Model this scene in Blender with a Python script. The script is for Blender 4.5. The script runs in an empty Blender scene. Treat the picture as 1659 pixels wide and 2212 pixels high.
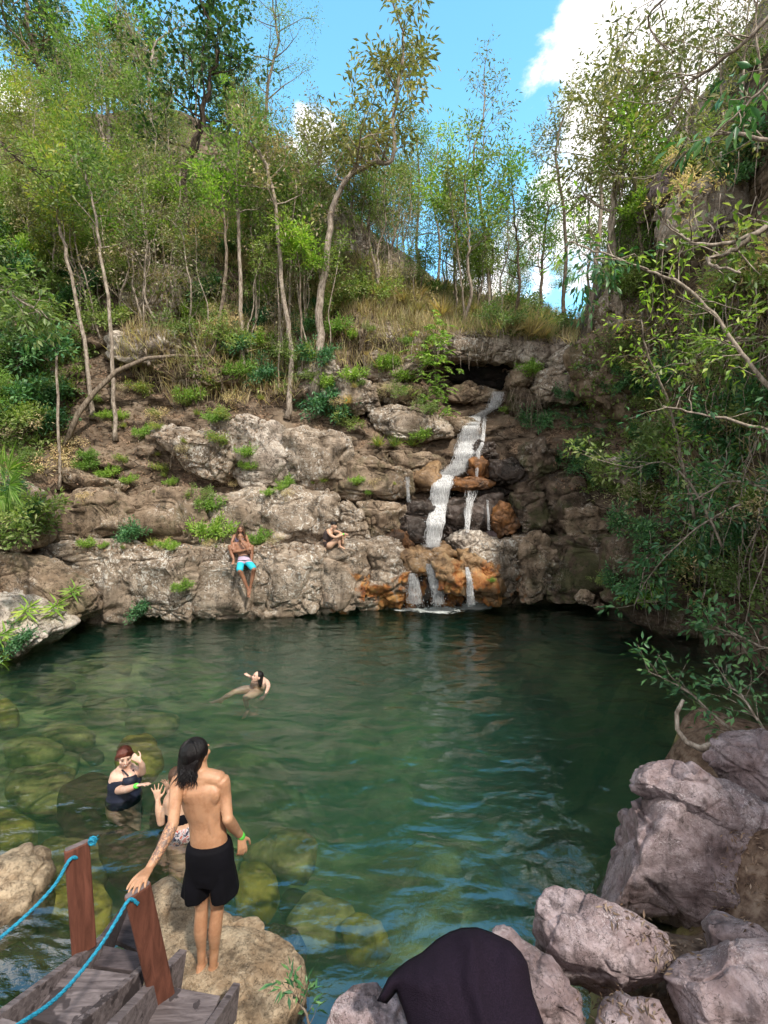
import bpy, bmesh, math, random
import numpy as np
from mathutils import Vector, Matrix, noise
from mathutils.bvhtree import BVHTree
random.seed(7)
RNG = np.random.default_rng(7)
scn = bpy.context.scene
COL = scn.collection
R = math.radians

# ------------------------------------------------------------------ camera and measuring helpers
F, CX, CY = 1050.0, 829.5, 1106.0            # focal length and centre of the photograph measured at 1659 x 2212
CAM = Vector((0, 0, 3.9)); PITCH = R(4.5)
FW = Vector((0, math.cos(PITCH), -math.sin(PITCH))); UP = Vector((0, math.sin(PITCH), math.cos(PITCH))); RT = Vector((1, 0, 0))
def ray(px, py): return FW + RT*((px-CX)/F) - UP*((py-CY)/F)
def P(px, py, Y):
    d = ray(px, py); return CAM + d*(Y/d.y)
def PZ(px, py, z):
    d = ray(px, py); return CAM + d*((z-CAM.z)/d.z)
def PD(px, py, D): return CAM + ray(px, py)*D
def W(pts): return [(x*.4882+648, y*.4882+702) for x, y in pts]       # from the measured details to the full picture
def L(pts): return [(x*.4882, y*.4882+864) for x, y in pts]

cam_data = bpy.data.cameras.new('camera'); cam = bpy.data.objects.new('camera', cam_data); COL.objects.link(cam)
cam.location = CAM; cam.rotation_euler = (R(90)-PITCH, 0, 0)
cam_data.sensor_fit = 'VERTICAL'; cam_data.sensor_height = 24; cam_data.lens = F/2212*24
cam_data.clip_start = .05; cam_data.clip_end = 3000
scn.camera = cam

# ------------------------------------------------------------------ object helpers
def tag(o, label=None, cat=None, group=None, kind=None):
    if label: o['label'] = label
    if cat: o['category'] = cat
    if group: o['group'] = group
    if kind: o['kind'] = kind
    return o
def mesh_np(name, v, f, smooth=False):
    v = np.asarray(v, dtype=np.float32).reshape(-1, 3); f = np.asarray(f, dtype=np.int32)
    me = bpy.data.meshes.new(name); n = f.shape[1]
    me.vertices.add(len(v)); me.vertices.foreach_set('co', v.ravel())
    me.loops.add(f.size); me.loops.foreach_set('vertex_index', f.ravel())
    me.polygons.add(len(f)); me.polygons.foreach_set('loop_start', np.arange(0, f.size, n, dtype=np.int32))
    me.polygons.foreach_set('loop_total', np.full(len(f), n, dtype=np.int32))
    if smooth: me.polygons.foreach_set('use_smooth', np.ones(len(f), dtype=bool))
    me.update(calc_edges=True); me.validate(); return me
def link(name, me, mat, parent=None, loc=None):
    o = bpy.data.objects.new(name, me); COL.objects.link(o)
    if mat and not me.materials: me.materials.append(mat)
    if loc is not None: o.location = loc
    if parent: o.parent = parent
    return o
def empty(name, loc=(0, 0, 0), rz=0):
    o = bpy.data.objects.new(name, None); COL.objects.link(o); o.location = loc; o.rotation_euler.z = rz
    o.empty_display_size = .2; return o
class MB:
    """collects shapes (quads and triangles) for ONE mesh object"""
    def __init__(s): s.v = []; s.f = []
    def add(s, v, f):
        n = len(s.v); s.v += [tuple(a) for a in v]; s.f += [tuple(i+n for i in q) for q in f]
    def tube(s, pts, rad, sides=6, cap=True):
        pts = [Vector(p) for p in pts]; n = len(pts)
        if not hasattr(rad, '__len__'): rad = [rad]*n
        v = []; f = []; side = None
        for i, p in enumerate(pts):
            t = (pts[min(i+1, n-1)]-pts[max(i-1, 0)])
            t = t.normalized() if t.length > 1e-9 else Vector((0, 0, 1))
            if side is None: side = t.orthogonal().normalized()
            side = (side-t*side.dot(t)); side = side.normalized() if side.length > 1e-6 else t.orthogonal().normalized()
            b = t.cross(side)
            for k in range(sides):
                a = 2*math.pi*k/sides; v.append(p+(side*math.cos(a)+b*math.sin(a))*rad[i])
        for i in range(n-1):
            for k in range(sides):
                k2 = (k+1) % sides; f.append((i*sides+k, i*sides+k2, (i+1)*sides+k2, (i+1)*sides+k))
        if cap: f.append(tuple(range(sides-1, -1, -1))); f.append(tuple(range((n-1)*sides, n*sides)))
        s.add(v, f)
    def box(s, c, ax, ay, az):
        c, ax, ay, az = map(Vector, (c, ax, ay, az)); v = [c+ax*i+ay*j+az*k for i in (-1, 1) for j in (-1, 1) for k in (-1, 1)]
        s.add(v, [(0, 1, 3, 2), (4, 6, 7, 5), (0, 4, 5, 1), (2, 3, 7, 6), (0, 2, 6, 4), (1, 5, 7, 3)])
    def build(s, name, mat, parent=None, smooth=False, loc=None, bevel=0):
        me = bpy.data.meshes.new(name); off = Vector(loc) if loc is not None else Vector((0, 0, 0))
        me.from_pydata([tuple(Vector(a)-off) for a in s.v], [], s.f); me.update()
        if smooth:
            me.polygons.foreach_set('use_smooth', [True]*len(me.polygons))
        o = link(name, me, mat, parent, off if (loc is not None) else None)
        if bevel:
            m = o.modifiers.new('bevel', 'BEVEL'); m.width = bevel; m.segments = 2; m.limit_method = 'ANGLE'
        return o

# ------------------------------------------------------------------ materials
def mat_new(name):
    m = bpy.data.materials.new(name); m.use_nodes = True; nt = m.node_tree; nt.nodes.clear()
    out = nt.nodes.new('ShaderNodeOutputMaterial'); return m, nt, out
class NT:
    def __init__(s, nt): s.nt = nt
    def n(s, t, ins=None, **kw):
        nd = s.nt.nodes.new('ShaderNode'+t)
        for k, v in kw.items(): setattr(nd, k, v)
        for k, v in (ins or {}).items():
            if hasattr(v, 'is_output'): s.nt.links.new(v, nd.inputs[k])
            else: nd.inputs[k].default_value = v
        return nd
    def noise(s, vec, scale, detail=6, rough=.6, dist=0):
        return s.n('TexNoise', {'Vector': vec, 'Scale': scale, 'Detail': detail, 'Roughness': rough, 'Distortion': dist}).outputs['Fac']
    def ramp(s, fac, stops):
        r = s.n('ValToRGB', {'Fac': fac}); e = r.color_ramp.elements
        while len(e) < len(stops): e.new(.5)
        for el, (p, c) in zip(e, stops): el.position = p; el.color = (*c, 1) if len(c) == 3 else c
        return r.outputs['Color']
    def sm(s, fac, a, b, lo=0., hi=1.):
        return s.n('MapRange', {'Value': fac, 'From Min': a, 'From Max': b, 'To Min': lo, 'To Max': hi}, interpolation_type='SMOOTHSTEP').outputs['Result']
    def mix(s, fac, a, b, mode='MIX'):
        m = s.nt.nodes.new('ShaderNodeMix'); m.data_type = 'RGBA'; m.blend_type = mode
        for i, v in ((0, fac), (6, a), (7, b)):
            if hasattr(v, 'is_output'): s.nt.links.new(v, m.inputs[i])
            else: m.inputs[i].default_value = v if i == 0 else ((*v, 1) if len(v) == 3 else v)
        return m.outputs[2]
    def math(s, op, a, b=0., c=0.):
        return s.n('Math', {0: a, 1: b, 2: c}, operation=op).outputs[0]
def g3(*c): return tuple(c)

def rock_mat(name, dark, mid, pale, lichen=.5, rough=.85, orange=0., strata=1., moss=0., scale=1., bump=.5, wet_low=True, crack=1., lich_col=(.58, .55, .50)):
    m, nt, out = mat_new(name); N = NT(nt)
    pos = N.n('NewGeometry').outputs['Position']
    big = N.noise(pos, .55*scale, 5, .6, .4); med = N.noise(pos, 2.6*scale, 8, .62, .3); fine = N.noise(pos, 13*scale, 6, .7)
    st = N.n('Mapping', {'Vector': pos, 'Scale': (1.0*scale, 1.0*scale, 3.2*scale), 'Rotation': (.12, .22, 0)}).outputs[0]
    lay = N.noise(st, 1.6, 6, .62, .5)
    mixv = N.math('ADD', N.math('MULTIPLY', big, .45), N.math('MULTIPLY', med, .55))
    mixv = N.math('ADD', N.math('MULTIPLY', mixv, .75), N.math('MULTIPLY', lay, .25*strata))
    col = N.ramp(mixv, [(.36, dark), (.46, mid), (.58, pale), (.70, tuple(min(1, c*1.25) for c in pale))])
    col = N.mix(N.sm(fine, .35, .65), N.mix(1, col, (.80, .78, .76), 'MULTIPLY'), col)
    blotch = N.sm(N.noise(pos, 1.9*scale, 7, .68, .6), .50, .60); col = N.mix(N.math('MULTIPLY', blotch, .55), col, N.mix(.5, dark, mid))
    # lichen discs
    wv = N.n('VectorMath', {0: pos, 1: N.n('TexNoise', {'Vector': pos, 'Scale': 5.*scale, 'Detail': 4.}).outputs['Color']}, operation='ADD').outputs[0]
    v1 = N.n('TexVoronoi', {'Vector': wv, 'Scale': 4.2*scale}).outputs['Distance']
    v2 = N.n('TexVoronoi', {'Vector': wv, 'Scale': 9.5*scale}).outputs['Distance']
    area = N.sm(N.noise(pos, 1.1*scale, 4, .6), .58-.22*lichen, .72-.14*lichen)
    l1 = N.math('MULTIPLY', N.sm(v1, .40, .26), area); l2 = N.math('MULTIPLY', N.sm(v2, .36, .2), area)
    li = N.math('MULTIPLY', N.math('MAXIMUM', l1, l2), min(1., lichen*1.5))
    li = N.math('MULTIPLY', li, N.sm(fine, .22, .46))
    col = N.mix(li, col, lich_col)
    # dark stains running in hollows
    stain = N.sm(N.noise(N.n('Mapping', {'Vector': pos, 'Scale': (2.4*scale, 2.4*scale, .5*scale)}).outputs[0], 1.5, 5, .65), .52, .68)
    col = N.mix(N.math('MULTIPLY', stain, .65), col, tuple(c*.55 for c in dark))
    cr = N.n('TexVoronoi', {'Vector': N.n('Mapping', {'Vector': wv, 'Scale': (.6*scale, .6*scale, 1.5*scale)}).outputs[0], 'Scale': 1.5}, feature='DISTANCE_TO_EDGE').outputs['Distance']
    cr2 = N.n('TexVoronoi', {'Vector': N.n('Mapping', {'Vector': wv, 'Scale': (.9*scale, .9*scale, 3.4*scale), 'Rotation': (.1, .15, 0)}).outputs[0], 'Scale': 1.7}, feature='DISTANCE_TO_EDGE').outputs['Distance']
    gate = N.sm(N.noise(pos, 1.4*scale, 3, .5), .47, .56)
    crk = N.math('MULTIPLY', N.sm(cr, .0, .03), N.math('SUBTRACT', 1., N.math('MULTIPLY', gate, N.math('SUBTRACT', 1., N.sm(cr2, .0, .035)))))
    col = N.mix(N.math('MULTIPLY', N.math('SUBTRACT', 1., crk), .8*crack), col, tuple(c*.3 for c in dark))
    sep = N.n('SeparateXYZ', {'Vector': pos})
    if moss:
        mm = N.math('MULTIPLY', N.sm(N.noise(pos, 1.7*scale, 5, .65), .48, .62), moss)
        col = N.mix(mm, col, (.055, .075, .02))
    if orange:
        dx = N.math('ABSOLUTE', N.math('SUBTRACT', sep.outputs[0], 1.4))
        near = N.math('MULTIPLY', N.sm(dx, 3.6, .6), N.sm(sep.outputs[2], 1.9, .3))
        near = N.math('ADD', near, orange-1.) if orange > 1 else N.math('MULTIPLY', near, orange)
        om = N.math('MULTIPLY', N.sm(N.math('ADD', N.noise(pos, 1.3, 5, .6, .5), N.math('MULTIPLY', near, .28)), .60, .70), N.sm(near, 0., .25))
        oc = N.ramp(N.noise(pos, 4., 5, .6), [(.34, (.07, .025, .012)), (.48, (.30, .11, .03)), (.64, (.46, .25, .09))])
        col = N.mix(om, col, oc)
    rgh = rough
    if wet_low:
        wl = N.math('MULTIPLY', N.sm(N.math('ADD', sep.outputs[2], N.math('MULTIPLY', med, .25)), .30, .08), .8)
        col = N.mix(wl, col, N.mix(1, col, (.30, .27, .22), 'MULTIPLY'))
        rgh = N.math('SUBTRACT', rough, N.math('MULTIPLY', wl, .5))
    hgt = N.math('ADD', N.math('ADD', N.math('MULTIPLY', med, 1.), N.math('MULTIPLY', lay, .5*strata)), N.math('MULTIPLY', fine, .16))
    chv = N.n('VectorMath', {0: N.n('Mapping', {'Vector': pos, 'Scale': (1.1*scale, 1.1*scale, 2.2*scale), 'Rotation': (.2, .3, 0)}).outputs[0], 1: N.n('TexNoise', {'Vector': pos, 'Scale': 3*scale, 'Detail': 3.}).outputs['Color']}, operation='ADD').outputs[0]
    ch1 = N.n('SeparateColor', {'Color': N.n('TexVoronoi', {'Vector': chv, 'Scale': 2.6}).outputs['Color']}).outputs[0]; ch2 = N.n('SeparateColor', {'Color': N.n('TexVoronoi', {'Vector': chv, 'Scale': 6.5}).outputs['Color']}).outputs[1]
    hgt = N.math('ADD', hgt, N.math('ADD', N.math('MULTIPLY', ch1, .32), N.math('MULTIPLY', ch2, .13)))
    hgt = N.math('ADD', hgt, N.math('MULTIPLY', crk, .22*crack)); hgt = N.math('ADD', hgt, N.math('MULTIPLY', li, .06))
    bp = N.n('Bump', {'Height': hgt, 'Strength': bump, 'Distance': .18/scale})
    b = N.n('BsdfPrincipled', {'Base Color': col, 'Roughness': rgh, 'Normal': bp.outputs[0], 'Specular IOR Level': .35})
    nt.links.new(b.outputs[0], out.inputs[0]); return m

def leaf_mat(name, cols, trans=.40, rough=.45, boost=True):
    m, nt, out = mat_new(name); N = NT(nt)
    g = N.n('NewGeometry'); rnd = g.outputs['Random Per Island']
    st = [((i+.0)/max(1, len(cols)-1), tuple(q*(2.15 if boost else 1.6) for q in c)) for i, c in enumerate(cols)]
    col = N.ramp(rnd, st)
    oi = N.n('ObjectInfo').outputs['Random']
    cl = N.noise(g.outputs['Position'], .9, 3, .5)
    col = N.mix(1, col, N.ramp(cl, [(.3, (.75, .78, .72)), (.7, (1.3, 1.2, 1.15))]), 'MULTIPLY')
    col = N.mix(1, col, N.ramp(oi, [(0, (.8, .85, .9)), (1, (1.2, 1.1, .95))]), 'MULTIPLY')
    b = N.n('BsdfPrincipled', {'Base Color': col, 'Roughness': rough, 'Specular IOR Level': .4})
    t = N.n('BsdfTranslucent', {'Color': N.mix(1, col, (1.5, 1.7, .7), 'MULTIPLY')})
    ms = N.n('MixShader', {0: trans, 1: b.outputs[0], 2: t.outputs[0]})
    nt.links.new(ms.outputs[0], out.inputs[0]); return m
def simple_mat(name, base, rough=.6, var=.25, scale=8, bump=.1, spec=.4, sss=0, col2=None, stretch=None, sheen=0):
    m, nt, out = mat_new(name); N = NT(nt)
    co = N.n('NewGeometry').outputs['Position']
    if stretch: co = N.n('Mapping', {'Vector': co, 'Scale': stretch}).outputs[0]
    nz = N.noise(co, scale, 5, .6)
    c2 = col2 or tuple(c*(1-var) for c in base)
    col = N.mix(N.sm(nz, .35, .65), c2, base)
    bp = N.n('Bump', {'Height': nz, 'Strength': bump, 'Distance': .02})
    b = N.n('BsdfPrincipled', {'Base Color': col, 'Roughness': rough, 'Specular IOR Level': spec, 'Normal': bp.outputs[0], 'Subsurface Weight': sss, 'Subsurface Radius': (.02, .008, .005), 'Subsurface Scale': .6, 'Sheen Weight': sheen})
    nt.links.new(b.outputs[0], out.inputs[0]); return m

M = {}
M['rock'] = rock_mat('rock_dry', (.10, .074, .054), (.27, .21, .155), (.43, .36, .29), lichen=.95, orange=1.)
M['rock2'] = rock_mat('rock_brown', (.075, .052, .036), (.22, .16, .11), (.36, .28, .205), lichen=.45, orange=.8, moss=.25)
M['rock_pale'] = rock_mat('rock_pale', (.12, .092, .072), (.34, .28, .23), (.52, .46, .40), lichen=.8, strata=1.2)
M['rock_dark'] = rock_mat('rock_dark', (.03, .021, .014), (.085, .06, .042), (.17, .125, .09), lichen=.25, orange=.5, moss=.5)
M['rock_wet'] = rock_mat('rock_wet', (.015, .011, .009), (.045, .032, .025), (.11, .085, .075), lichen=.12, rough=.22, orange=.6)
M['rock_painted_shade'] = rock_mat('rock_painted_shade', (.003, .002, .002), (.008, .006, .005), (.03, .022, .018), lichen=0)  # shade of the hollow above the falls, painted into the rock colour
M['rock_orange'] = rock_mat('rock_orange', (.06, .038, .025), (.25, .115, .045), (.50, .23, .07), lichen=.12, rough=.45, strata=.5, crack=.6)
M['rock_gold'] = rock_mat('rock_gold', (.12, .07, .035), (.33, .21, .11), (.50, .37, .21), lichen=.3, rough=.5, strata=.5, crack=.5, orange=.8)
M['rock_lilac'] = rock_mat('rock_lilac', (.085, .060, .062), (.225, .165, .170), (.36, .295, .31), lichen=.5, strata=1.1, scale=2.2, bump=.5, lich_col=(.46, .41, .42), wet_low=False, crack=.8)
M['rock_tan'] = rock_mat('rock_tan', (.10, .064, .038), (.28, .195, .12), (.42, .33, .225), lichen=.3, strata=1.4, scale=2.6, bump=.6, lich_col=(.5, .43, .33))
M['rock_sunk'] = rock_mat('rock_sunk', (.10, .085, .03), (.30, .25, .09), (.44, .38, .15), lichen=.15, strata=.4, scale=1.4, bump=.3, wet_low=False, crack=.4)
M['rock_sunk_dark'] = rock_mat('rock_sunk_dark', (.02, .018, .008), (.07, .055, .022), (.14, .10, .04), lichen=.15, strata=.4, scale=1.4, bump=.3, wet_low=False, crack=.4)
M['rock_sunk_gold'] = rock_mat('rock_sunk_gold', (.12, .10, .02), (.34, .27, .05), (.45, .35, .08), lichen=.1, strata=.3, scale=1.4, bump=.25, wet_low=False, crack=.2)

def earth_mat():
    m, nt, out = mat_new('earth'); N = NT(nt)
    pos = N.n('NewGeometry').outputs['Position']
    a = N.noise(pos, .8, 6, .65, .3); b_ = N.noise(pos, 7, 6, .7)
    col = N.ramp(a, [(.36, (.05, .036, .026)), (.48, (.13, .095, .068)), (.62, (.22, .17, .125))])
    v = N.n('TexVoronoi', {'Vector': pos, 'Scale': 22.}); lit = N.ramp(N.n('SeparateColor', {'Color': v.outputs['Color']}).outputs[0], [(.2, (.05, .03, .02)), (.55, (.20, .13, .085)), (.9, (.32, .23, .16))])
    col = N.mix(N.math('MULTIPLY', N.sm(N.noise(pos, 1.5, 4, .6), .45, .6), .7), col, lit)
    nz = N.n('SeparateXYZ', {'Vector': pos}).outputs[2]
    grn = N.math('MULTIPLY', N.sm(nz, 7., 12.), N.sm(N.noise(pos, .6, 4, .6), .35, .6))
    col = N.mix(N.math('MULTIPLY', grn, .6), col, (.10, .10, .055))
    steep = N.sm(N.n('SeparateXYZ', {'Vector': N.n('NewGeometry').outputs['Normal']}).outputs[2], .62, .40)
    rk = N.ramp(N.noise(N.n('Mapping', {'Vector': pos, 'Scale': (1, 1, 3.)}).outputs[0], 1.8, 7, .65, .5), [(.36, (.035, .025, .018)), (.5, (.14, .105, .075)), (.64, (.27, .215, .165))])
    vv = N.n('TexVoronoi', {'Vector': N.n('Mapping', {'Vector': pos, 'Scale': (.8, .8, 2.2)}).outputs[0], 'Scale': 1.6}, feature='DISTANCE_TO_EDGE').outputs['Distance']
    rk = N.mix(N.sm(vv, .05, .0), rk, (.015, .011, .009)); col = N.mix(N.math('MULTIPLY', steep, .85), col, rk)
    h = N.math('ADD', a, N.math('MULTIPLY', b_, .3))
    bp = N.n('Bump', {'Height': h, 'Strength': .8, 'Distance': .3})
    b = N.n('BsdfPrincipled', {'Base Color': col, 'Roughness': .95, 'Specular IOR Level': .15, 'Normal': bp.outputs[0]})
    nt.links.new(b.outputs[0], out.inputs[0]); return m
M['earth'] = earth_mat()
def bed_mat():
    m, nt, out = mat_new('pool_bed'); N = NT(nt)
    pos = N.n('NewGeometry').outputs['Position']
    a = N.noise(pos, 1.2, 6, .6, .3)
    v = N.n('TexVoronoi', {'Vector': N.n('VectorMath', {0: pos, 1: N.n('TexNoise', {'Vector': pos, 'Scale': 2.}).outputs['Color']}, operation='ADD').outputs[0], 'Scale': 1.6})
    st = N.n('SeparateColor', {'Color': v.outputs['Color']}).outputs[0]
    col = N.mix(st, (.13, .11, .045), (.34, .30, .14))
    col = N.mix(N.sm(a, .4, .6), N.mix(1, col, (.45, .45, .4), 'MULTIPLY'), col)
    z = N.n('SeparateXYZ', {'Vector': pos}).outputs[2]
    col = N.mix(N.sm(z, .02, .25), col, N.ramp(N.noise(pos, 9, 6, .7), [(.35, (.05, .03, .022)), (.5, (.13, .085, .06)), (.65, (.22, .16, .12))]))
    bp = N.n('Bump', {'Height': a, 'Strength': .6, 'Distance': .2})
    b = N.n('BsdfPrincipled', {'Base Color': col, 'Roughness': .9, 'Normal': bp.outputs[0], 'Specular IOR Level': .2})
    nt.links.new(b.outputs[0], out.inputs[0]); return m
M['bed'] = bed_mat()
def bark_mat(name, dark, pale, scale=6):
    m, nt, out = mat_new(name); N = NT(nt)
    pos = N.n('NewGeometry').outputs['Position']
    st = N.n('Mapping', {'Vector': pos, 'Scale': (3, 3, 1)}).outputs[0]
    a = N.noise(st, scale, 6, .7, .3)
    col = N.ramp(a, [(.38, dark), (.5, tuple((x+y)/2 for x, y in zip(dark, pale))), (.6, pale)])
    bp = N.n('Bump', {'Height': a, 'Strength': .5, 'Distance': .02})
    b = N.n('BsdfPrincipled', {'Base Color': col, 'Roughness': .85, 'Normal': bp.outputs[0], 'Specular IOR Level': .2})
    nt.links.new(b.outputs[0], out.inputs[0]); return m
M['bark_pale'] = bark_mat('bark_pale', (.14, .11, .085), (.42, .36, .30))
M['bark_mid'] = bark_mat('bark_mid', (.08, .06, .045), (.27, .22, .17))
M['bark_dark'] = bark_mat('bark_dark', (.03, .022, .016), (.11, .085, .065))
M['leaf_mid'] = leaf_mat('leaf_mid', [(.04, .072, .02), (.07, .115, .035), (.10, .145, .055), (.14, .17, .08)])
M['leaf_bright'] = leaf_mat('leaf_bright', [(.05, .11, .02), (.09, .165, .03), (.125, .205, .045), (.17, .22, .07)])
M['leaf_yellow'] = leaf_mat('leaf_yellow', [(.06, .11, .03), (.10, .15, .04), (.13, .16, .05), (.17, .16, .05)])
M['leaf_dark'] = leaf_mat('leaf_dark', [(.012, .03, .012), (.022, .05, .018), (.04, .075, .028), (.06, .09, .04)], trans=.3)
M['leaf_olive'] = leaf_mat('leaf_olive', [(.05, .065, .03), (.085, .10, .045), (.12, .13, .065), (.15, .15, .09)], trans=.25)
M['leaf_grey'] = leaf_mat('leaf_grey', [(.10, .085, .065), (.16, .135, .11), (.20, .18, .13), (.12, .13, .07)], trans=.25)
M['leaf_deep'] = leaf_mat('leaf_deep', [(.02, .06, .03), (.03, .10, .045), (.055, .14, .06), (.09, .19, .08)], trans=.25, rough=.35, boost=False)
M['dry'] = leaf_mat('dry_grass', [(.17, .13, .085), (.24, .20, .135), (.32, .28, .20), (.16, .17, .08)], trans=.3, rough=.7)
M['litter'] = leaf_mat('leaf_litter', [(.05, .03, .02), (.10, .062, .042), (.15, .10, .07), (.22, .16, .12)], trans=.1, rough=.7, boost=False)

# ------------------------------------------------------------------ the hillside: cross-sections of the gorge, pool edge to hilltop
COLS = [
 (-900, [(1900, 5.2), (1700, 5.4), (1600, 6.0), (1350, 6.6), (1100, 7.6), (800, 9), (500, 10.5), (150, 14), (-250, 22)]),
 (-450, [(1640, 7.4), (1480, 7.6), (1400, 8.2), (1230, 8.8), (1060, 9.8), (830, 11.2), (600, 13), (370, 16), (130, 26)]),
 (0,    [(1425, 10.0), (1330, 10.6), (1270, 11.2), (1130, 12.0), (1000, 13), (800, 14.5), (620, 16), (450, 18.5), (250, 28)]),
 (150,  [(1340, 12.7), (1215, 13.1), (1195, 13.7), (1040, 14.2), (900, 15.2), (780, 16.2), (600, 17.4), (450, 19), (240, 29)]),
 (400,  [(1332, 13.2), (1200, 13.5), (1190, 14.2), (1075, 14.6), (940, 15.4), (760, 16.8), (580, 17.8), (450, 19.5), (250, 30)]),
 (650,  [(1318, 13.6), (1195, 13.8), (1185, 14.6), (1065, 14.9), (930, 15.6), (760, 17.3), (650, 18.3), (500, 20), (350, 30)]),
 (850,  [(1302, 13.9), (1180, 14.2), (1165, 14.9), (1070, 15.2), (960, 15.9), (850, 17.3), (720, 18.8), (610, 20.5), (530, 30)]),
 (950,  [(1298, 14.2), (1195, 14.6), (1180, 15.5), (1040, 15.9), (940, 16.9), (870, 18.2), (720, 19.0), (640, 21), (610, 32)]),
 (1070, [(1292, 14.4), (1185, 14.7), (1165, 15.4), (1040, 15.9), (930, 17.0), (850, 18.8), (735, 19.1), (665, 21.5), (640, 34)]),
 (1250, [(1288, 14.5), (1170, 14.7), (1160, 15.2), (1040, 15.6), (940, 16.2), (850, 16.9), (755, 17.6), (710, 22), (690, 36)]),
 (1400, [(1318, 13.4), (1180, 13.6), (1100, 13.8), (1000, 14.1), (900, 14.4), (700, 14.8), (520, 15.2), (390, 16), (340, 26)]),
 (1520, [(1400, 11.2), (1250, 11.4), (1100, 11.6), (950, 11.8), (800, 12.0), (600, 12.2), (430, 12.4), (310, 12.9), (200, 20)]),
 (1700, [(1520, 8.6), (1300, 8.9), (1100, 9.1), (900, 9.3), (700, 9.4), (450, 9.6), (230, 9.9), (90, 10.8), (-60, 18)]),
 (2000, [(1850, 6.0), (1500, 6.2), (1200, 6.3), (900, 6.5), (600, 6.6), (200, 6.8), (-60, 7.1), (-220, 8), (-500, 14)]),
 (2700, [(2400, 3.3), (1700, 3.4), (1300, 3.5), (900, 3.6), (400, 3.7), (-100, 3.8), (-500, 4.0), (-700, 5), (-1200, 9)]),
]
def wall_pt(px, t):
    """t: 0 = waterline .. 8 = far hill"""
    px = max(COLS[0][0], min(COLS[-1][0], px))
    for (xa, a), (xb, b) in zip(COLS, COLS[1:]):
        if px <= xb: break
    u = (px-xa)/(xb-xa); u = u*u*(3-2*u)*.5+u*.5
    i = min(int(t), 7); w = t-i
    pa = P(xa+(xb-xa)*u*0+ (px-xa)*0, 0, 1)  # unused
    ya = a[i][0]*(1-w)+a[i+1][0]*w; Ya = a[i][1]*(1-w)+a[i+1][1]*w
    yb = b[i][0]*(1-w)+b[i+1][0]*w; Yb = b[i][1]*(1-w)+b[i+1][1]*w
    return P(px, ya*(1-u)+yb*u, Ya*(1-u)+Yb*u)
pxs = np.concatenate([np.linspace(-900, 0, 30, False), np.linspace(0, 1700, 260, False), np.linspace(1700, 2700, 36)])
ts = list(np.linspace(0, 8, 190))
V = []; rows = len(ts)+4
for px in pxs:
    b0 = wall_pt(px, 0); col = [Vector((b0.x, b0.y+.3, -6)), Vector((b0.x, b0.y+.15, -.4))]
    for t in ts:
        p = wall_pt(px, t)
        q = p*.45; amp = .10+.05*t
        n1 = noise.fractal(q, .9, 2.1, 5); n2 = noise.ridged_multi_fractal(p*.9, .9, 2.2, 4, 1., 2.)-1.2
        d = (p-CAM).normalized()
        step = math.sin(p.z*3.1+noise.noise(p*.5)*3)*.09
        cq = noise.voronoi(Vector((p.x*.9, p.y*.5, p.z*1.9))+Vector((noise.noise(p*.8), 0, noise.noise(p*.8+Vector((5, 5, 5)))))*.4)
        step += noise.noise(cq[1][0]*5.7)*.28+max(0, .12-(cq[0][1]-cq[0][0]))*1.2
        col.append(p + Vector((0, 1, .25))*(-n1*amp*1.6) - Vector((0, 1, 0))*(n2*.14+step)*(1 if t < 6.5 else .4))
    e = col[-1]; col += [Vector((e.x*2.2, e.y*2.4+10, e.z+6)), Vector((e.x*14, e.y*12+60, e.z-10))]
    V += col
Fq = []
nc = len(pxs)
for i in range(nc-1):
    for j in range(rows-1): Fq.append((i*rows+j, (i+1)*rows+j, (i+1)*rows+j+1, i*rows+j+1))
me = mesh_np('hillside', [tuple(v) for v in V], Fq, smooth=True)
hill = tag(link('hillside', me, M['earth']), kind='structure')
hill['label'] = 'steep brown earth hillside around the pool'

# pool bed and near bank as one height sheet
CTRL = [(-9, 5, -.6), (-6, 6.2, -.9), (-4, 4.5, -1.0), (-3, 3.6, -.9), (-3, 8, -1.5), (-7, 9, -.9), (-9.5, 9, -.4), (-1, 6, -2.1), (-4, 11, -1.8), (-7, 12, -.8), (0, 9, -3.6), (3, 10, -3.4), (4, 7.5, -2.8), (2.5, 6, -2.6),
 (5, 13, -1.0), (7, 11, -.6), (7.4, 9, -.4), (1.5, 13, -2.0), (-2, 12.5, -2.4), (0, 4.4, -1.8), (1.3, 4.8, -2.0), (.5, 3.2, -1.0), (-1, 3.0, -.9), (-.2, 2.6, -.5), (1.4, 3.2, -.4), (2.3, 4.0, -.2), (2.1, 2.9, .62), (1.5, 2.8, .55), (1.2, 2.45, .6), (1.9, 3.15, .5), (1.75, 2.5, .75), (2.5, 2.6, .9), (3.2, 4.0, 1.0), (4, 5.5, .9), (4.6, 6.8, .6), (1, 1.6, .7),
 (0, .6, 1.6), (-1.6, 1.2, .9), (-2.6, 1.6, .2), (-4, 2.2, -.4), (-7, 2, .2), (-9, 1.5, .8), (2.5, 1.5, 1.3), (5.5, 3.5, 2.2), (5, 1, 2.4), (0, -1, 2.25), (-6, -2, 2.2), (6, -2, 3), (0, -8, 3), (-14, -6, 3), (12, -6, 5), (-14, 4, 1.5), (-12, 9, .5), (10, 6, 2), (0, 15, -3), (8, 15, -2), (-8, 15, -2), (12, 12, 0)]
cx_ = np.array([c[0] for c in CTRL]); cy_ = np.array([c[1] for c in CTRL]); cz_ = np.array([c[2] for c in CTRL])
def bed_z(x, y):
    w = 1/((cx_-x)**2+(cy_-y)**2+.12)**1.8
    z = float((w*cz_).sum()/w.sum())
    v = Vector((x, y, 0))
    return z+noise.fractal(v*.7, 1, 2, 5)*.16+noise.noise(v*2.3)*.05
nx, ny = 190, 170
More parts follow.
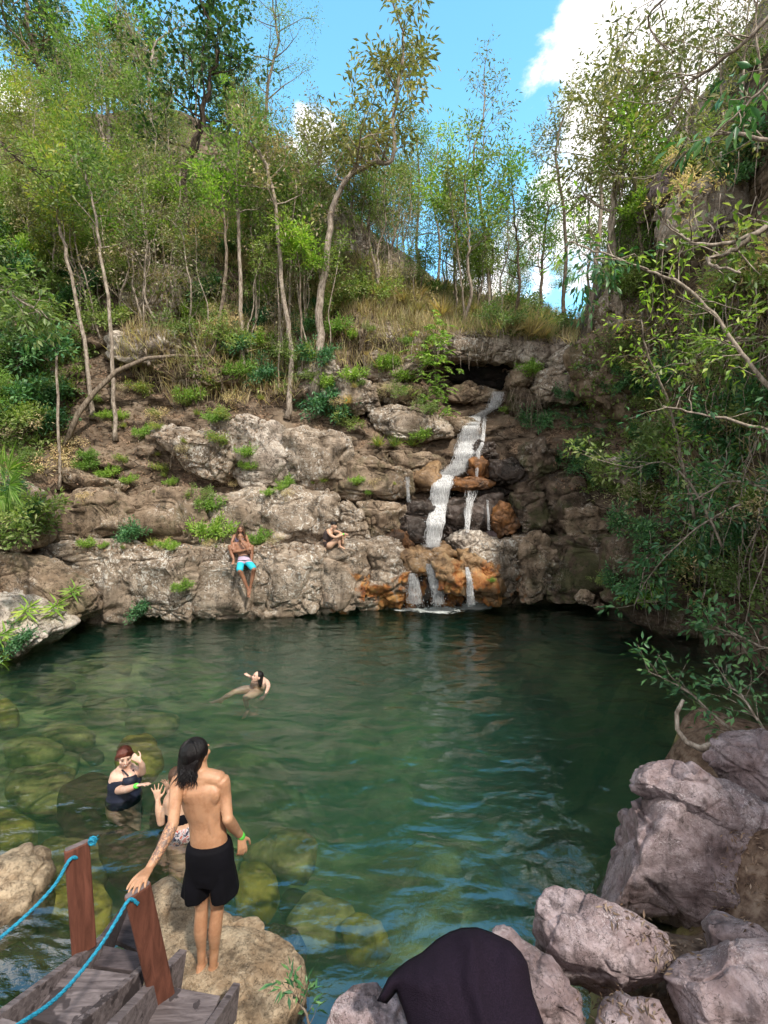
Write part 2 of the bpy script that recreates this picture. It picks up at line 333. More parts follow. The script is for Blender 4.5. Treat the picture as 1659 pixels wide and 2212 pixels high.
xs = np.linspace(-16, 14, nx); ys = np.linspace(-9, 17, ny)
Vb = [(x, y, bed_z(x, y)) for x in xs for y in ys]
Fb = [(i*ny+j, (i+1)*ny+j, (i+1)*ny+j+1, i*ny+j+1) for i in range(nx-1) for j in range(ny-1)]
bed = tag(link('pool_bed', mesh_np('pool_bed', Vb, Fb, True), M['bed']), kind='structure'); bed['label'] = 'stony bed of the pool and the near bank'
# far ground sheet out to the horizon, below everything near
SW = [(6.2, 4.2), (6.0, 2.6), (5.7, 1.0), (5.4, -1.0), (5.2, -3.5), (5.6, -6.5)]  # unseen gorge wall, added to cast shade on the right foreground rocks
Vw = []; nr = 30
for i in range(61):
    t = i/60*(len(SW)-1); k = min(int(t), len(SW)-2); w = t-k; x = SW[k][0]*(1-w)+SW[k+1][0]*w; y = SW[k][1]*(1-w)+SW[k+1][1]*w
    for j in range(nr):
        z = -1+11.0*j/(nr-1); q = Vector((x, y, z)); Vw.append((x+.12*z+noise.fractal(q*.5, .9, 2, 5)*.7+(3 if j == nr-1 else 0), y+noise.noise(q)*.3, z))
shade_wall = tag(link('hillside', mesh_np('hillside', Vw, [(i*nr+j, (i+1)*nr+j, (i+1)*nr+j+1, i*nr+j+1) for i in range(60) for j in range(nr-1)], True), M['earth']), kind='structure'); shade_wall['label'] = 'unseen gorge wall added to shade the right bank'
gm = MB(); s_ = 1500
gm.add([(-s_, -s_, -6.5), (s_, -s_, -6.5), (s_, s_, -6.5), (-s_, s_, -6.5)], [(0, 1, 2, 3)])
tag(gm.build('ground', M['earth']), kind='structure', label='low ground beyond the gorge')

# water: one closed body, clear with green depth
def water_mat():
    m, nt, out = mat_new('water'); N = NT(nt)
    pos = N.n('NewGeometry').outputs['Position']
    mp = N.n('Mapping', {'Vector': pos, 'Scale': (1., 1.9, 1.), 'Rotation': (0, 0, .15)}).outputs[0]
    w1 = N.noise(mp, 1.25, 2, .4, .5); w2 = N.noise(mp, 5.0, 4, .55, .4); w3 = N.noise(mp, 15., 3, .5)
    h = N.math('ADD', N.math('ADD', w1, N.math('MULTIPLY', w2, .12)), N.math('MULTIPLY', w3, .015))
    bp = N.n('Bump', {'Height': h, 'Strength': .27, 'Distance': .30})
    fr0 = N.n('Fresnel', {'IOR': 1.5, 'Normal': bp.outputs[0]}); fr = N.n('Math', {0: fr0.outputs[0], 1: .125}, operation='ADD'); fr.use_clamp = True
    gl = N.n('BsdfGlossy', {'Color': (.95, .98, 1, 1), 'Roughness': .03, 'Normal': bp.outputs[0]})
    tr = N.n('BsdfTransparent', {'Color': (.93, .98, .95, 1)})
    ms = N.n('MixShader', {0: fr.outputs[0], 1: tr.outputs[0], 2: gl.outputs[0]})
    nt.links.new(ms.outputs[0], out.inputs[0])
    ab = N.n('VolumeAbsorption', {'Color': (.14, .76, .56, 1), 'Density': .26})
    sc = N.n('VolumeScatter', {'Color': (.20, .88, .64, 1), 'Density': .14, 'Anisotropy': .2})
    ad = N.n('AddShader', {0: ab.outputs[0], 1: sc.outputs[0]})
    nt.links.new(ad.outputs[0], out.inputs[1]); return m
M['water'] = water_mat()
wb = MB(); wb.box((-1, 6.5, -3.1), (14.8, 0, 0), (0, 10.0, 0), (0, 0, 3.1))
water = tag(wb.build('water', M['water']), kind='structure'); water['label'] = 'clear green water of the pool'

BV = []
def add_bvh(o):
    mw = o.matrix_basis; me = o.data
    BV.append(([mw @ v.co for v in me.vertices], [tuple(p.vertices) for p in me.polygons]))
add_bvh(hill); add_bvh(bed)
def make_bvh():
    vs = []; fs = []
    for v, f in BV:
        n = len(vs); vs += v; fs += [tuple(i+n for i in q) for q in f]
    return BVHTree.FromPolygons(vs, fs)
HB = make_bvh()
def cast(px, py, bvh=None):
    h, n, i, d = (bvh or HB).ray_cast(CAM, ray(px, py).normalized())
    return (h, n) if h is not None else (None, None)

# ------------------------------------------------------------------ rocks
ICO = {}
def ico(k):
    if k not in ICO:
        b = bmesh.new(); bmesh.ops.create_icosphere(b, subdivisions=k, radius=1)
        ICO[k] = ([v.co.copy() for v in b.verts], [tuple(v.index for v in f.verts) for f in b.faces]); b.free()
    return ICO[k]
def blockstep(p, rough, mode):
    zs = 2.3 if mode == 'wall' else 1.3; k = 1.15 if mode == 'wall' else 2.2
    q = Vector((p.x*k+p.z*.25, p.y*k, p.z*k*zs+p.x*.2)); q += Vector((noise.noise(p*1.3), noise.noise(p*1.3+Vector((9, 1, 4))), 0))*.35
    d, c = noise.voronoi(q); h = noise.noise(c[0]*7.31); e = d[1]-d[0]
    if mode != 'wall': rough *= .7
    return (h*rough*2.3) - max(0, .13-e)*rough*5.
def star_radius(poly, th):
    best = .01; dx, dy = math.cos(th), math.sin(th); n = len(poly)
    for i in range(n):
        (x1, y1), (x2, y2) = poly[i], poly[(i+1) % n]; ex, ey = x2-x1, y2-y1; den = dx*ey-dy*ex
        if abs(den) < 1e-12: continue
        t = (x1*ey-y1*ex)/den; s = (x1*dy-y1*dx)/den
        if -1e-6 <= s <= 1+1e-6 and t > best: best = t
    return best
def rock(name, label, outline, mat, mode='wall', Y=None, z=0., push=.1, thick=.8, sub=None, e=.24, facets=15, rough=.07, strata=.0, seed=None, cat='rock', group=None, down=0., bvh=True, soft=False, grow=1.12):
    global HB
    rnd = random.Random(seed if seed is not None else sum(map(ord, label)))
    cxp = sum(p[0] for p in outline)/len(outline); cyp = sum(p[1] for p in outline)/len(outline)
    if mode == 'wall':
        if Y is None:
            hit, _ = cast(cxp, cyp); Y = (hit.y if hit else 15)-push
        a, b, c = Vector((1, 0, 0)), Vector((0, 0, 1)), Vector((0, -1, 0)); pts = [P(x, y, Y) for x, y in outline]; cen = P(cxp, cyp, Y)
    elif mode == 'plan':
        a, b, c = Vector((1, 0, 0)), Vector((0, 1, 0)), Vector((0, 0, 1)); pts = [PZ(x, y, z) for x, y in outline]
        cen = sum(pts, Vector())/len(pts)
    else:
        cen = PD(cxp, cyp, Y); c = (CAM-cen).normalized(); a = Vector((0, 0, 1)).cross(c).normalized(); b = c.cross(a)
        pts = []
        for x, y in outline:
            d = ray(x, y); t = (cen-CAM).dot(c)/d.dot(c); pts.append(CAM+d*t)
    poly = [((p-cen).dot(a), (p-cen).dot(b)) for p in pts]
    NR = 96; rad = [star_radius(poly, 2*math.pi*i/NR) for i in range(NR)]
    rad = [(rad[i-1]+4*rad[i]+rad[(i+1) % NR])/6*grow for i in range(NR)]
    if sub is None: sub = 6 if (mode == 'wall' and sum(rad)/NR > .62) or mode == 'view' else 5
    vs, fs = ico(sub); planes = []
    for k in range(facets):
        if mode == 'wall': n = Vector((rnd.gauss(0, .38), rnd.gauss(0, .38), 1)).normalized(); planes.append((n, rnd.uniform(.80, 1.0)))
        else: n = Vector((rnd.gauss(0, .6), rnd.gauss(0, .6), abs(rnd.gauss(1., .4)))).normalized(); planes.append((n, rnd.uniform(.62, .92)))
    rm = sum(rad)/NR; out = []; off = Vector((rnd.uniform(-50, 50), rnd.uniform(-50, 50), rnd.uniform(-50, 50)))
    for v in vs:
        s = math.hypot(v.x, v.y); th = math.atan2(v.y, v.x) % (2*math.pi); k = th/(2*math.pi)*NR; i = int(k) % NR; w = k-int(k)
        rr = rad[i]*(1-w)+rad[(i+1) % NR]*w; rn = s**e if s > 1e-6 else 0
        h = math.copysign(abs(v.z)**(e*1.3), v.z)
        q = Vector((rn*math.cos(th), rn*math.sin(th), h))
        for n, d in planes:
            ex = q.dot(n)-d
            if ex > 0: q -= n*(ex*(.4 if soft else .97))
        p = cen + a*(q.x*rr)+b*(q.y*rr)+c*(q.z*thick if q.z > 0 or not down else q.z*down)
        pn = (a*v.x+b*v.y+c*v.z)
        sc_ = 1/max(.35, rm)
        if soft: dn = noise.fractal((p+off)*1.2*sc_, .9, 2, 4)*rough*1.6
        else:
            rg = rough*(.6 if mode == 'view' else .8); dn = noise.fractal((p+off)*.9*sc_, .8, 2, 6)*rg*1.7 + (noise.ridged_multi_fractal((p+off)*1.7*sc_, .95, 2.1, 5, 1, 2)-1.3)*rg*.45; cv = noise.voronoi(Vector(((p.x+off.x)*1.0, (p.y+off.y)*1.0, (p.z+off.z)*1.4))*sc_)[0]; dn -= max(0, .09-(cv[1]-cv[0]))*rough*13; dn += blockstep(p+off, rough, mode)
            if strata:
                zz = p.z*2.6+noise.noise((p+off)*.5)*1.5+p.x*.12; fr = abs((zz % 1)-.5)*2
                dn -= strata*max(0, fr-.72)/.28
        out.append(tuple(p+pn*dn-cen))
    me = mesh_np(name, out, fs, smooth=True)
    o = link(name, me, M[mat], loc=cen); tag(o, label, cat, group)
    if bvh: add_bvh(o)
    return o

WALL = [
 # name, label, outline, mat, kwargs
 ('rock_ledge', 'long pale lichen-spotted ledge block at left end of the pool wall', L([(160, 655), (350, 650), (575, 645), (620, 760), (610, 930), (520, 985), (405, 985), (385, 860), (300, 790), (190, 720)]), 'rock', dict(thick=.7, strata=.05, push=.15)),
 ('rock_ledge', 'hollowed ledge block left of the seated couple above the water', L([(560, 648), (720, 655), (860, 670), (880, 780), (850, 952), (760, 945), (640, 925), (590, 860), (550, 740)]), 'rock', dict(thick=.75, strata=.05, push=.15)),
 ('rock_ledge', 'white-spotted ledge block under the couple with turquoise shorts', L([(820, 680), (900, 660), (1165, 655), (1180, 760), (1170, 945), (1000, 950), (850, 962), (760, 900), (790, 780)]), 'rock', dict(thick=.8, push=.1)),
 ('rock_ledge', 'ledge block with rusty foot between the couple and the crouching woman', L([(1160, 658), (1290, 652), (1425, 652), (1430, 760), (1400, 915), (1240, 950), (1170, 955), (1150, 800)]), 'rock', dict(thick=.8, push=.1)),
 ('rock_ledge', 'square ledge block carrying the woman who hugs her knees', L([(1418, 650), (1610, 655), (1630, 760), (1595, 860), (1540, 915), (1400, 930), (1385, 800)]), 'rock', dict(thick=.8, push=.2)),
 ('boulder', 'rounded boulder with orange foot left of the lowest streams', W([(295, 985), (360, 972), (430, 1010), (478, 1090), (468, 1200), (440, 1242), (265, 1235), (282, 1120)]), 'rock', dict(thick=.8, push=.2, e=.6)),
 ('boulder', 'flat tan boulder behind the crouching woman on the ledge', W([(258, 962), (330, 945), (440, 958), (478, 1000), (430, 1038), (360, 1020), (290, 995)]), 'rock', dict(thick=.5, push=.35, e=.6, sub=4)),
 ('rock_ledge', 'overhanging block with dark gap beneath at left of middle tier', L([(172, 632), (185, 500), (330, 405), (470, 400), (560, 470), (600, 560), (480, 590), (420, 640), (250, 647)]), 'rock2', dict(thick=.75, push=.2)),
 ('rock_ledge', 'broad middle tier block left of the climbing green plant', L([(540, 470), (700, 400), (880, 410), (910, 560), (935, 645), (640, 648), (500, 645), (540, 540)]), 'rock2', dict(thick=.7, push=.15)),
 ('rock_ledge', 'middle tier block right behind the long-haired woman', L([(890, 430), (1100, 400), (1190, 420), (1200, 560), (1120, 645), (960, 645), (890, 560)]), 'rock', dict(thick=.7, push=.15)),
 ('rock_ledge', 'large lichen-covered middle tier block with diagonal dark hollow', L([(1165, 420), (1290, 395), (1380, 425), (1475, 440), (1475, 520), (1430, 600), (1300, 660), (1150, 645), (1110, 560)]), 'rock', dict(thick=.75, push=.2)),
 ('boulder', 'small cube-like stone perched on the middle tier', L([(1408, 432), (1450, 393), (1497, 430), (1475, 482), (1420, 472)]), 'rock', dict(thick=.3, push=.45, sub=4)),
 ('boulder', 'leaning boulder right behind the crouching woman', W([(155, 792), (215, 780), (270, 830), (318, 950), (260, 985), (180, 965), (140, 880)]), 'rock', dict(thick=.5, push=.35, e=.55)),
 ('boulder', 'smooth brown boulder between leaning boulder and wet wall', W([(262, 790), (320, 778), (440, 800), (455, 880), (385, 955), (325, 945), (285, 880)]), 'rock2', dict(thick=.55, push=.3, e=.55)),
 ('rock_ledge', 'thin slab jutting from the earth slope at left', L([(290, 330), (330, 300), (440, 345), (560, 365), (540, 400), (420, 395), (320, 370)]), 'rock2', dict(thick=.4, push=.2, sub=4)),
 ('rock_ledge', 'small dark slab half buried in earth above middle tier', L([(690, 140), (760, 115), (840, 125), (850, 150), (760, 165)]), 'rock_pale', dict(thick=.4, push=.3, sub=4)),
 ('rock_ledge', 'upper tier block with dark mottling beside the earth slope', L([(690, 155), (860, 132), (1000, 150), (1030, 260), (990, 355), (840, 310), (780, 225)]), 'rock', dict(thick=.7, push=.2)),
 ('rock_ledge', 'smooth pale upper tier block below the leaning tree roots', L([(975, 100), (1120, 88), (1240, 125), (1285, 220), (1285, 375), (1110, 375), (1000, 310), (985, 200)]), 'rock_pale', dict(thick=.75, push=.25)),
 ('rock_ledge', 'mottled upper tier block left of the waterfall ledges', L([(1265, 150), (1380, 140), (1540, 170), (1560, 330), (1510, 405), (1400, 405), (1285, 385), (1262, 260)]), 'rock', dict(thick=.75, push=.2)),
 ('rock_ledge', 'long brown slab tapering toward the waterfall', W([(175, 560), (330, 600), (480, 650), (495, 740), (400, 775), (260, 770), (150, 735), (160, 620)]), 'rock2', dict(thick=.8, push=.35, strata=.05)),
 ('boulder', 'small block with orange cap left of the main chute', W([(478, 660), (545, 622), (612, 612), (618, 700), (560, 740), (495, 745)]), 'rock_gold', dict(thick=.5, push=.35, sub=4)),
 ('rock_ledge', 'grassy ledge rock below the dark recess', W([(275, 545), (420, 565), (560, 562), (640, 590), (622, 640), (480, 655), (330, 615)]), 'rock2', dict(thick=.7, push=.25)),
 ('rock_ledge', 'wide grey block beside the top of the falls', W([(318, 392), (420, 366), (560, 378), (640, 440), (665, 490), (560, 515), (450, 510), (350, 465)]), 'rock', dict(thick=.8, push=.3, strata=.05)),
 ('boulder', 'rounded pale boulder behind two thin trunks', W([(0, 150), (60, 120), (120, 135), (165, 190), (175, 330), (80, 345), (5, 310), (-10, 220)]), 'rock_pale', dict(thick=.8, push=.3, e=.55)),
 ('rock_ledge', 'rugged sloping outcrop right of the rounded pale boulder', W([(160, 210), (260, 215), (330, 280), (345, 365), (250, 400), (170, 345)]), 'rock', dict(thick=.8, push=.3, strata=.06)),
 ('rock_ledge', 'layered outcrop left of the hanging green bush', W([(290, 150), (400, 125), (530, 165), (530, 235), (410, 270), (300, 235)]), 'rock', dict(thick=.7, push=.3, strata=.08)),
 ('rock_ledge', 'layered dark shelf under the layered outcrop', W([(330, 265), (440, 262), (540, 290), (545, 360), (430, 366), (340, 340)]), 'rock2', dict(thick=.7, push=.2, strata=.08)),
 ('rock_ledge', 'tall fractured outcrop at top left of the falls', W([(280, 20), (430, -10), (520, 20), (545, 100), (520, 165), (400, 145), (285, 100)]), 'rock', dict(thick=.8, push=.3, strata=.08)),
 ('boulder', 'smooth brown boulder at the lip of the falls', W([(648, 285), (740, 262), (865, 290), (855, 330), (720, 352), (655, 335)]), 'rock2', dict(thick=.7, push=.5, e=.6)),
 ('rock_ledge', 'mossy step left of the upper white chute', W([(665, 412), (750, 403), (795, 440), (720, 500), (655, 490)]), 'rock2', dict(thick=.7, push=.4, sub=4)),
 ('rock_ledge', 'overhanging cap rock left of the dark cave', W([(545, 75), (690, 45), (800, 55), (840, 110), (810, 165), (700, 160), (600, 140)]), 'rock', dict(thick=.9, push=.5, strata=.08)),
 ('rock_ledge', 'bright split cap rock above the dark cave', W([(800, 30), (870, 15), (950, 35), (965, 140), (880, 160), (825, 150), (800, 95)]), 'rock_pale', dict(thick=.9, push=.7)),
 ('rock_ledge', 'pale rugged cap rock right of the dark cave', W([(950, 70), (1060, 55), (1145, 100), (1140, 190), (1010, 190), (940, 150)]), 'rock_pale', dict(thick=.9, push=.5, strata=.05)),
 ('boulder', 'round grey boulder on the skyline right of the falls', W([(1118, 150), (1190, 88), (1262, 92), (1310, 160), (1260, 220), (1140, 210)]), 'rock_pale', dict(thick=.9, push=.6, e=.6)),
 ('boulder', 'mossy boulder below the round skyline boulder', W([(925, 215), (985, 180), (1062, 192), (1066, 262), (970, 298), (922, 270)]), 'rock2', dict(thick=.8, push=.6, e=.6)),
 ('rock_ledge', 'blocky grey rock with hanging roots beside it', W([(1055, 225), (1130, 200), (1235, 212), (1248, 300), (1185, 360), (1080, 348), (1045, 290)]), 'rock', dict(thick=.9, push=.5)),
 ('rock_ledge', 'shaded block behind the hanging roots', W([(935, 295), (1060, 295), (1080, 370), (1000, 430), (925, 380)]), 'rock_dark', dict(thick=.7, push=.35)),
 ('boulder', 'dark round boulder right of the middle falls', W([(990, 535), (1060, 508), (1120, 560), (1110, 650), (1010, 670), (970, 600)]), 'rock_dark', dict(thick=.8, push=.5, e=.6)),
 ('rock_ledge', 'glistening wet block right of the orange step', W([(840, 600), (930, 597), (1005, 640), (1005, 690), (885, 705), (838, 670)]), 'rock_wet', dict(thick=.7, push=.5)),
 ('boulder', 'orange stone wedged in the middle falls', W([(742, 602), (800, 588), (838, 610), (838, 680), (780, 700), (744, 655)]), 'rock_orange', dict(thick=.4, push=.35, sub=4)),
 ('rock_ledge', 'orange stained step crossed by the chute', W([(570, 690), (640, 668), (760, 672), (838, 690), (822, 722), (660, 728), (585, 722)]), 'rock_orange', dict(thick=.6, push=.25, strata=.04)),
 ('rock_ledge', 'dark wet bulge behind the thin centre trickles', W([(640, 780), (700, 765), (870, 750), (880, 880), (790, 935), (640, 930), (625, 850)]), 'rock_wet', dict(thick=.8, push=.05)),
 ('boulder', 'vivid orange boulder right of the falls', W([(888, 788), (932, 806), (968, 890), (932, 932), (882, 938), (842, 895), (850, 840)]), 'rock_orange', dict(thick=.5, push=1.0, e=.55)),
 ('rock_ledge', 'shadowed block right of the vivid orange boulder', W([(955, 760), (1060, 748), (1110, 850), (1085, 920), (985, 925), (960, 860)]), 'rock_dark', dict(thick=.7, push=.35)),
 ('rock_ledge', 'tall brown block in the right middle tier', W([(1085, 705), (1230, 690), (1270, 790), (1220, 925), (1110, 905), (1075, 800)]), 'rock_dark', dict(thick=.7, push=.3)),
 ('boulder', 'flat-faced boulder in front of the tall brown block', W([(1170, 812), (1300, 798), (1358, 880), (1325, 925), (1175, 925)]), 'rock2', dict(thick=.5, push=.6)),
 ('boulder', 'pale wedge boulder lying above the lowest streams', W([(650, 952), (720, 912), (795, 912), (808, 960), (745, 1008), (685, 1004)]), 'rock_pale', dict(thick=.45, push=1.0, e=.55)),
 ('boulder', 'small pinkish stone beside the pale wedge boulder', W([(803, 926), (850, 903), (878, 925), (842, 952)]), 'rock_lilac', dict(thick=.3, push=.8, sub=4)),
 ('rock_ledge', 'big brown block right of the golden boulder', W([(755, 985), (830, 948), (932, 962), (955, 1060), (935, 1150), (870, 1185), (795, 1090)]), 'rock', dict(thick=.8, push=.35)),
 ('boulder', 'wedge with glowing orange foot next to the right stream', W([(708, 1022), (760, 1003), (832, 1072), (884, 1150), (872, 1220), (800, 1222), (750, 1195), (718, 1100)]), 'rock_gold', dict(thick=.6, push=.65)),
 ('boulder', 'golden rounded boulder between the lowest streams', W([(585, 1048), (640, 1018), (702, 1050), (740, 1120), (733, 1192), (660, 1190), (612, 1165), (596, 1100)]), 'rock_gold', dict(thick=.7, push=1.0, e=.6)),
 ('boulder', 'buff stone left of the golden boulder', W([(445, 1015), (520, 988), (606, 1000), (606, 1060), (560, 1095), (478, 1105)]), 'rock_gold', dict(thick=.6, push=.5)),
 ('boulder', 'dark wet rock behind the two left streams', W([(470, 1080), (560, 1080), (620, 1160), (720, 1190), (700, 1240), (470, 1240)]), 'rock_wet', dict(thick=.5, push=.3)),
 ('boulder', 'small tan stone at the foot of the main chute', W([(598, 988), (640, 978), (684, 1010), (655, 1045), (600, 1035)]), 'rock_gold', dict(thick=.4, push=.8, sub=4)),
 ('rock_ledge', 'rounded dark block at the right end of the lit wall', W([(948, 942), (1050, 934), (1115, 1000), (1095, 1100), (1055, 1185), (965, 1205), (938, 1100)]), 'rock2', dict(thick=.8, push=.25)),
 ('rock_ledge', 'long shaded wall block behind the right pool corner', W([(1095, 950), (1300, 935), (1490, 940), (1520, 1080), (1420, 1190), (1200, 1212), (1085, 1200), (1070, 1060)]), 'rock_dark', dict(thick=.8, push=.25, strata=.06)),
 ('rock_ledge', 'dark wet rock left of the main chute', W([(445, 800), (560, 788), (600, 860), (570, 960), (490, 985), (435, 910)]), 'rock_wet', dict(thick=.6, push=.3)),
 ('boulder', 'rust stained stone between wet wall and tan boulder', W([(375, 955), (430, 898), (495, 918), (505, 975), (430, 985)]), 'rock_orange', dict(thick=.4, push=.5, sub=4)),
 ('boulder', 'dark rounded rock splitting the upper chute', W([(735, 545), (790, 508), (855, 520), (868, 590), (760, 598)]), 'rock_wet', dict(thick=.6, push=.6, e=.6)),
 ('rock_ledge', 'dark strip of rock under the orange step', W([(580, 735), (700, 735), (900, 720), (950, 740), (880, 765), (700, 775), (590, 790)]), 'rock_wet', dict(thick=.5, push=.1)),
 ('rock_ledge', 'shelf of dark rock right of the wet block', W([(950, 700), (1100, 660), (1250, 640), (1260, 690), (1100, 720), (960, 750)]), 'rock_dark', dict(thick=.5, push=.3, strata=.05)),
 ('shade_rock', 'black hollow under the cap rocks at the top of the falls', [(985, 770), (1040, 762), (1100, 775), (1110, 815), (1085, 838), (1020, 830), (975, 815)], 'rock_painted_shade', dict(thick=.3, push=.05)),  # solid near-black rock standing in for the shaded hollow
 ('boulder', 'mossy stone in the shallows of the right pool corner', W([(1216, 1200), (1260, 1184), (1308, 1200), (1292, 1238), (1238, 1238)]), 'rock2', dict(thick=.3, Y=13.6, sub=4, e=.6)),
 ('boulder', 'tiny wet stone barely above water in right corner', W([(1296, 1243), (1330, 1234), (1356, 1246), (1320, 1258)]), 'rock_dark', dict(thick=.2, Y=13.3, sub=4, e=.6)),
 ('rock_ledge', 'pale lichen outcrop high on the left slope', [(x*.5207, y*.5207) for x, y in [(490, 1115), (640, 1090), (760, 1120), (820, 1180), (780, 1240), (700, 1340), (560, 1320), (495, 1220)]], 'rock_pale', dict(thick=.8, push=.4, strata=.08)),
 ('rock_ledge', 'dark layered shelf right of the pale high outcrop', [(x*.5207, y*.5207) for x, y in [(640, 1080), (760, 1090), (900, 1135), (925, 1180), (860, 1215), (750, 1160)]], 'rock', dict(thick=.8, push=.5, strata=.08)),
 ('rock_ledge', 'grey weathered outcrop behind the curved fallen trunk', [(x*.5207, y*.5207) for x, y in [(465, 1405), (600, 1375), (740, 1390), (760, 1450), (700, 1500), (560, 1510), (480, 1490)]], 'rock_pale', dict(thick=.7, push=.4, strata=.06)),
 ('rock_ledge', 'layered shelf between fallen trunk and thin trunks', [(x*.5207, y*.5207) for x, y in [(745, 1395), (900, 1375), (1000, 1390), (1010, 1460), (880, 1500), (750, 1480)]], 'rock', dict(thick=.7, push=.4, strata=.08)),
 ('rock_ledge', 'low dark shelf under the fallen trunk', [(330, 790), (440, 775), (520, 800), (500, 830), (400, 830)], 'rock2', dict(thick=.6, push=.3, strata=.06)),
 ('rock_ledge', 'outcrop with dry grass above the tall fractured one', [(690, 500), (745, 470), (790, 520), (800, 590), (740, 620), (690, 580)], 'rock_pale', dict(thick=.8, push=.3, strata=.06)),
 ('rock_ledge', 'jutting overhang high on the right cliff', [(x*.2676+1215, y*.2676+162) for x, y in [(715, 870), (900, 660), (1080, 540), (1270, 620), (1290, 780), (1100, 880), (920, 1010), (770, 1030), (710, 950)]], 'rock_lilac', dict(thick=.9, push=.9, strata=.07)),
 ('rock_ledge', 'lichen-flaked face of the right cliff under the overhang', [(x*.2676+1215, y*.2676+162) for x, y in [(870, 1060), (1100, 900), (1300, 650), (1680, 600), (1700, 1200), (1250, 1400), (1000, 1400), (870, 1260)]], 'rock_pale', dict(thick=.6, push=.8, strata=.05)),
 ('rock_ledge', 'brown crag right of the grey-faced block on the cliff', [(1560, 560), (1680, 500), (1760, 650), (1700, 760), (1600, 740), (1550, 660)], 'rock2', dict(thick=.6, push=.3)),
 ('rock_ledge', 'grey face showing between leaves in the right cliff', W([(1370, 605), (1480, 568), (1550, 600), (1540, 695), (1450, 725), (1385, 665)]), 'rock_pale', dict(thick=.5, push=.4)),
 ('rock_ledge', 'shaded rock shoulder behind the leafy branches', [(1240, 760), (1330, 700), (1420, 760), (1440, 860), (1340, 900), (1260, 850)], 'rock2', dict(thick=.8, push=.4)),
 ('rock_ledge', 'sloping rock rib rising to the right skyline', [(1300, 660), (1380, 560), (1440, 560), (1470, 700), (1400, 780), (1320, 740)], 'rock', dict(thick=.8, push=.3, strata=.05)),
 ('rock_ledge', 'dark undercut base of the right cliff by the water', [(1330, 1180), (1450, 1120), (1600, 1200), (1640, 1380), (1560, 1420), (1420, 1370), (1330, 1300)], 'rock_dark', dict(thick=.7, push=.2)),
 ('boulder', 'lichen rock at the left edge of the pool', L([(-60, 880), (60, 893), (110, 930), (170, 965), (245, 1020), (165, 1085), (90, 1140), (-60, 1160)]), 'rock_pale', dict(thick=.8, Y=10.6)),
 ('rock_ledge', 'earthy brown rock sloping to the left pool corner', L([(-60, 690), (130, 700), (370, 850), (395, 940), (250, 985), (-60, 920)]), 'rock2', dict(thick=.7, push=.3)),
 ('rock_ledge', 'grey block behind the bush at the far left', L([(-60, 420), (60, 390), (185, 470), (170, 640), (-60, 660)]), 'rock2', dict(thick=.7, push=.2)),
]
for nm, lab, ol, mt, kw in WALL: rock(nm, lab, ol, mt, **kw)

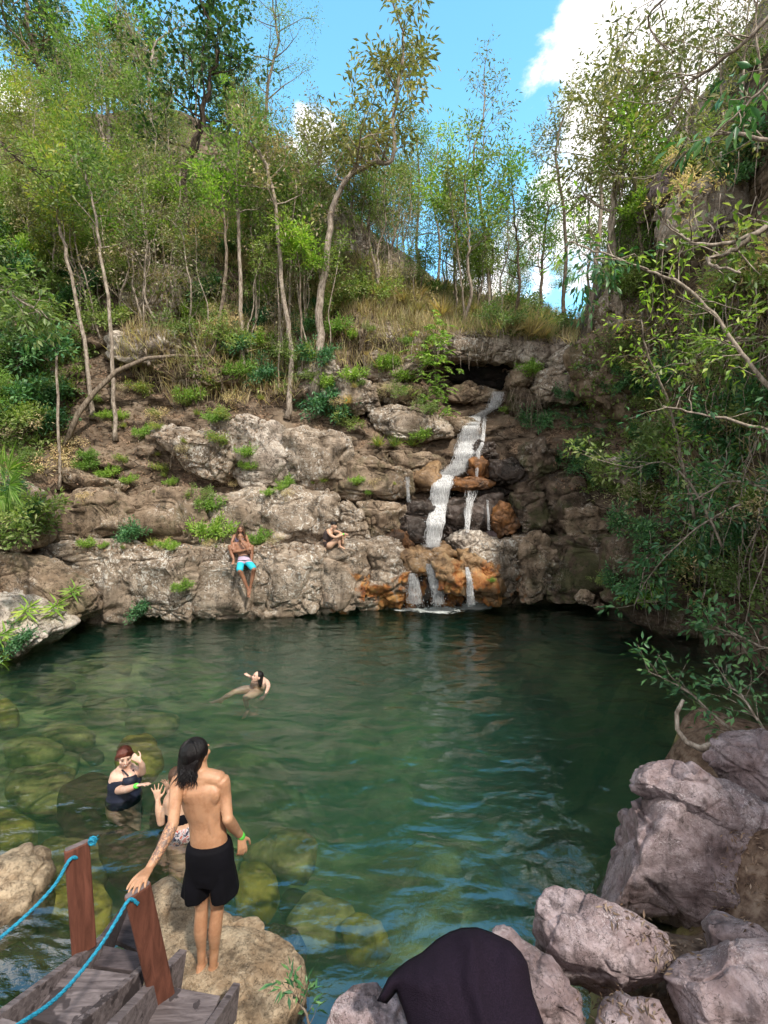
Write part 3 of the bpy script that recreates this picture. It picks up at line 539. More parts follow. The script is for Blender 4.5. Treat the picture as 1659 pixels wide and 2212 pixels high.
# foreground rocks
def zr(pts): return [(x*.6418+594, y*.6418+1566) for x, y in pts]
FR = [
 ('boulder', 'massive lilac grey rock with a notch above the pool at right', [(1335, 1760), (1350, 1752), (1390, 1742), (1450, 1690), (1560, 1700), (1700, 1790), (1720, 2020), (1560, 2030), (1400, 1985), (1280, 1945), (1308, 1900), (1310, 1830), (1318, 1790)], 'rock_lilac', dict(mode='view', Y=4.35, thick=.55, down=.7, e=.45, rough=.045)),
 ('rock_slab', 'smooth flat slab on top of the massive lilac rock', [(1368, 1690), (1376, 1662), (1405, 1650), (1490, 1651), (1545, 1690), (1600, 1750), (1590, 1790), (1500, 1765), (1430, 1730), (1380, 1715)], 'rock_lilac', dict(mode='view', Y=4.3, thick=.28, e=.6, rough=.025)),
 ('boulder', 'root-wrapped boulder at the right edge above the slab', [(1530, 1640), (1560, 1590), (1640, 1580), (1740, 1600), (1760, 1740), (1660, 1760), (1570, 1700)], 'rock_lilac', dict(mode='view', Y=4.6, thick=.35, down=.5, e=.5, rough=.04)),
 ('boulder', 'blocky mottled boulder in front of the massive rock', zr([(900, 600), (925, 568), (965, 560), (1060, 590), (1200, 650), (1295, 705), (1312, 830), (1290, 868), (1190, 885), (1100, 897), (980, 855), (902, 775), (884, 700)]), 'rock_lilac', dict(mode='view', Y=3.15, thick=.32, down=.4, e=.45, rough=.022)),
 ('boulder', 'flat-topped boulder in the bottom right corner', [(1440, 2110), (1470, 2075), (1570, 2040), (1700, 2035), (1740, 2240), (1600, 2300), (1490, 2240)], 'rock_lilac', dict(mode='view', Y=2.75, thick=.3, down=.4, rough=.025)),
 ('boulder', 'small pointed rock at right edge behind the corner boulder', [(1526, 1988), (1556, 1970), (1621, 1990), (1690, 2040), (1690, 2070), (1545, 2064)], 'rock_lilac', dict(mode='view', Y=3.2, thick=.22, down=.4, sub=4, rough=.02)),
 ('boulder', 'narrow rock sloping down right of the black cloth', zr([(750, 700), (800, 696), (835, 740), (920, 788), (1005, 900), (1035, 1020), (960, 1080), (760, 1080), (720, 900)]), 'rock_lilac', dict(mode='view', Y=2.85, thick=.25, down=.35, rough=.02)),
 ('boulder', 'pale rounded rock at the bottom left of the black cloth', [(700, 2240), (730, 2170), (765, 2134), (812, 2128), (860, 2150), (900, 2260), (820, 2320), (730, 2300)], 'rock_lilac', dict(mode='view', Y=2.7, thick=.22, down=.35, sub=5, rough=.015)),
 ('boulder', 'small tilted stone between the corner boulders at the bottom', [(1290, 2200), (1330, 2150), (1420, 2160), (1450, 2230), (1380, 2280), (1300, 2260)], 'rock_lilac', dict(mode='view', Y=2.65, thick=.16, down=.3, sub=4, rough=.02)),
 ('boulder', 'large dry tan boulder under the standing man', [(255, 2060), (270, 1950), (322, 1908), (400, 1928), (440, 1945), (487, 1967), (563, 2018), (626, 2073), (648, 2105), (636, 2166), (600, 2240), (480, 2290), (300, 2260), (250, 2160)], 'rock_tan', dict(mode='plan', z=.05, thick=.26, down=1.2, e=.3, facets=5, rough=.03, sub=6)),
 ('boulder', 'tan boulder half out of water at the left edge', [(-90, 1880), (-20, 1856), (60, 1846), (108, 1860), (112, 1880), (95, 1920), (60, 1965), (10, 1990), (-90, 2010)], 'rock_tan', dict(mode='plan', z=.0, thick=.30, down=.9, e=.45, rough=.035)),
]
for nm, lab, ol, mt, kw in FR: rock(nm, lab, ol, mt, **kw)

SUNK = [  # seen through the water: px, py, half width, half height, top depth, material, label
 (90, 1700, 75, 42, -.45, 'rock_sunk', 'broad flat olive boulder sunk left of the red-haired woman'),
 (22, 1800, 62, 36, -.4, 'rock_sunk_gold', 'yellow-green sunken boulder at left edge above the tan rock'),
 (300, 1640, 52, 42, -.35, 'rock_sunk_gold', 'ochre sunken boulder right behind the red-haired woman'),
 (215, 1740, 85, 60, -.3, 'rock_sunk_dark', 'dark sunken boulder the red-haired woman stands by'),
 (285, 1850, 85, 52, -.25, 'rock_sunk_dark', 'brown sunken boulder left of the standing man'),
 (150, 1880, 85, 60, -.30, 'rock_sunk', 'sunken boulder behind the first red post'),
 (150, 1960, 80, 55, -.25, 'rock_sunk_gold', 'amber sunken boulder between the two red posts'),
 (50, 2060, 110, 62, -.30, 'rock_sunk_dark', 'big dark sunken rock below the left blue rope'),
 (555, 1920, 45, 50, -.55, 'rock_sunk_gold', 'round yellow sunken stone right of the black shorts'),
 (635, 1850, 55, 45, -.8, 'rock_sunk', 'angular olive sunken stone beyond the standing man'),
 (560, 1860, 40, 30, -.8, 'rock_sunk', 'small sunken stone near the green wristband hand'),
 (790, 2030, 45, 36, -.75, 'rock_sunk_gold', 'heart-shaped yellow sunken stone above the black cloth'),
 (690, 1990, 70, 48, -.9, 'rock_sunk', 'faint green sunken boulder in the middle foreground'),
 (12, 1540, 28, 20, -.35, 'rock_sunk_gold', 'small orange sunken stone at the left edge'),
 (150, 1590, 60, 22, -.7, 'rock_sunk', 'long pale sunken slab in the left shallows'),
 (70, 1480, 80, 20, -.5, 'rock_sunk_dark', 'dark sunken slab near the left bank'),
 (220, 1450, 70, 16, -.8, 'rock_sunk', 'sunken slab below the left ledge'),
 (1290, 1345, 90, 14, -.5, 'rock_sunk_dark', 'sunken slab in the shallow right corner'),
 (1180, 1320, 60, 9, -.4, 'rock_sunk', 'sunken ledge right of the splashing streams'),
 (1420, 1380, 80, 16, -.4, 'rock_sunk_dark', 'sunken dark slab by the right cliff foot'),
 (600, 2060, 60, 50, -.6, 'rock_sunk_dark', 'dark sunken rock right of the tan boulder'),
 (330, 1560, 55, 18, -1.0, 'rock_sunk', 'faint sunken stone before the swimmer'),
 (230, 1530, 50, 16, -.9, 'rock_sunk', 'faint green sunken stone in the left pool'),
 (70, 1620, 60, 22, -.6, 'rock_sunk', 'sunken stone above the broad olive boulder'),
 (370, 1750, 45, 32, -.5, 'rock_sunk_dark', 'dark sunken stone below the bikini woman'),
]
for i, (x, y, w, h, z, mt, lab) in enumerate(SUNK):
    rr = random.Random(i*3+1); ol = []
    for k in range(11):
        a = 2*math.pi*k/11; q = rr.uniform(.8, 1.12); ol.append((x+w*q*math.cos(a), y+h*q*math.sin(a)))
    rock('submerged_boulder', lab, ol, mt, mode='plan', z=z-.1, thick=.2, down=.22, e=.55, facets=5, rough=.035, sub=4, seed=i, soft=True, group='boulders under the water')
rr9 = random.Random(77)
for i in range(34):
    x = rr9.uniform(-40, 640); y = rr9.uniform(1560, 2100) if x < 330 else rr9.uniform(1800, 2120)
    if 230 < x < 620 and y > 1900: continue
    q = PZ(x, y, -.5); bz = bed_z(q.x, q.y); ol = []; w = rr9.uniform(14, 34)*(y/1800)
    for k in range(9):
        a = 2*math.pi*k/9; u = rr9.uniform(.75, 1.15); ol.append((x+w*u*math.cos(a), y+w*.62*u*math.sin(a)))
    rock('submerged_stone', 'small sunken stone on the left side of the pool bed', ol, rr9.choice(['rock_sunk', 'rock_sunk_dark', 'rock_sunk_dark', 'rock_sunk']), mode='plan', z=max(bz+.08, -1.2), thick=.14, down=.2, e=.5, facets=6, rough=.03, sub=3, seed=i+200, soft=True, group='small stones on the pool bed', bvh=False)
HB = make_bvh()
#PART2
# ------------------------------------------------------------------ waterfall
def fall_mat():
    m, nt, out = mat_new('falling_water'); N = NT(nt)
    pos = N.n('NewGeometry').outputs['Position']
    st = N.n('Mapping', {'Vector': pos, 'Scale': (16, 16, 2.2)}).outputs[0]
    a = N.noise(st, 2.2, 5, .7, .2); b2 = N.noise(pos, 5., 4, .65)
    al = N.sm(N.math('ADD', N.math('MULTIPLY', a, .75), N.math('MULTIPLY', b2, .25)), .40, .60)
    d = N.n('BsdfPrincipled', {'Base Color': (.97, .98, 1, 1), 'Roughness': .3, 'Alpha': N.math('ADD', N.math('MULTIPLY', al, .62), .06), 'Specular IOR Level': .6,
        'Normal': N.n('Bump', {'Height': a, 'Strength': .6, 'Distance': .1}).outputs[0]})
    nt.links.new(d.outputs[0], out.inputs[0]); return m
M['fall'] = fall_mat()
def front(px, py, off=.12, lim=None):
    h, n = cast(px, py)
    if h is None: return P(px, py, 16)
    return CAM+(h-CAM)*(1-off/(h-CAM).length)
def stream(name, parent, path, strands=18, wob=.95, seed=1, r0=.018, off=.16):
    """path: [(px, py, half width px)]; many tapering strands and thin sheets following the rock"""
    rr = random.Random(seed); mb = MB(); n = len(path)
    ctr = [front(x, y, off) for x, y, w in path]
    # keep the water falling outward, never drifting back under a ledge
    for i in range(1, n):
        if ctr[i].y > ctr[i-1].y+.05: ctr[i] = P(path[i][0], path[i][1], ctr[i-1].y+.02)
    hw = [w/F*c.y for (x, y, w), c in zip(path, ctr)]
    sub = 7; strands = int(strands*4.5); r0 *= .62
    for s in range(strands):
        u = rr.uniform(-1, 1); a = rr.uniform(0, .45)*(n-1); b = min(n-1, a+rr.uniform(.35, 1.)*(n-1)); pts = []; ws = []
        if s < strands*.45: a, b = 0, n-1
        ph = rr.uniform(0, 9); k = max(4, int((b-a)*sub))
        for j in range(k+1):
            t = a+(b-a)*j/k; i = min(int(t), n-2); w = t-i
            c = ctr[i]*(1-w)+ctr[i+1]*w; h = hw[i]*(1-w)+hw[i+1]*w
            uu = u+noise.noise(Vector((ph, t*.9, s)))*wob
            pts.append(c+Vector((uu*h, -.05*(1-uu*uu)+.05*noise.noise(Vector((ph, 3, t*2))), 0))); ws.append((.3+.7*math.sin(math.pi*min(1, (j+.6)/(k+1))))*r0*(.75+.6*noise.noise(Vector((s, ph, t*3)))))
        v = []; f = []
        for j, (p, w_) in enumerate(zip(pts, ws)):
            v += [p+Vector((-w_, .02, 0)), p+Vector((0, -w_*.7, 0)), p+Vector((w_, .02, 0))]
            if j: q = 3*j; f += [(q-3, q-2, q+1, q), (q-2, q-1, q+2, q+1)]
        mb.add(v, f)
    if strands > 60:      # the body of the water between the strands
        v = []; f = []; nn = (n-1)*6
        for j in range(nn+1):
            t = j/6; i = min(int(t), n-2); w = t-i; c = ctr[i]*(1-w)+ctr[i+1]*w; h = (hw[i]*(1-w)+hw[i+1]*w)*.8
            for q in range(9):
                u = q/4-1; v.append(c+Vector((u*h+noise.noise(Vector((t*1.5, q, seed)))*.05, -.03*(1-u*u)+.03+.04*noise.noise(Vector((u*3, t*2, seed))), 0)))
        for j in range(nn):
            for q in range(8): a_ = j*9+q; f.append((a_, a_+1, a_+10, a_+9))
        mb.add(v, f)
    # spray droplets
    for s in range(strands*5):
        t = rr.uniform(.1, 1)*(n-1); i = min(int(t), n-2); w = t-i; c = ctr[i]*(1-w)+ctr[i+1]*w; h = hw[i]*(1-w)+hw[i+1]*w
        p = c+Vector((rr.gauss(0, .75)*h, rr.uniform(-.16, .02), rr.uniform(-.08, .08))); q = rr.uniform(.004, .012)
        mb.add([p+Vector((q, 0, 0)), p+Vector((-q, 0, 0)), p+Vector((0, q, q)), p+Vector((0, 0, -q*2))], [(0, 1, 2), (0, 1, 3), (0, 2, 3), (1, 2, 3)])
    return mb.build(name, M['fall'], parent, smooth=True)
wf = tag(empty('waterfall', P(940, 1200, 14.6)), 'white cascade stepping down the dark rocks into the pool', 'waterfall')
def kid(o, par):
    o.parent = par; o.matrix_parent_inverse = Matrix.Translation(par.location).inverted(); return o
kid(stream('top_cascade', None, [(1076, 846, 11), (1073, 866, 11), (1064, 882, 9), (1045, 892, 9), (1024, 903, 13), (1020, 915, 13)], 26, seed=2, off=.28), wf)
kid(stream('upper_chute', None, [(1024, 900, 16), (1018, 925, 17), (1012, 955, 18), (1004, 980, 17), (996, 1003, 16), (985, 1018, 15), (972, 1028, 14)], 42, seed=3, off=.42), wf)
kid(stream('side_trickle', None, [(1048, 895, 3), (1045, 930, 3), (1042, 960, 3), (1034, 975, 5), (1030, 1030, 2)], 7, seed=4), wf)
kid(stream('main_chute', None, [(996, 996, 12), (982, 1012, 15), (962, 1026, 17), (955, 1050, 16), (948, 1090, 14), (942, 1130, 14), (937, 1160, 14), (934, 1182, 14)], 60, seed=5, r0=.02, off=.5), wf)
kid(stream('wide_trickle', None, [(1020, 1060, 12), (1015, 1085, 7), (1012, 1110, 6), (1010, 1150, 4)], 9, seed=6), wf)
kid(stream('thin_trickle', None, [(880, 1030, 4), (881, 1055, 3), (883, 1085, 3)], 6, seed=16), wf)
kid(stream('thread', None, [(1053, 1080, 1.5), (1055, 1115, 1.5), (1056, 1145, 1.5)], 5, seed=7), wf)
kid(stream('left_stream', None, [(890, 1238, 7), (893, 1255, 9), (895, 1280, 12), (897, 1304, 14)], 20, seed=8), wf)
kid(stream('middle_stream', None, [(927, 1218, 6), (932, 1235, 7), (940, 1262, 9), (946, 1285, 11), (948, 1305, 12)], 24, seed=9), wf)
kid(stream('right_stream', None, [(1008, 1225, 4), (1014, 1250, 5), (1016, 1280, 6), (1018, 1306, 8)], 16, seed=10), wf)
def foam_mat():
    m, nt, out = mat_new('foam'); N = NT(nt)
    pos = N.n('NewGeometry').outputs['Position']; tc = N.n('TexCoord').outputs['Object']
    r = N.n('VectorMath', {0: tc}, operation='LENGTH').outputs['Value']
    a = N.noise(pos, 9, 5, .7)
    al = N.sm(N.math('SUBTRACT', a, N.math('MULTIPLY', r, .55)), .04, .26)
    b = N.n('BsdfPrincipled', {'Base Color': (.75, .82, .82, 1), 'Roughness': .5, 'Alpha': N.math('MULTIPLY', al, .8)})
    nt.links.new(b.outputs[0], out.inputs[0]); return m
M['foam'] = foam_mat()
for i, (px, py, r_) in enumerate([(893, 1309, .55), (945, 1312, .65), (1018, 1309, .42)]):
    c = PZ(px, py, .012); mb = MB(); n = 28; mb.v = [(0, 0, .0)]
    rr = random.Random(i)
    for k in range(n):
        a = 2*math.pi*k/n; q = r_*rr.uniform(.85, 1.15); mb.v.append((q*1.5*math.cos(a), q*math.sin(a), 0))
    mb.f = [(0, k+1, (k+1) % n+1) for k in range(n)]
    for k in range(260):
        a = rr.uniform(0, 6.28); q = abs(rr.gauss(0, .42))*r_; p = Vector((q*1.3*math.cos(a), q*math.sin(a), abs(rr.gauss(0, .10)))); s = rr.uniform(.005, .016)
        mb.add([p+Vector((s, 0, 0)), p+Vector((-s, 0, 0)), p+Vector((0, s, s)), p+Vector((0, 0, s*2))], [(0, 1, 2), (0, 1, 3), (0, 2, 3), (1, 2, 3)])
    o = mb.build('splash', M['foam'], wf); o.location = c-wf.location

# ------------------------------------------------------------------ wooden stairs, posts and blue ropes
def wood_mat(name, dark, pale, blot=.6, blotcol=(.035, .028, .03), stretch=(2, 14, 14), rot=0.):
    m, nt, out = mat_new(name); N = NT(nt)
    pos = N.n('NewGeometry').outputs['Position']
    st = N.n('Mapping', {'Vector': pos, 'Scale': stretch, 'Rotation': (0, 0, rot)}).outputs[0]
    a = N.noise(st, 2.2, 7, .65, .8); b2 = N.noise(pos, 5, 5, .6); c2 = N.noise(pos, 1.7, 4, .6)
    col = N.ramp(a, [(.32, dark), (.5, tuple((x+y)/2 for x, y in zip(dark, pale))), (.66, pale)])
    if blot:
        bl = N.math('MAXIMUM', N.sm(b2, .585, .60), N.sm(c2, .60, .62)); col = N.mix(N.math('MULTIPLY', bl, blot), col, blotcol)
    bp = N.n('Bump', {'Height': a, 'Strength': .35, 'Distance': .01})
    b = N.n('BsdfPrincipled', {'Base Color': col, 'Roughness': .7, 'Normal': bp.outputs[0], 'Specular IOR Level': .25})
    nt.links.new(b.outputs[0], out.inputs[0]); return m
M['wood'] = wood_mat('weathered_wood', (.06, .048, .050), (.19, .16, .165), blot=.85, rot=-.9)
M['wood_dark'] = wood_mat('wet_wood', (.03, .024, .027), (.10, .08, .085), blot=.3, rot=-.9)
M['wood_red'] = wood_mat('red_wood', (.075, .028, .018), (.165, .062, .042), blot=0, stretch=(9, 9, 1.2))
M['wood_end'] = wood_mat('wood_end', (.09, .07, .07), (.18, .14, .14), blot=0)
stairs = tag(empty('wooden_stairs', PZ(240, 2120, .5)), 'weathered grey wooden stairs with red posts leading down to the pool', 'stairs')
def plank(name, p0, p1, h, w, mat, parent=stairs, bevel=.006):
    p0, p1 = Vector(p0), Vector(p1); d = (p1-p0); s = d.cross(Vector((0, 0, 1))).normalized(); u = s.cross(d).normalized()
    mb = MB(); mb.box((p0+p1)/2-u*h/2, d/2, s*w/2, u*h/2)
    return kid(mb.build(name, M[mat], None, bevel=bevel), parent)
def slab_poly(name, pts, t, mat, parent=stairs):
    mb = MB(); n = len(pts); pts = [Vector(p) for p in pts]
    mb.v = [tuple(p) for p in pts]+[tuple(p-Vector((0, 0, t))) for p in pts]
    mb.f = [tuple(range(n-1, -1, -1)), tuple(range(n, 2*n))]+[(i, (i+1) % n, n+(i+1) % n, n+i) for i in range(n)]
    bm = bmesh.new(); me0 = bpy.data.meshes.new(name); me0.from_pydata(mb.v, [], mb.f); bm.from_mesh(me0); bmesh.ops.recalc_face_normals(bm, faces=bm.faces); bm.to_mesh(me0); bm.free()
    o = link(name, me0, M[mat]); b = o.modifiers.new('bevel', 'BEVEL'); b.width = .006; b.segments = 2
    return kid(o, parent)
plank('stringer', PZ(-75, 2240, 1.02), PZ(222, 2022, .66), .20, .045, 'wood')
plank('stringer', PZ(105, 2262, .98), PZ(311, 2084, .68), .20, .045, 'wood')
plank('stringer', PZ(170, 2285, .95), PZ(396, 2050, .58), .22, .06, 'wood')
plank('stringer', PZ(400, 2290, .72), PZ(512, 2122, .52), .20, .05, 'wood')
slab_poly('tread', [PZ(x, y, .74) for x, y in [(40, 2189), (144, 2084), (285, 2104), (168, 2232)]], .045, 'wood')
slab_poly('tread', [PZ(x, y, .57) for x, y in [(150, 2078), (195, 2036), (312, 2058), (296, 2098)]], .045, 'wood_dark')
slab_poly('tread', [PZ(x, y, .36) for x, y in [(222, 2018), (268, 1968), (330, 1992), (314, 2060)]], .045, 'wood_dark')
slab_poly('tread', [PZ(x, y, .93) for x, y in [(-90, 2240), (-5, 2193), (66, 2216), (10, 2300)]], .045, 'wood')
slab_poly('tread', [PZ(x, y, .55) for x, y in [(326, 2122), (476, 2150), (430, 2262), (215, 2240)]], .045, 'wood')
plank('stringer', PZ(218, 2026, .60), PZ(285, 1935, .34), .17, .045, 'wood_dark')
slab_poly('riser', [PZ(x, y, .50) for x, y in [(245, 2240), (225, 2215), (300, 2150), (320, 2165)]], .3, 'wood_dark')
def post(name, top, bot, label=None):
    top, bot = Vector(top), Vector(bot); ax = Vector((math.cos(R(42)), math.sin(R(42)), 0)); d = (top-bot).normalized(); ay = d.cross(ax).normalized(); ax = ay.cross(d)
    n = 20; mb = MB(); hw, ht = .072, .023
    prof = []
    for k in range(n):
        a = 2*math.pi*k/n; prof.append((math.copysign(abs(math.cos(a))**.35, math.cos(a))*hw, math.copysign(abs(math.sin(a))**.6, math.sin(a))*ht))
    prof2 = [(x*.93, y*.8) for x, y in prof]
    for p in (bot, top-d*.008): mb.v += [tuple(p+ax*x+ay*y) for x, y in prof]
    mb.v += [tuple(top+ax*x+ay*y) for x, y in prof2]
    for r_ in (0, 1):
        mb.f += [(r_*n+k, r_*n+(k+1) % n, (r_+1)*n+(k+1) % n, (r_+1)*n+k) for k in range(n)]
    o = kid(mb.build(name, M['wood_red'], None), stairs)
    c = MB(); c.v = [tuple(top+d*.003+ax*x+ay*y) for x, y in prof2]+[tuple(top-d*.004+ax*x+ay*y) for x, y in prof2]; c.f = [tuple(range(n))]+[(k, (k+1) % n, n+(k+1) % n, n+k) for k in range(n)]
    e = c.build('end_grain', M['wood_end']); e.parent = o
    e.matrix_parent_inverse = Matrix.Translation(stairs.location).inverted() @ Matrix.Identity(4)
    e.matrix_parent_inverse = (o.matrix_parent_inverse).copy(); e.parent = o; e.matrix_parent_inverse = Matrix.Identity(4)
    return o
PT1 = P(166, 1826, 3.0); PT2 = P(297, 1922, 2.68)
post('post', PT1, P(182, 2052, 3.02))
post('post', PT2, P(352, 2160, 2.86))
M['rope'] = simple_mat('blue_rope', (.015, .30, .46), rough=.7, col2=(.01, .15, .26), scale=90, bump=.4)
def rope(label, pts, r=.011):
    pts = [Vector(p) for p in pts]; fine = []
    for i in range(len(pts)-1):
        p0 = pts[max(0, i-1)]; p1 = pts[i]; p2 = pts[i+1]; p3 = pts[min(len(pts)-1, i+2)]
        for k in range(14):
            t = k/14; fine.append(.5*((2*p1)+(p2-p0)*t+(2*p0-5*p1+4*p2-p3)*t*t+(3*p1-p0-3*p2+p3)*t**3))
    fine.append(pts[-1]); mb = MB(); acc = 0; ang = [0]
    for a, b in zip(fine, fine[1:]): acc += (b-a).length; ang.append(acc/.085*2*math.pi)
    for s in range(3):
        out = []
        for i, p in enumerate(fine):
            t = (fine[min(i+1, len(fine)-1)]-fine[max(i-1, 0)]).normalized(); u = t.cross(Vector((0, 0, 1))).normalized(); v = t.cross(u)
            a = ang[i]+s*2*math.pi/3; out.append(p+(u*math.cos(a)+v*math.sin(a))*r*.62)
        mb.tube(out, r*.72, 6)
    o = mb.build('rope', M['rope'], smooth=True); tag(o, label, 'rope'); return o, mb
rope('twisted blue rope hanging from the left red post', [P(-160, 2110, 2.2), P(-60, 2068, 2.5), P(0, 2026, 2.62), P(63, 1971, 2.75), P(118, 1912, 2.85), P(150, 1858, 2.94), PT1+Vector((.01, -.02, -.07))], .0088)
rope('twisted blue rope running down from the post under the man\'s hand', [P(-60, 2275, 1.75), P(42, 2212, 1.95), P(110, 2166, 2.1), P(165, 2111, 2.25), P(220, 2039, 2.42), P(254, 1984, 2.54), P(279, 1944, 2.62), PT2+Vector((.01, -.02, -.07))], .008)
kn = MB(); rr = random.Random(3); kc = PT1+Vector((.08, .04, -.0))
for k in range(4):
    kn.tube([kc+Vector((.019*math.cos(a+k), .009*k-.015, .019*math.sin(a))) for a in [j*.7 for j in range(10)]], .0065, 6)
for k in range(22): kn.tube([kc, kc+Vector((rr.uniform(-.01, .035), rr.uniform(-.02, .02), rr.uniform(-.035, .03)))], [.003, .0015], 4)
tag(kn.build('rope_knot', M['rope'], smooth=True), 'frayed blue rope knot tied around the top of the left post', 'knot')

# ------------------------------------------------------------------ people
def skin_mat(name, base, dark, pink=.0):
    m, nt, out = mat_new(name); N = NT(nt)
    pos = N.n('NewGeometry').outputs['Position']
    a = N.noise(pos, 9, 4, .6); f = N.noise(pos, 60, 3, .6)
    col = N.mix(N.sm(a, .38, .62), dark, base); col = N.mix(N.sm(f, .3, .7, 0, .25), col, tuple(min(1, c*1.2) for c in base))
    bp = N.n('Bump', {'Height': f, 'Strength': .08, 'Distance': .004})
    b = N.n('BsdfPrincipled', {'Base Color': col, 'Roughness': .48, 'Specular IOR Level': .4, 'Normal': bp.outputs[0], 'Subsurface Weight': .12, 'Subsurface Radius': (.03, .012, .006), 'Subsurface Scale': .4})
    nt.links.new(b.outputs[0], out.inputs[0]); return m
M['skin_tan'] = skin_mat('skin_tan', (.44, .245, .145), (.35, .18, .10))
M['skin_fair'] = skin_mat('skin_fair', (.62, .42, .33), (.54, .33, .25))
M['skin_light'] = skin_mat('skin_light', (.55, .36, .26), (.47, .28, .19))
M['skin_brown'] = skin_mat('skin_brown', (.30, .15, .09), (.22, .10, .06))
M['skin_mid'] = skin_mat('skin_mid', (.46, .27, .18), (.38, .20, .12))
M['hair_black'] = simple_mat('hair_black', (.007, .005, .006), rough=.42, var=.5, scale=40, bump=.6, spec=.35, stretch=(3, 3, .4))
M['hair_red'] = simple_mat('hair_red', (.13, .032, .018), rough=.38, var=.4, scale=40, bump=.5, spec=.5, stretch=(3, 3, .4))
M['hair_brown'] = simple_mat('hair_brown', (.09, .045, .025), rough=.5, var=.5, scale=40, bump=.5, stretch=(3, 3, .4))
M['cloth_black'] = simple_mat('cloth_black', (.005, .005, .008), rough=.8, var=.4, scale=6, bump=.3, spec=.12)
M['cloth_navy'] = simple_mat('cloth_navy', (.012, .016, .035), rough=.6, var=.4, scale=9, bump=.2, spec=.3)
M['cloth_brown'] = simple_mat('cloth_brown', (.055, .038, .038), rough=.7, var=.3, scale=9, bump=.2)
M['cloth_lilac'] = simple_mat('cloth_lilac', (.42, .36, .52), rough=.8, var=.3, scale=14, bump=.2)
M['band_green'] = simple_mat('band_green', (.12, .65, .08), rough=.4, var=.1)
M['eye'] = simple_mat('eye', (.02, .013, .01), rough=.3, var=.1)
M['lips'] = simple_mat('lips', (.36, .13, .11), rough=.45, var=.1)
M['teeth'] = simple_mat('teeth', (.7, .66, .6), rough=.3, var=.05)

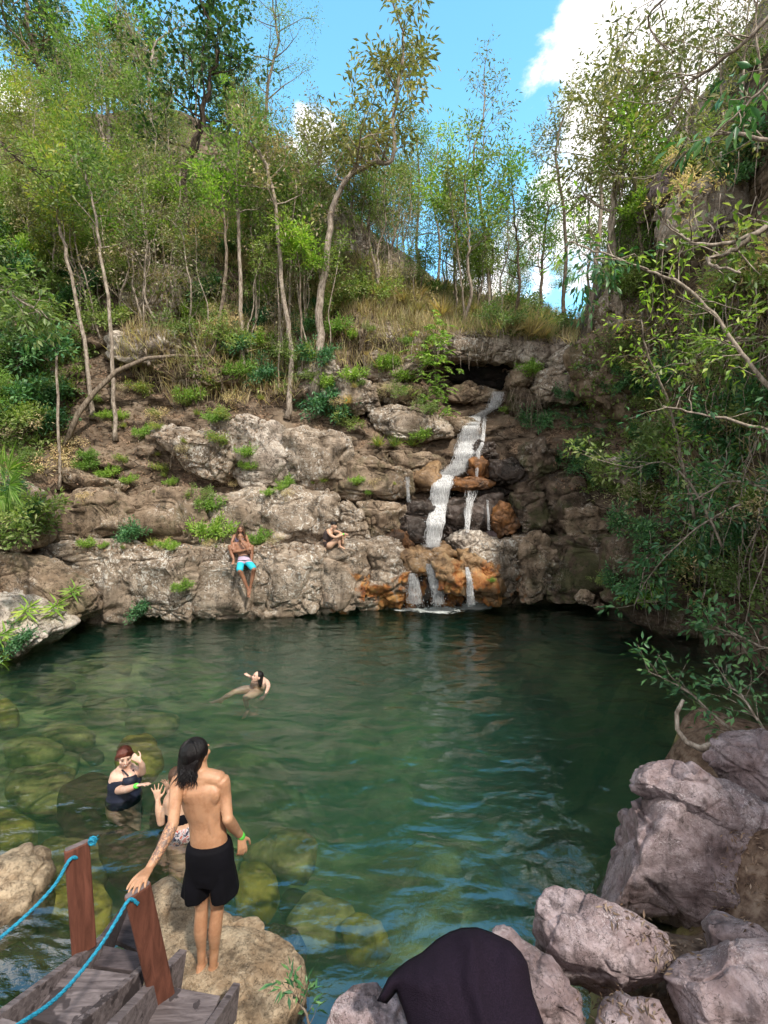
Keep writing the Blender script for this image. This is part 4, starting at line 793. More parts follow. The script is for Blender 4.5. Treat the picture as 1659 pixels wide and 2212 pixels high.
class Body(MB):
    def limb(s, pts, rad, side=(1, 0, 0), sides=14, capk=1.):
        """rounded tube; rad items are r or (r_side, r_depth)"""
        pts = [Vector(p) for p in pts]; rad = [(r_, r_) if not hasattr(r_, '__len__') else r_ for r_ in rad]
        # smooth the control polygon
        P2 = []; R2 = []
        n = len(pts)
        for i in range(n-1):
            p0 = pts[max(0, i-1)]; p1 = pts[i]; p2 = pts[i+1]; p3 = pts[min(n-1, i+2)]
            for k in range(4):
                t = k/4; P2.append(.5*((2*p1)+(p2-p0)*t+(2*p0-5*p1+4*p2-p3)*t*t+(3*p1-p0-3*p2+p3)*t**3)); w = t*t*(3-2*t)
                R2.append((rad[i][0]*(1-w)+rad[i+1][0]*w, rad[i][1]*(1-w)+rad[i+1][1]*w))
        P2.append(pts[-1]); R2.append(rad[-1])
        t0 = (P2[0]-P2[1]).normalized(); t1 = (P2[-1]-P2[-2]).normalized(); m0 = min(R2[0])*capk; m1 = min(R2[-1])*capk
        PP = [P2[0]+t0*m0*.95, P2[0]+t0*m0*.7, P2[0]+t0*m0*.35]+P2+[P2[-1]+t1*m1*.35, P2[-1]+t1*m1*.7, P2[-1]+t1*m1*.95]
        RR = [tuple(q*.3 for q in R2[0]), tuple(q*.72 for q in R2[0]), tuple(q*.94 for q in R2[0])]+R2+[tuple(q*.94 for q in R2[-1]), tuple(q*.72 for q in R2[-1]), tuple(q*.3 for q in R2[-1])]
        v = []; f = []; sd = Vector(side)
        for i, p in enumerate(PP):
            t = (PP[min(i+1, len(PP)-1)]-PP[max(i-1, 0)]).normalized(); u = sd-t*sd.dot(t)
            u = u.normalized() if u.length > .05 else t.orthogonal().normalized(); w = t.cross(u)
            for k in range(sides):
                a = 2*math.pi*k/sides; v.append(p+u*math.cos(a)*RR[i][0]+w*math.sin(a)*RR[i][1])
        m = len(PP)
        for i in range(m-1):
            for k in range(sides): f.append((i*sides+k, i*sides+(k+1) % sides, (i+1)*sides+(k+1) % sides, (i+1)*sides+k))
        f.append(tuple(range(sides-1, -1, -1))); f.append(tuple(range((m-1)*sides, m*sides))); s.add(v, f)
    def ball(s, c, r, ax=None):
        """ellipsoid; r = (rx, ry, rz) along ax (three unit vectors)"""
        vs, fs = ico(3); ax = ax or (Vector((1, 0, 0)), Vector((0, 1, 0)), Vector((0, 0, 1))); c = Vector(c)
        r_ = (r, r, r) if not hasattr(r, '__len__') else r
        s.add([c+ax[0]*v.x*r_[0]+ax[1]*v.y*r_[1]+ax[2]*v.z*r_[2] for v in vs], fs)
    def hand(s, wrist, d, nrm, size=.18, curl=.25, spread=.18, thumb=1):
        """wrist point, finger direction d, back-of-hand normal nrm; thumb = +1/-1 picks the thumb side"""
        wrist = Vector(wrist); d = Vector(d).normalized(); nrm = (Vector(nrm)-d*Vector(nrm).dot(d)).normalized(); sd = d.cross(nrm)*thumb; k = size/.18
        s.limb([wrist, wrist+d*.035*k, wrist+d*.085*k], [(.026*k, .017*k), (.034*k, .014*k), (.040*k, .012*k)], side=sd)
        for j, (off, ln) in enumerate([(.030, .072), (.010, .082), (-.010, .076), (-.030, .058)]):
            b = wrist+d*(.088-abs(off)*.15)*k+sd*off*k; a = off/.03*spread
            dd = (d+sd*a).normalized(); c = curl*(1+.15*j); p1 = b+(dd*math.cos(c*.5)-nrm*math.sin(c*.5))*ln*.42*k
            p2 = p1+(dd*math.cos(c*1.4)-nrm*math.sin(c*1.4))*ln*.32*k; p3 = p2+(dd*math.cos(c*2.2)-nrm*math.sin(c*2.2))*ln*.24*k
            s.limb([b, p1, p2, p3], [.0092*k, .0086*k, .0076*k, .0062*k], side=sd, sides=8)
        b = wrist+d*.025*k+sd*.024*k; p1 = b+(d*.55+sd*.75-nrm*.25).normalized()*.042*k; p2 = p1+(d*.85+sd*.4-nrm*.3).normalized()*.034*k; p3 = p2+(d*.95+sd*.15-nrm*.3).normalized()*.022*k
        s.limb([b, p1, p2, p3], [.014*k, .0115*k, .0095*k, .0075*k], side=sd, sides=8)
    def foot(s, ankle, d, up=(0, 0, 1), size=.25, side=1):
        ankle = Vector(ankle); d = Vector(d).normalized(); up = Vector(up); up = (up-d*up.dot(d)).normalized(); sd = d.cross(up); k = size/.25; sole = ankle-up*.065*k
        s.limb([ankle, ankle-up*.03*k-d*.012*k, sole-d*.03*k+up*.028*k], [(.034*k, .04*k), (.034*k, .042*k), (.03*k, .03*k)], side=sd)
        s.limb([ankle-up*.02*k+d*.02*k, sole+d*.08*k+up*.032*k, sole+d*.15*k+up*.018*k], [(.033*k, .034*k), (.038*k, .028*k), (.044*k, .017*k)], side=sd)
        for j in range(5):
            o = (j-2)*.0165*k*side; ln = (.05, .045, .04, .034, .028)[j]*k; b = sole+d*(.155-abs(j-1)*.006)*k-sd*o*1+up*.014*k
            s.limb([b, b+d*ln*.6, b+d*ln-up*.004*k], [(.0115*k if j else .014*k)]*2+[.009*k], side=sd, sides=8)
    def head(s, c, up, fwd, size=.225, ears=True):
        """c = centre of the skull; size = chin to crown"""
        c = Vector(c); up = Vector(up).normalized(); fwd = Vector(fwd); fwd = (fwd-up*fwd.dot(up)).normalized(); sd = fwd.cross(up); k = size/.225; ax = (sd, fwd, up)
        s.ball(c+up*.022*k-fwd*.008*k, (.074*k, .092*k, .086*k), ax); s.ball(c-up*.035*k+fwd*.03*k, (.058*k, .06*k, .07*k), ax)
        s.ball(c-up*.083*k+fwd*.06*k, (.026*k, .022*k, .018*k), ax)                                  # chin
        s.limb([c+up*.008*k+fwd*.084*k, c-up*.018*k+fwd*.098*k, c-up*.03*k+fwd*.104*k], [(.007*k, .008*k), (.010*k, .011*k), (.015*k, .010*k)], side=sd, sides=8)
        for q in (-1, 1):
            s.ball(c+up*.022*k+fwd*.076*k+sd*q*.03*k, (.026*k, .010*k, .007*k), ax)                    # brow
            s.ball(c-up*.022*k+fwd*.062*k+sd*q*.042*k, (.02*k, .022*k, .02*k), ax)                     # cheek
            if ears: s.ball(c-up*.006*k-fwd*.006*k+sd*q*.077*k, (.008*k, .018*k, .03*k), ax)
        return ax, k
    def finish(s, name, mat, parent, voxel=.008, smooth=6, fac=.5):
        me = bpy.data.meshes.new(name); me.from_pydata(s.v, [], s.f); me.update(); o = bpy.data.objects.new(name, me); COL.objects.link(o)
        r_ = o.modifiers.new('r', 'REMESH'); r_.mode = 'VOXEL'; r_.voxel_size = voxel; r_.use_smooth_shade = True
        if smooth: m2 = o.modifiers.new('s', 'SMOOTH'); m2.iterations = smooth; m2.factor = fac
        dg = bpy.context.evaluated_depsgraph_get(); dg.update(); me2 = bpy.data.meshes.new_from_object(o.evaluated_get(dg)); me2.name = name
        bpy.data.objects.remove(o); o2 = bpy.data.objects.new(name, me2); COL.objects.link(o2); me2.materials.clear(); me2.materials.append(M[mat] if isinstance(mat, str) else mat)
        if parent: kid(o2, parent)
        return o2
def face_bits(parent, c, ax, k, mouth='closed', eyes='open'):
    c = Vector(c); sd, fw, up = ax
    for q in (-1, 1):
        b = Body(); b.ball(c+up*.008*k+fw*.087*k+sd*q*.03*k, (.013*k, .006*k, .0055*k if eyes == 'open' else .0025*k), ax); kid(b.build('eye', M['eye'], None, smooth=True), parent)
        b = Body(); b.limb([c+up*.026*k+fw*.086*k+sd*q*.016*k, c+up*.03*k+fw*.086*k+sd*q*.032*k, c+up*.026*k+fw*.078*k+sd*q*.05*k], [.0025*k, .003*k, .002*k], sides=6); kid(b.build('eyebrow', M['hair_brown'], None, smooth=True), parent)
    b = Body(); b.ball(c-up*.053*k+fw*.088*k, (.024*k, .008*k, .0065*k if mouth == 'closed' else .012*k), ax); kid(b.build('mouth', M['lips'], None, smooth=True), parent)
    if mouth == 'smile': b = Body(); b.ball(c-up*.053*k+fw*.092*k, (.018*k, .006*k, .007*k), ax); kid(b.build('teeth', M['teeth'], None, smooth=True), parent)
def person(loc, label): return tag(empty('person', loc), label, 'person')
def V3(*a): return Vector(a)

# --- the man standing on the tan boulder, seen from behind
tb = [o_ for o_ in COL.objects if o_.get('label', '').startswith('large dry tan boulder')][0]
_p = PZ(452, 2092, .235); _h = [BVHTree.FromPolygons([tb.location+v.co for v in tb.data.vertices], [tuple(q.vertices) for q in tb.data.polygons]).ray_cast(_p+Vector((dx, dy, 3)), Vector((0, 0, -1)))[0] for dx in (-.08, .08) for dy in (0, .15)]
tb.location.z += .238-max(h_.z for h_ in _h if h_)
ft = PZ(447, 2098, .30); man = person(ft, 'tattooed man with long black hair and black shorts standing on boulder')
b = Body(); Ym = 3.32
pel = P(453, 1850, Ym); hipL = P(433, 1868, Ym); hipR = P(474, 1866, Ym)
b.limb([P(455, 1875, Ym+.01), P(454, 1848, Ym), P(451, 1815, Ym), P(447, 1775, Ym+.01), P(441, 1738, Ym+.01), P(435, 1702, Ym), P(433, 1686, Ym)],
       [(.145, .10), (.158, .115), (.132, .088), (.128, .085), (.152, .098), (.168, .098), (.12, .07)], side=(1, 0, 0), sides=22)
b.limb([P(434, 1700, Ym), P(432, 1680, Ym+.01), P(429, 1645, Ym+.04)], [(.085, .07), (.060, .06), (.056, .058)], sides=16)          # neck
b.limb([P(395, 1683, Ym), P(433, 1677, Ym), P(472, 1681, Ym)], [(.055, .05), (.06, .06), (.055, .05)], side=(0, 1, 0))        # shoulder girdle
hc = P(424, 1628, Ym+.05)
ax, k = b.head(hc, V3(-.02, -.12, 1), V3(.35, 1, .15), .235)
for sx, (x, y) in ((-1, (405, 1722)), (1, (463, 1718))):      # shoulder blades
    b.limb([P(x-sx*8, y-14, Ym-.05), P(x, y, Ym-.062), P(x-sx*2, y+20, Ym-.05)], [(.036, .022), (.042, .024), (.022, .016)])
for sx in (-1, 1):                                     # muscle cords either side of the spine
    b.limb([P(438+sx*9, 1735, Ym-.055), P(446+sx*9, 1780, Ym-.055), P(450+sx*9, 1806, Ym-.055)], [(.028, .024), (.026, .022), (.022, .018)])
# right arm (image right), elbow bent a little, hand behind the hip
shR = P(479, 1687, Ym); elR = P(492, 1768, Ym-.06); wrR = P(521, 1806, Ym+.10)
b.limb([P(466, 1690, Ym), shR, P(485, 1716, Ym), P(489, 1745, Ym-.03), elR], [.05, .056, .047, .041, .037])
b.limb([elR, P(502, 1783, Ym), P(512, 1796, Ym+.06), wrR], [.040, .040, .032, .0245])
b.hand(wrR, P(524, 1840, Ym+.08)-wrR, V3(.6, -.6, .3), .185, curl=.45, spread=.1, thumb=-1)
# left arm reaching back to the post top
shL = P(386, 1689, Ym-.02); elL = P(374, 1778, 3.07); wrL = P(322, 1876, 2.84)
b.limb([P(400, 1692, Ym), shL, P(380, 1720, Ym-.10), P(377, 1750, 3.14), elL], [.05, .056, .046, .040, .036])
b.limb([elL, P(362, 1805, 3.01), P(345, 1838, 2.93), wrL], [.038, .041, .032, .0245])
hd = PT2+V3(0, -.0, .045)-wrL; b.hand(wrL, V3(hd.x-.005, hd.y, hd.z-.02), V3(-.2, .25, 1), .205, curl=.22, spread=.13, thumb=1)
# legs
kL = P(436, 1962, Ym+.02); kR = P(470, 1960, Ym+.02); aL = P(435, 2084, Ym+.03); aR = P(460, 2092, Ym+.02)
for h, kn_, a in ((hipL, kL, aL), (hipR, kR, aR)):
    m_ = (h+kn_)/2; c1 = kn_*.68+a*.32
    b.limb([h, m_, kn_+V3(0, 0, .05), kn_, c1+V3(0, -.022, 0), kn_*.3+a*.7, a], [(.085, .09), (.068, .072), (.052, .055), (.047, .05), (.048, .053), (.034, .036), (.027, .032)])
b.foot(aL, V3(.12, 1, -.02), size=.25, side=-1); b.foot(aR, V3(.62, .8, -.02), size=.25, side=1)
body_o = b.finish('body', 'skin_tan', man, voxel=.0055, smooth=5)
# hair: cap plus wet strands to the nape
hb = Body(); sd, fw, up = ax
hb.ball(hc+up*.032-fw*.018, (.094, .102, .098), ax); hb.ball(hc-up*.03-fw*.05, (.080, .062, .085), ax)
hb.limb([hc-fw*.075+up*.01, hc-fw*.105-up*.075, hc-fw*.105-up*.10, hc-fw*.10-up*.12], [(.092, .045), (.084, .04), (.062, .028), (.03, .012)], side=sd)
hb.ball(hc+up*.02-sd*.035-fw*.03, (.06, .085, .08), ax)
hair = hb.finish('hair', 'hair_black', man, voxel=.008, smooth=4)
st = MB(); rr = random.Random(11)
for i in range(120):
    a = rr.uniform(-1, 1); p0 = hc-fw*(.078-.03*a*a)+sd*a*.066-up*rr.uniform(.0, .08); ln = rr.uniform(.03, .075); p0 = p0-fw*.02; pts = [p0]
    cx1 = rr.gauss(0, .022); 
    for j in range(1, 6):
        t = j/5; pts.append(p0+V3(cx1*t+rr.gauss(0, .004)+.012*math.sin(t*4+i), -.075*t, -ln*t*1.25))
    st.tube(pts, [.0045, .005, .0045, .0035, .0025, .001], 4)
for i in range(260):   # surface locks over the skull
    th = rr.uniform(-1.25, 1.25); p = []
    for j in range(7):
        ph = .15+j*.27; q = V3(math.sin(th)*math.sin(ph), -math.cos(th)*math.sin(ph), math.cos(ph))
        p.append(hc+up*.026-fw*.018+sd*q.x*.0965+fw*q.y*.106+up*(q.z*.1015+.004)-up*max(0, ph-1.5)*.05)
    st.tube(p, [.003, .0045, .005, .005, .005, .0045, .002], 4)
kid(st.build('hair_strands', M['hair_black'], None, smooth=True), man)
# shorts: loose legs with a hem, slightly ragged folds
def shorts(parent, waist, crotch, legs, mat, name='shorts', depth=.115, vox=.008):
    s_ = Body(); s_.limb(waist[0], waist[1], side=(1, 0, 0), sides=24, capk=.25)
    for pts, rad in legs: s_.limb(pts, rad, side=(1, 0, 0), sides=24, capk=.12)
    return s_.finish(name, mat, parent, voxel=vox, smooth=3)
sh = shorts(man, ([P(452, 1822, Ym-.005), P(453, 1842, Ym-.005), P(454, 1868, Ym), P(454, 1892, Ym)], [(.160, .124), (.172, .135), (.174, .134), (.165, .115)]), None,
       [([P(431, 1862, Ym), P(427, 1895, Ym), P(424, 1930, Ym)], [(.085, .115), (.096, .11), (.100, .108)]), ([P(476, 1862, Ym), P(481, 1895, Ym), P(486, 1928, Ym)], [(.088, .115), (.098, .11), (.102, .108)])], 'cloth_black')
for v in sh.data.vertices:
    t = max(0, min(1, (1.25-v.co.z)/.5)); v.co += v.normal*noise.noise(V3(v.co.x*16, v.co.y*14, v.co.z*3))*.022*t
# wristband and tattoo on the forearm
wb_ = Body(); wb_.limb([wrR+(wrR-elR).normalized()*-.012, wrR+(wrR-elR).normalized()*.008], [.0285, .0285]); kid(wb_.build('wristband', M['band_green'], None, smooth=True), man)
def tattoo_skin():
    m = M['skin_tan'].copy(); m.name = 'skin_tan_tattooed'; nt = m.node_tree; N = NT(nt)
    bs = [n for n in nt.nodes if n.type == 'BSDF_PRINCIPLED'][0]; old = bs.inputs['Base Color'].links[0].from_socket
    pos = N.n('NewGeometry').outputs['Position']; a_, c_ = elL, wrL; d = (c_-a_)
    t = N.math('DIVIDE', N.n('VectorMath', {0: N.n('VectorMath', {0: pos, 1: tuple(a_)}, operation='SUBTRACT').outputs[0], 1: tuple(d)}, operation='DOT_PRODUCT').outputs['Value'], d.length_squared)
    x = N.n('SeparateXYZ', {'Vector': pos}).outputs[0]
    msk = N.math('MULTIPLY', N.math('MULTIPLY', N.sm(t, .02, .12), N.sm(t, .95, .8)), N.sm(x, -1.25, -1.32))
    wv = N.n('VectorMath', {0: pos, 1: N.n('VectorMath', {0: N.n('TexNoise', {'Vector': pos, 'Scale': 18.}).outputs['Color'], 1: (.06, .06, .06)}, operation='MULTIPLY').outputs[0]}, operation='ADD').outputs[0]
    vo = N.n('TexVoronoi', {'Vector': wv, 'Scale': 38.}, feature='DISTANCE_TO_EDGE').outputs['Distance']; nn = N.noise(pos, 30, 4, .6)
    ink = N.math('MAXIMUM', N.sm(vo, .10, .05), N.sm(nn, .54, .58)); msk = N.math('MULTIPLY', N.math('MULTIPLY', N.math('MULTIPLY', msk, ink), N.sm(N.n('SeparateXYZ', {'Vector': pos}).outputs[2], 1.2, 1.3)), .72)
    nt.links.new(N.mix(msk, old, (.07, .06, .065)), bs.inputs['Base Color']); return m
body_o.data.materials.clear(); body_o.data.materials.append(tattoo_skin())

# --- woman in black bikini behind him, back to us, arms raised
Yb = 5.05
w2 = person(PZ(385, 1800, -1.0), 'woman in black bikini top seen from behind, hands raised, hidden by the man')
b = Body(); z0 = 0
def Q(px, py, dy=0.): return P(px, py, Yb+dy)
b.limb([Q(394, 1850, .0), Q(394, 1808), Q(393, 1790), Q(390, 1768), Q(388, 1750), Q(386, 1728), Q(385, 1712)], [(.16, .13), (.185, .14), (.18, .14), (.15, .115), (.155, .115), (.165, .11), (.12, .08)], sides=20)
b.limb([Q(385, 1718), Q(383, 1690)], [(.06, .06), (.052, .052)])
hc2 = Q(381, 1678, .03); ax2, k2 = b.head(hc2, V3(0, 0, 1), V3(-.5, 1, 0), .22)
b.limb([Q(372, 1722), Q(365, 1728), Q(356, 1755), Q(349, 1776)], [.05, .052, .045, .04])
eL = Q(348, 1776); wL = Q(341, 1728, .02); b.limb([eL, Q(343, 1752), wL], [.042, .038, .025])
b.hand(wL, V3(-.12, .1, 1), V3(.2, -1, 0), .19, curl=.12, spread=.5, thumb=1)
b.limb([Q(402, 1722), Q(408, 1745, .12), Q(390, 1745, .3), Q(372, 1722, .36), Q(364, 1706, .36)], [.05, .045, .04, .034, .025])
b.hand(Q(364, 1706, .36), V3(-.25, -.1, 1), V3(.3, 1, 0), .18, curl=.2, spread=.4, thumb=-1)
for sx in (-1, 1):
    b.limb([Q(394+sx*14, 1812), Q(394+sx*13, 1860), Q(394+sx*12, 1915)], [(.10, .11), (.085, .09), (.06, .065)])
b.finish('body', 'skin_light', w2, voxel=.0075, smooth=5)
c = Body(); c.limb([Q(389, 1755, 0), Q(389, 1763, 0)], [(.162, .122), (.160, .121)], sides=24); c.finish('bikini_top', 'cloth_black', w2, voxel=.008, smooth=1)
def stripe_mat():
    m, nt, out = mat_new('patterned_bikini'); N = NT(nt); pos = N.n('NewGeometry').outputs['Position']
    a = N.noise(pos, 28, 2, .5); col = N.ramp(a, [(.40, (.03, .03, .06)), (.5, (.5, .48, .5)), (.6, (.35, .08, .06))])
    b = N.n('BsdfPrincipled', {'Base Color': col, 'Roughness': .7}); nt.links.new(b.outputs[0], out.inputs[0]); return m
c = Body(); c.limb([Q(393, 1791, 0), Q(394, 1797, 0)], [(.190, .148), (.195, .152)], sides=24); c.finish('bikini_bottom', stripe_mat(), w2, voxel=.008, smooth=1)
hb = Body(); hb.ball(hc2+ax2[2]*.03-ax2[1]*.015, (.084, .096, .088), ax2); hb.ball(hc2-ax2[1]*.09+ax2[2]*.03, .045, ax2); hb.finish('hair', 'hair_brown', w2, voxel=.008, smooth=3)

# --- red-haired woman standing in the water
Yr = 5.65
w3 = person(PZ(270, 1735, -.9), 'red-haired woman in black swimsuit laughing waist-deep beside dark sunken boulder')
b = Body()
def Q(px, py, dy=0.): return P(px, py, Yr+dy)
b.limb([Q(268, 1745, .02), Q(268, 1722), Q(267, 1704), Q(268, 1688), Q(271, 1672), Q(273, 1662)], [(.20, .17), (.20, .165), (.165, .145), (.175, .15), (.17, .125), (.12, .08)], side=(.85, .5, 0), sides=20)
b.limb([Q(273, 1668), Q(272, 1650, -.02)], [(.068, .066), (.062, .06)])
hc3 = Q(269, 1634, -.04); f3 = V3(.55, -.83, -.28); ax3, k3 = b.head(hc3, V3(.12, -.1, 1), f3, .235)
b.ball(Q(280, 1678, -.13), (.070, .064, .064)); b.ball(Q(290, 1679, -.045), (.066, .064, .064))
b.limb([Q(262, 1668), Q(255, 1672, -.02), Q(254, 1690, -.07), Q(257, 1706, -.12)], [.065, .068, .062, .052])
b.limb([Q(257, 1706, -.12), Q(275, 1705, -.24), Q(296, 1697, -.30)], [.052, .042, .027])
b.hand(Q(297, 1697, -.30), V3(1, -.15, .32), V3(-.2, .3, 1), .18, curl=.25, spread=.15, thumb=-1)
b.limb([Q(284, 1666), Q(291, 1664, .0), Q(301, 1670, -.02), Q(307, 1668, -.06)], [.058, .058, .05, .045])
b.limb([Q(307, 1668, -.06), Q(307, 1655, -.12), Q(303, 1645, -.16)], [.045, .036, .026])
b.hand(Q(303, 1645, -.16), V3(-.55, -.1, .5), V3(.4, -.8, .3), .17, curl=.9, spread=.1, thumb=1)
for sx, q in ((-1, 0), (1, .1)):
    b.limb([Q(270+sx*10, 1738), Q(278+sx*9, 1770), Q(286+sx*5, 1815)], [(.12, .12), (.095, .095), (.055, .055)])
b.finish('body', 'skin_fair', w3, voxel=.008, smooth=5); face_bits(w3, hc3, ax3, k3, 'smile', 'shut')
c = Body(); c.limb([Q(268, 1722), Q(267, 1704), Q(268, 1692), Q(269, 1685)], [(.208, .173), (.172, .152), (.182, .156), (.178, .150)], side=(.85, .5, 0), sides=22)
c.ball(Q(281, 1684, -.145), (.084, .078, .066)); c.ball(Q(291, 1685, -.055), (.080, .078, .066)); c.finish('swimsuit', 'cloth_navy', w3, voxel=.009, smooth=2)
c = MB(); c.tube([Q(277, 1676, -.20), Q(265, 1664, -.11), Q(260, 1662, 0), Q(259, 1672, .12)], .008, 6); c.tube([Q(292, 1676, -.12), Q(288, 1664, -.08), Q(286, 1662, .05)], .008, 6); kid(c.build('strap', M['cloth_navy'], None, smooth=True), w3)
c = Body(); c.limb([Q(293.5, 1698, -.295), Q(295.5, 1697.5, -.30)], [.031, .031]); kid(c.build('wristband', M['band_green'], None, smooth=True), w3)
hb = Body(); sd, fw, up = ax3; hb.ball(hc3+up*.040-fw*.012, (.086, .096, .084), ax3); hb.ball(hc3-fw*.05-up*.02, (.082, .065, .085), ax3); hb.ball(hc3-fw*.11+up*.0, .045, ax3)
for sx in (-1, 1): hb.limb([hc3+up*.085+fw*.045+sd*sx*.02, hc3+up*.05+fw*.03+sd*sx*.068, hc3-up*.01-fw*.015+sd*sx*.084, hc3-up*.06-fw*.05+sd*sx*.06], [(.03, .02), (.024, .022), (.022, .026), (.02, .02)]); hb.finish('hair', 'hair_red', w3, voxel=.008, smooth=3)

# --- swimmer on her back
w4 = person(PZ(556, 1476, 0), 'dark-haired woman floating on her back in the green water')
b = Body()
def q(px, py, z): return PZ(px, py, z)
hip = q(553, 1490, -.17); ch = q(561, 1474, -.06); nk = q(560, 1467, .02)
b.limb([hip, q(556, 1483, -.13), ch, q(563, 1470, -.02)], [(.16, .11), (.14, .10), (.16, .11), (.13, .08)], side=(1, .2, 0), sides=18)
b.limb([q(562, 1471, .0), q(559, 1465, .10)], [.058, .052])
hc4 = q(556, 1462, .16); ax4, k4 = b.head(hc4, V3(.35, .3, 1), V3(-.8, -.65, .1), .22)
b.ball(q(556, 1476, -.02), .065); b.ball(q(566, 1477, -.02), .065)
b.limb([q(569, 1470, .0), q(576, 1474, .0), q(580, 1482, -.02)], [.055, .05, .042]); b.limb([q(580, 1482, -.02), q(577, 1493, -.02), q(572, 1503, -.03)], [.042, .036, .026]); b.hand(q(572, 1503, -.03), V3(-.3, -1, -.1), V3(0, 0, 1), .17, curl=.2)
b.limb([q(553, 1468, .0), q(545, 1464, -.04), q(538, 1462, -.02)], [.045, .038, .03]); b.hand(q(538, 1462, -.02), V3(-.7, .5, .35), V3(0, 0, 1), .17, curl=.2)
b.limb([hip+V3(-.05, 0, 0), q(528, 1490, -.12), q(507, 1494, -.12)], [(.09, .09), (.078, .078), (.052, .055)]); b.limb([q(507, 1494, -.12), q(492, 1503, -.18), q(476, 1512, -.2)], [.052, .05, .03]); b.foot(q(476, 1512, -.2), V3(-1, -.5, .25), size=.23)
b.limb([hip+V3(.05, -.02, 0), q(548, 1499, -.16), q(530, 1507, -.14)], [(.09, .09), (.078, .078), (.054, .055)]); b.limb([q(530, 1507, -.14), q(532, 1519, -.34), q(535, 1532, -.55)], [.052, .046, .03]); b.foot(q(535, 1532, -.55), V3(-.3, -.8, -.4), size=.23)
b.finish('body', 'skin_fair', w4, voxel=.0095, smooth=4); face_bits(w4, hc4, ax4, k4)
hb = Body(); sd, fw, up = ax4; hb.ball(hc4+up*.03-fw*.022, (.080, .092, .084), ax4); hb.limb([hc4-fw*.06, hc4-fw*.10-up*.08, hc4-fw*.13-up*.15], [.06, .045, .02]); hb.finish('hair', 'hair_black', w4, voxel=.009, smooth=3)
c = Body(); c.limb([q(559, 1479, -.06), q(561, 1475, -.04)], [(.165, .112), (.166, .112)], side=(1, .2, 0)); c.finish('bikini_top', 'skin_light', w4, voxel=.01, smooth=1)

# --- couple on the ledge
def ledge_y(px, py, off=.0):
    h, n = cast(px, py); return (h.y if h else 13)-off
yl = min(ledge_y(527, 1215), ledge_y(500, 1215), ledge_y(545, 1215))
Ys = yl-.04
man2 = person(P(527, 1212, Ys), 'shirtless man in turquoise striped shorts sitting on the ledge, hand at mouth')
b = Body()
def Q(px, py, dy=0.): return P(px, py, Ys+dy)
b.limb([Q(527, 1210, -.02), Q(526, 1198, .02), Q(523, 1184, .09), Q(521, 1174, .14)], [(.155, .11), (.14, .10), (.19, .115), (.15, .08)], sides=18)
b.limb([Q(521, 1175, .13), Q(520, 1167, .12)], [.06, .055])
hc5 = Q(520, 1160, .10); ax5, k5 = b.head(hc5, V3(0, 0, 1), V3(.1, -1, -.05), .23)
b.limb([Q(510, 1175, .12), Q(504, 1177, .10), Q(506, 1192, .0)], [.055, .055, .042]); b.limb([Q(506, 1192, .0), Q(519, 1191, -.10), Q(532, 1187, -.12)], [.042, .036, .027]); b.hand(Q(532, 1187, -.12), V3(1, .1, .2), V3(0, -1, .2), .18, curl=.3)
b.limb([Q(532, 1175, .12), Q(539, 1178, .10), Q(538, 1193, -.03)], [.055, .055, .044]); b.limb([Q(538, 1193, -.03), Q(531, 1181, -.12), Q(523, 1171, -.10)], [.042, .036, .027]); b.hand(Q(523, 1171, -.10), V3(-.35, .2, .9), V3(0, -1, 0), .18, curl=.5)
for sx, (hx, kx, ky, axx, ay) in ((-1, (521, 518, 1234, 536, 1274)), (1, (534, 548, 1230, 541, 1268))):
    b.limb([Q(hx, 1212, 0), Q((hx+kx)/2, (1212+ky)/2-2, -.20), Q(kx, ky, -.36)], [(.095, .09), (.078, .078), (.06, .062)]); kk = Q(kx, ky, -.36); aa = Q(axx, ay, -.28)
    b.limb([kk, kk*.65+aa*.35+V3(0, .03, 0), aa], [.058, .055, .034]); b.foot(aa, V3(.15*-sx, -.55, -.8), up=V3(0, -.8, .55), size=.26, side=sx)
b.finish('body', 'skin_brown', man2, voxel=.010, smooth=3); face_bits(man2, hc5, ax5, k5)
hb = Body(); sd, fw, up = ax5; hb.ball(hc5+up*.034-fw*.02, (.080, .094, .082), ax5); hb.finish('hair', 'hair_black', man2, voxel=.012, smooth=2)
def shorts_mat():
    m, nt, out = mat_new('striped_shorts'); N = NT(nt); z = N.n('SeparateXYZ', {'Vector': N.n('NewGeometry').outputs['Position']}).outputs[2]
    y = N.n('SeparateXYZ', {'Vector': N.n('NewGeometry').outputs['Position']}).outputs[1]
    t = N.math('ADD', z, N.math('MULTIPLY', y, .75)); t0 = Q(527, 1208, 0).z+.75*Q(527, 1208, 0).y
    f = N.n('MapRange', {'Value': t, 'From Min': t0+.07, 'From Max': t0-.42}).outputs['Result']
    r_ = N.n('ValToRGB', {'Fac': f}); r_.color_ramp.interpolation = 'CONSTANT'; e = r_.color_ramp.elements
    for p, c in [(0, (.02, .02, .03)), (.10, (.45, .36, .48)), (.34, (.02, .018, .025)), (.42, (.45, .34, .44)), (.54, (.02, .45, .58))]:
        el = e[0] if p == 0 else e.new(p); el.color = (*c, 1)
    e[-1].color = (.02, .45, .58, 1)
    b = N.n('BsdfPrincipled', {'Base Color': r_.outputs[0], 'Roughness': .7}); nt.links.new(b.outputs[0], out.inputs[0]); return m
c = Body(); c.limb([Q(527, 1204, 0), Q(527, 1212, -.02)], [(.155, .112), (.165, .13)], sides=18)
c.limb([Q(521, 1212, -.02), Q(519, 1222, -.22), Q(518, 1230, -.32)], [(.10, .10), (.092, .09), (.09, .085)]); c.limb([Q(534, 1212, -.02), Q(541, 1220, -.22), Q(546, 1226, -.32)], [(.10, .10), (.092, .09), (.09, .085)])
c.finish('shorts', shorts_mat(), man2, voxel=.011, smooth=2)
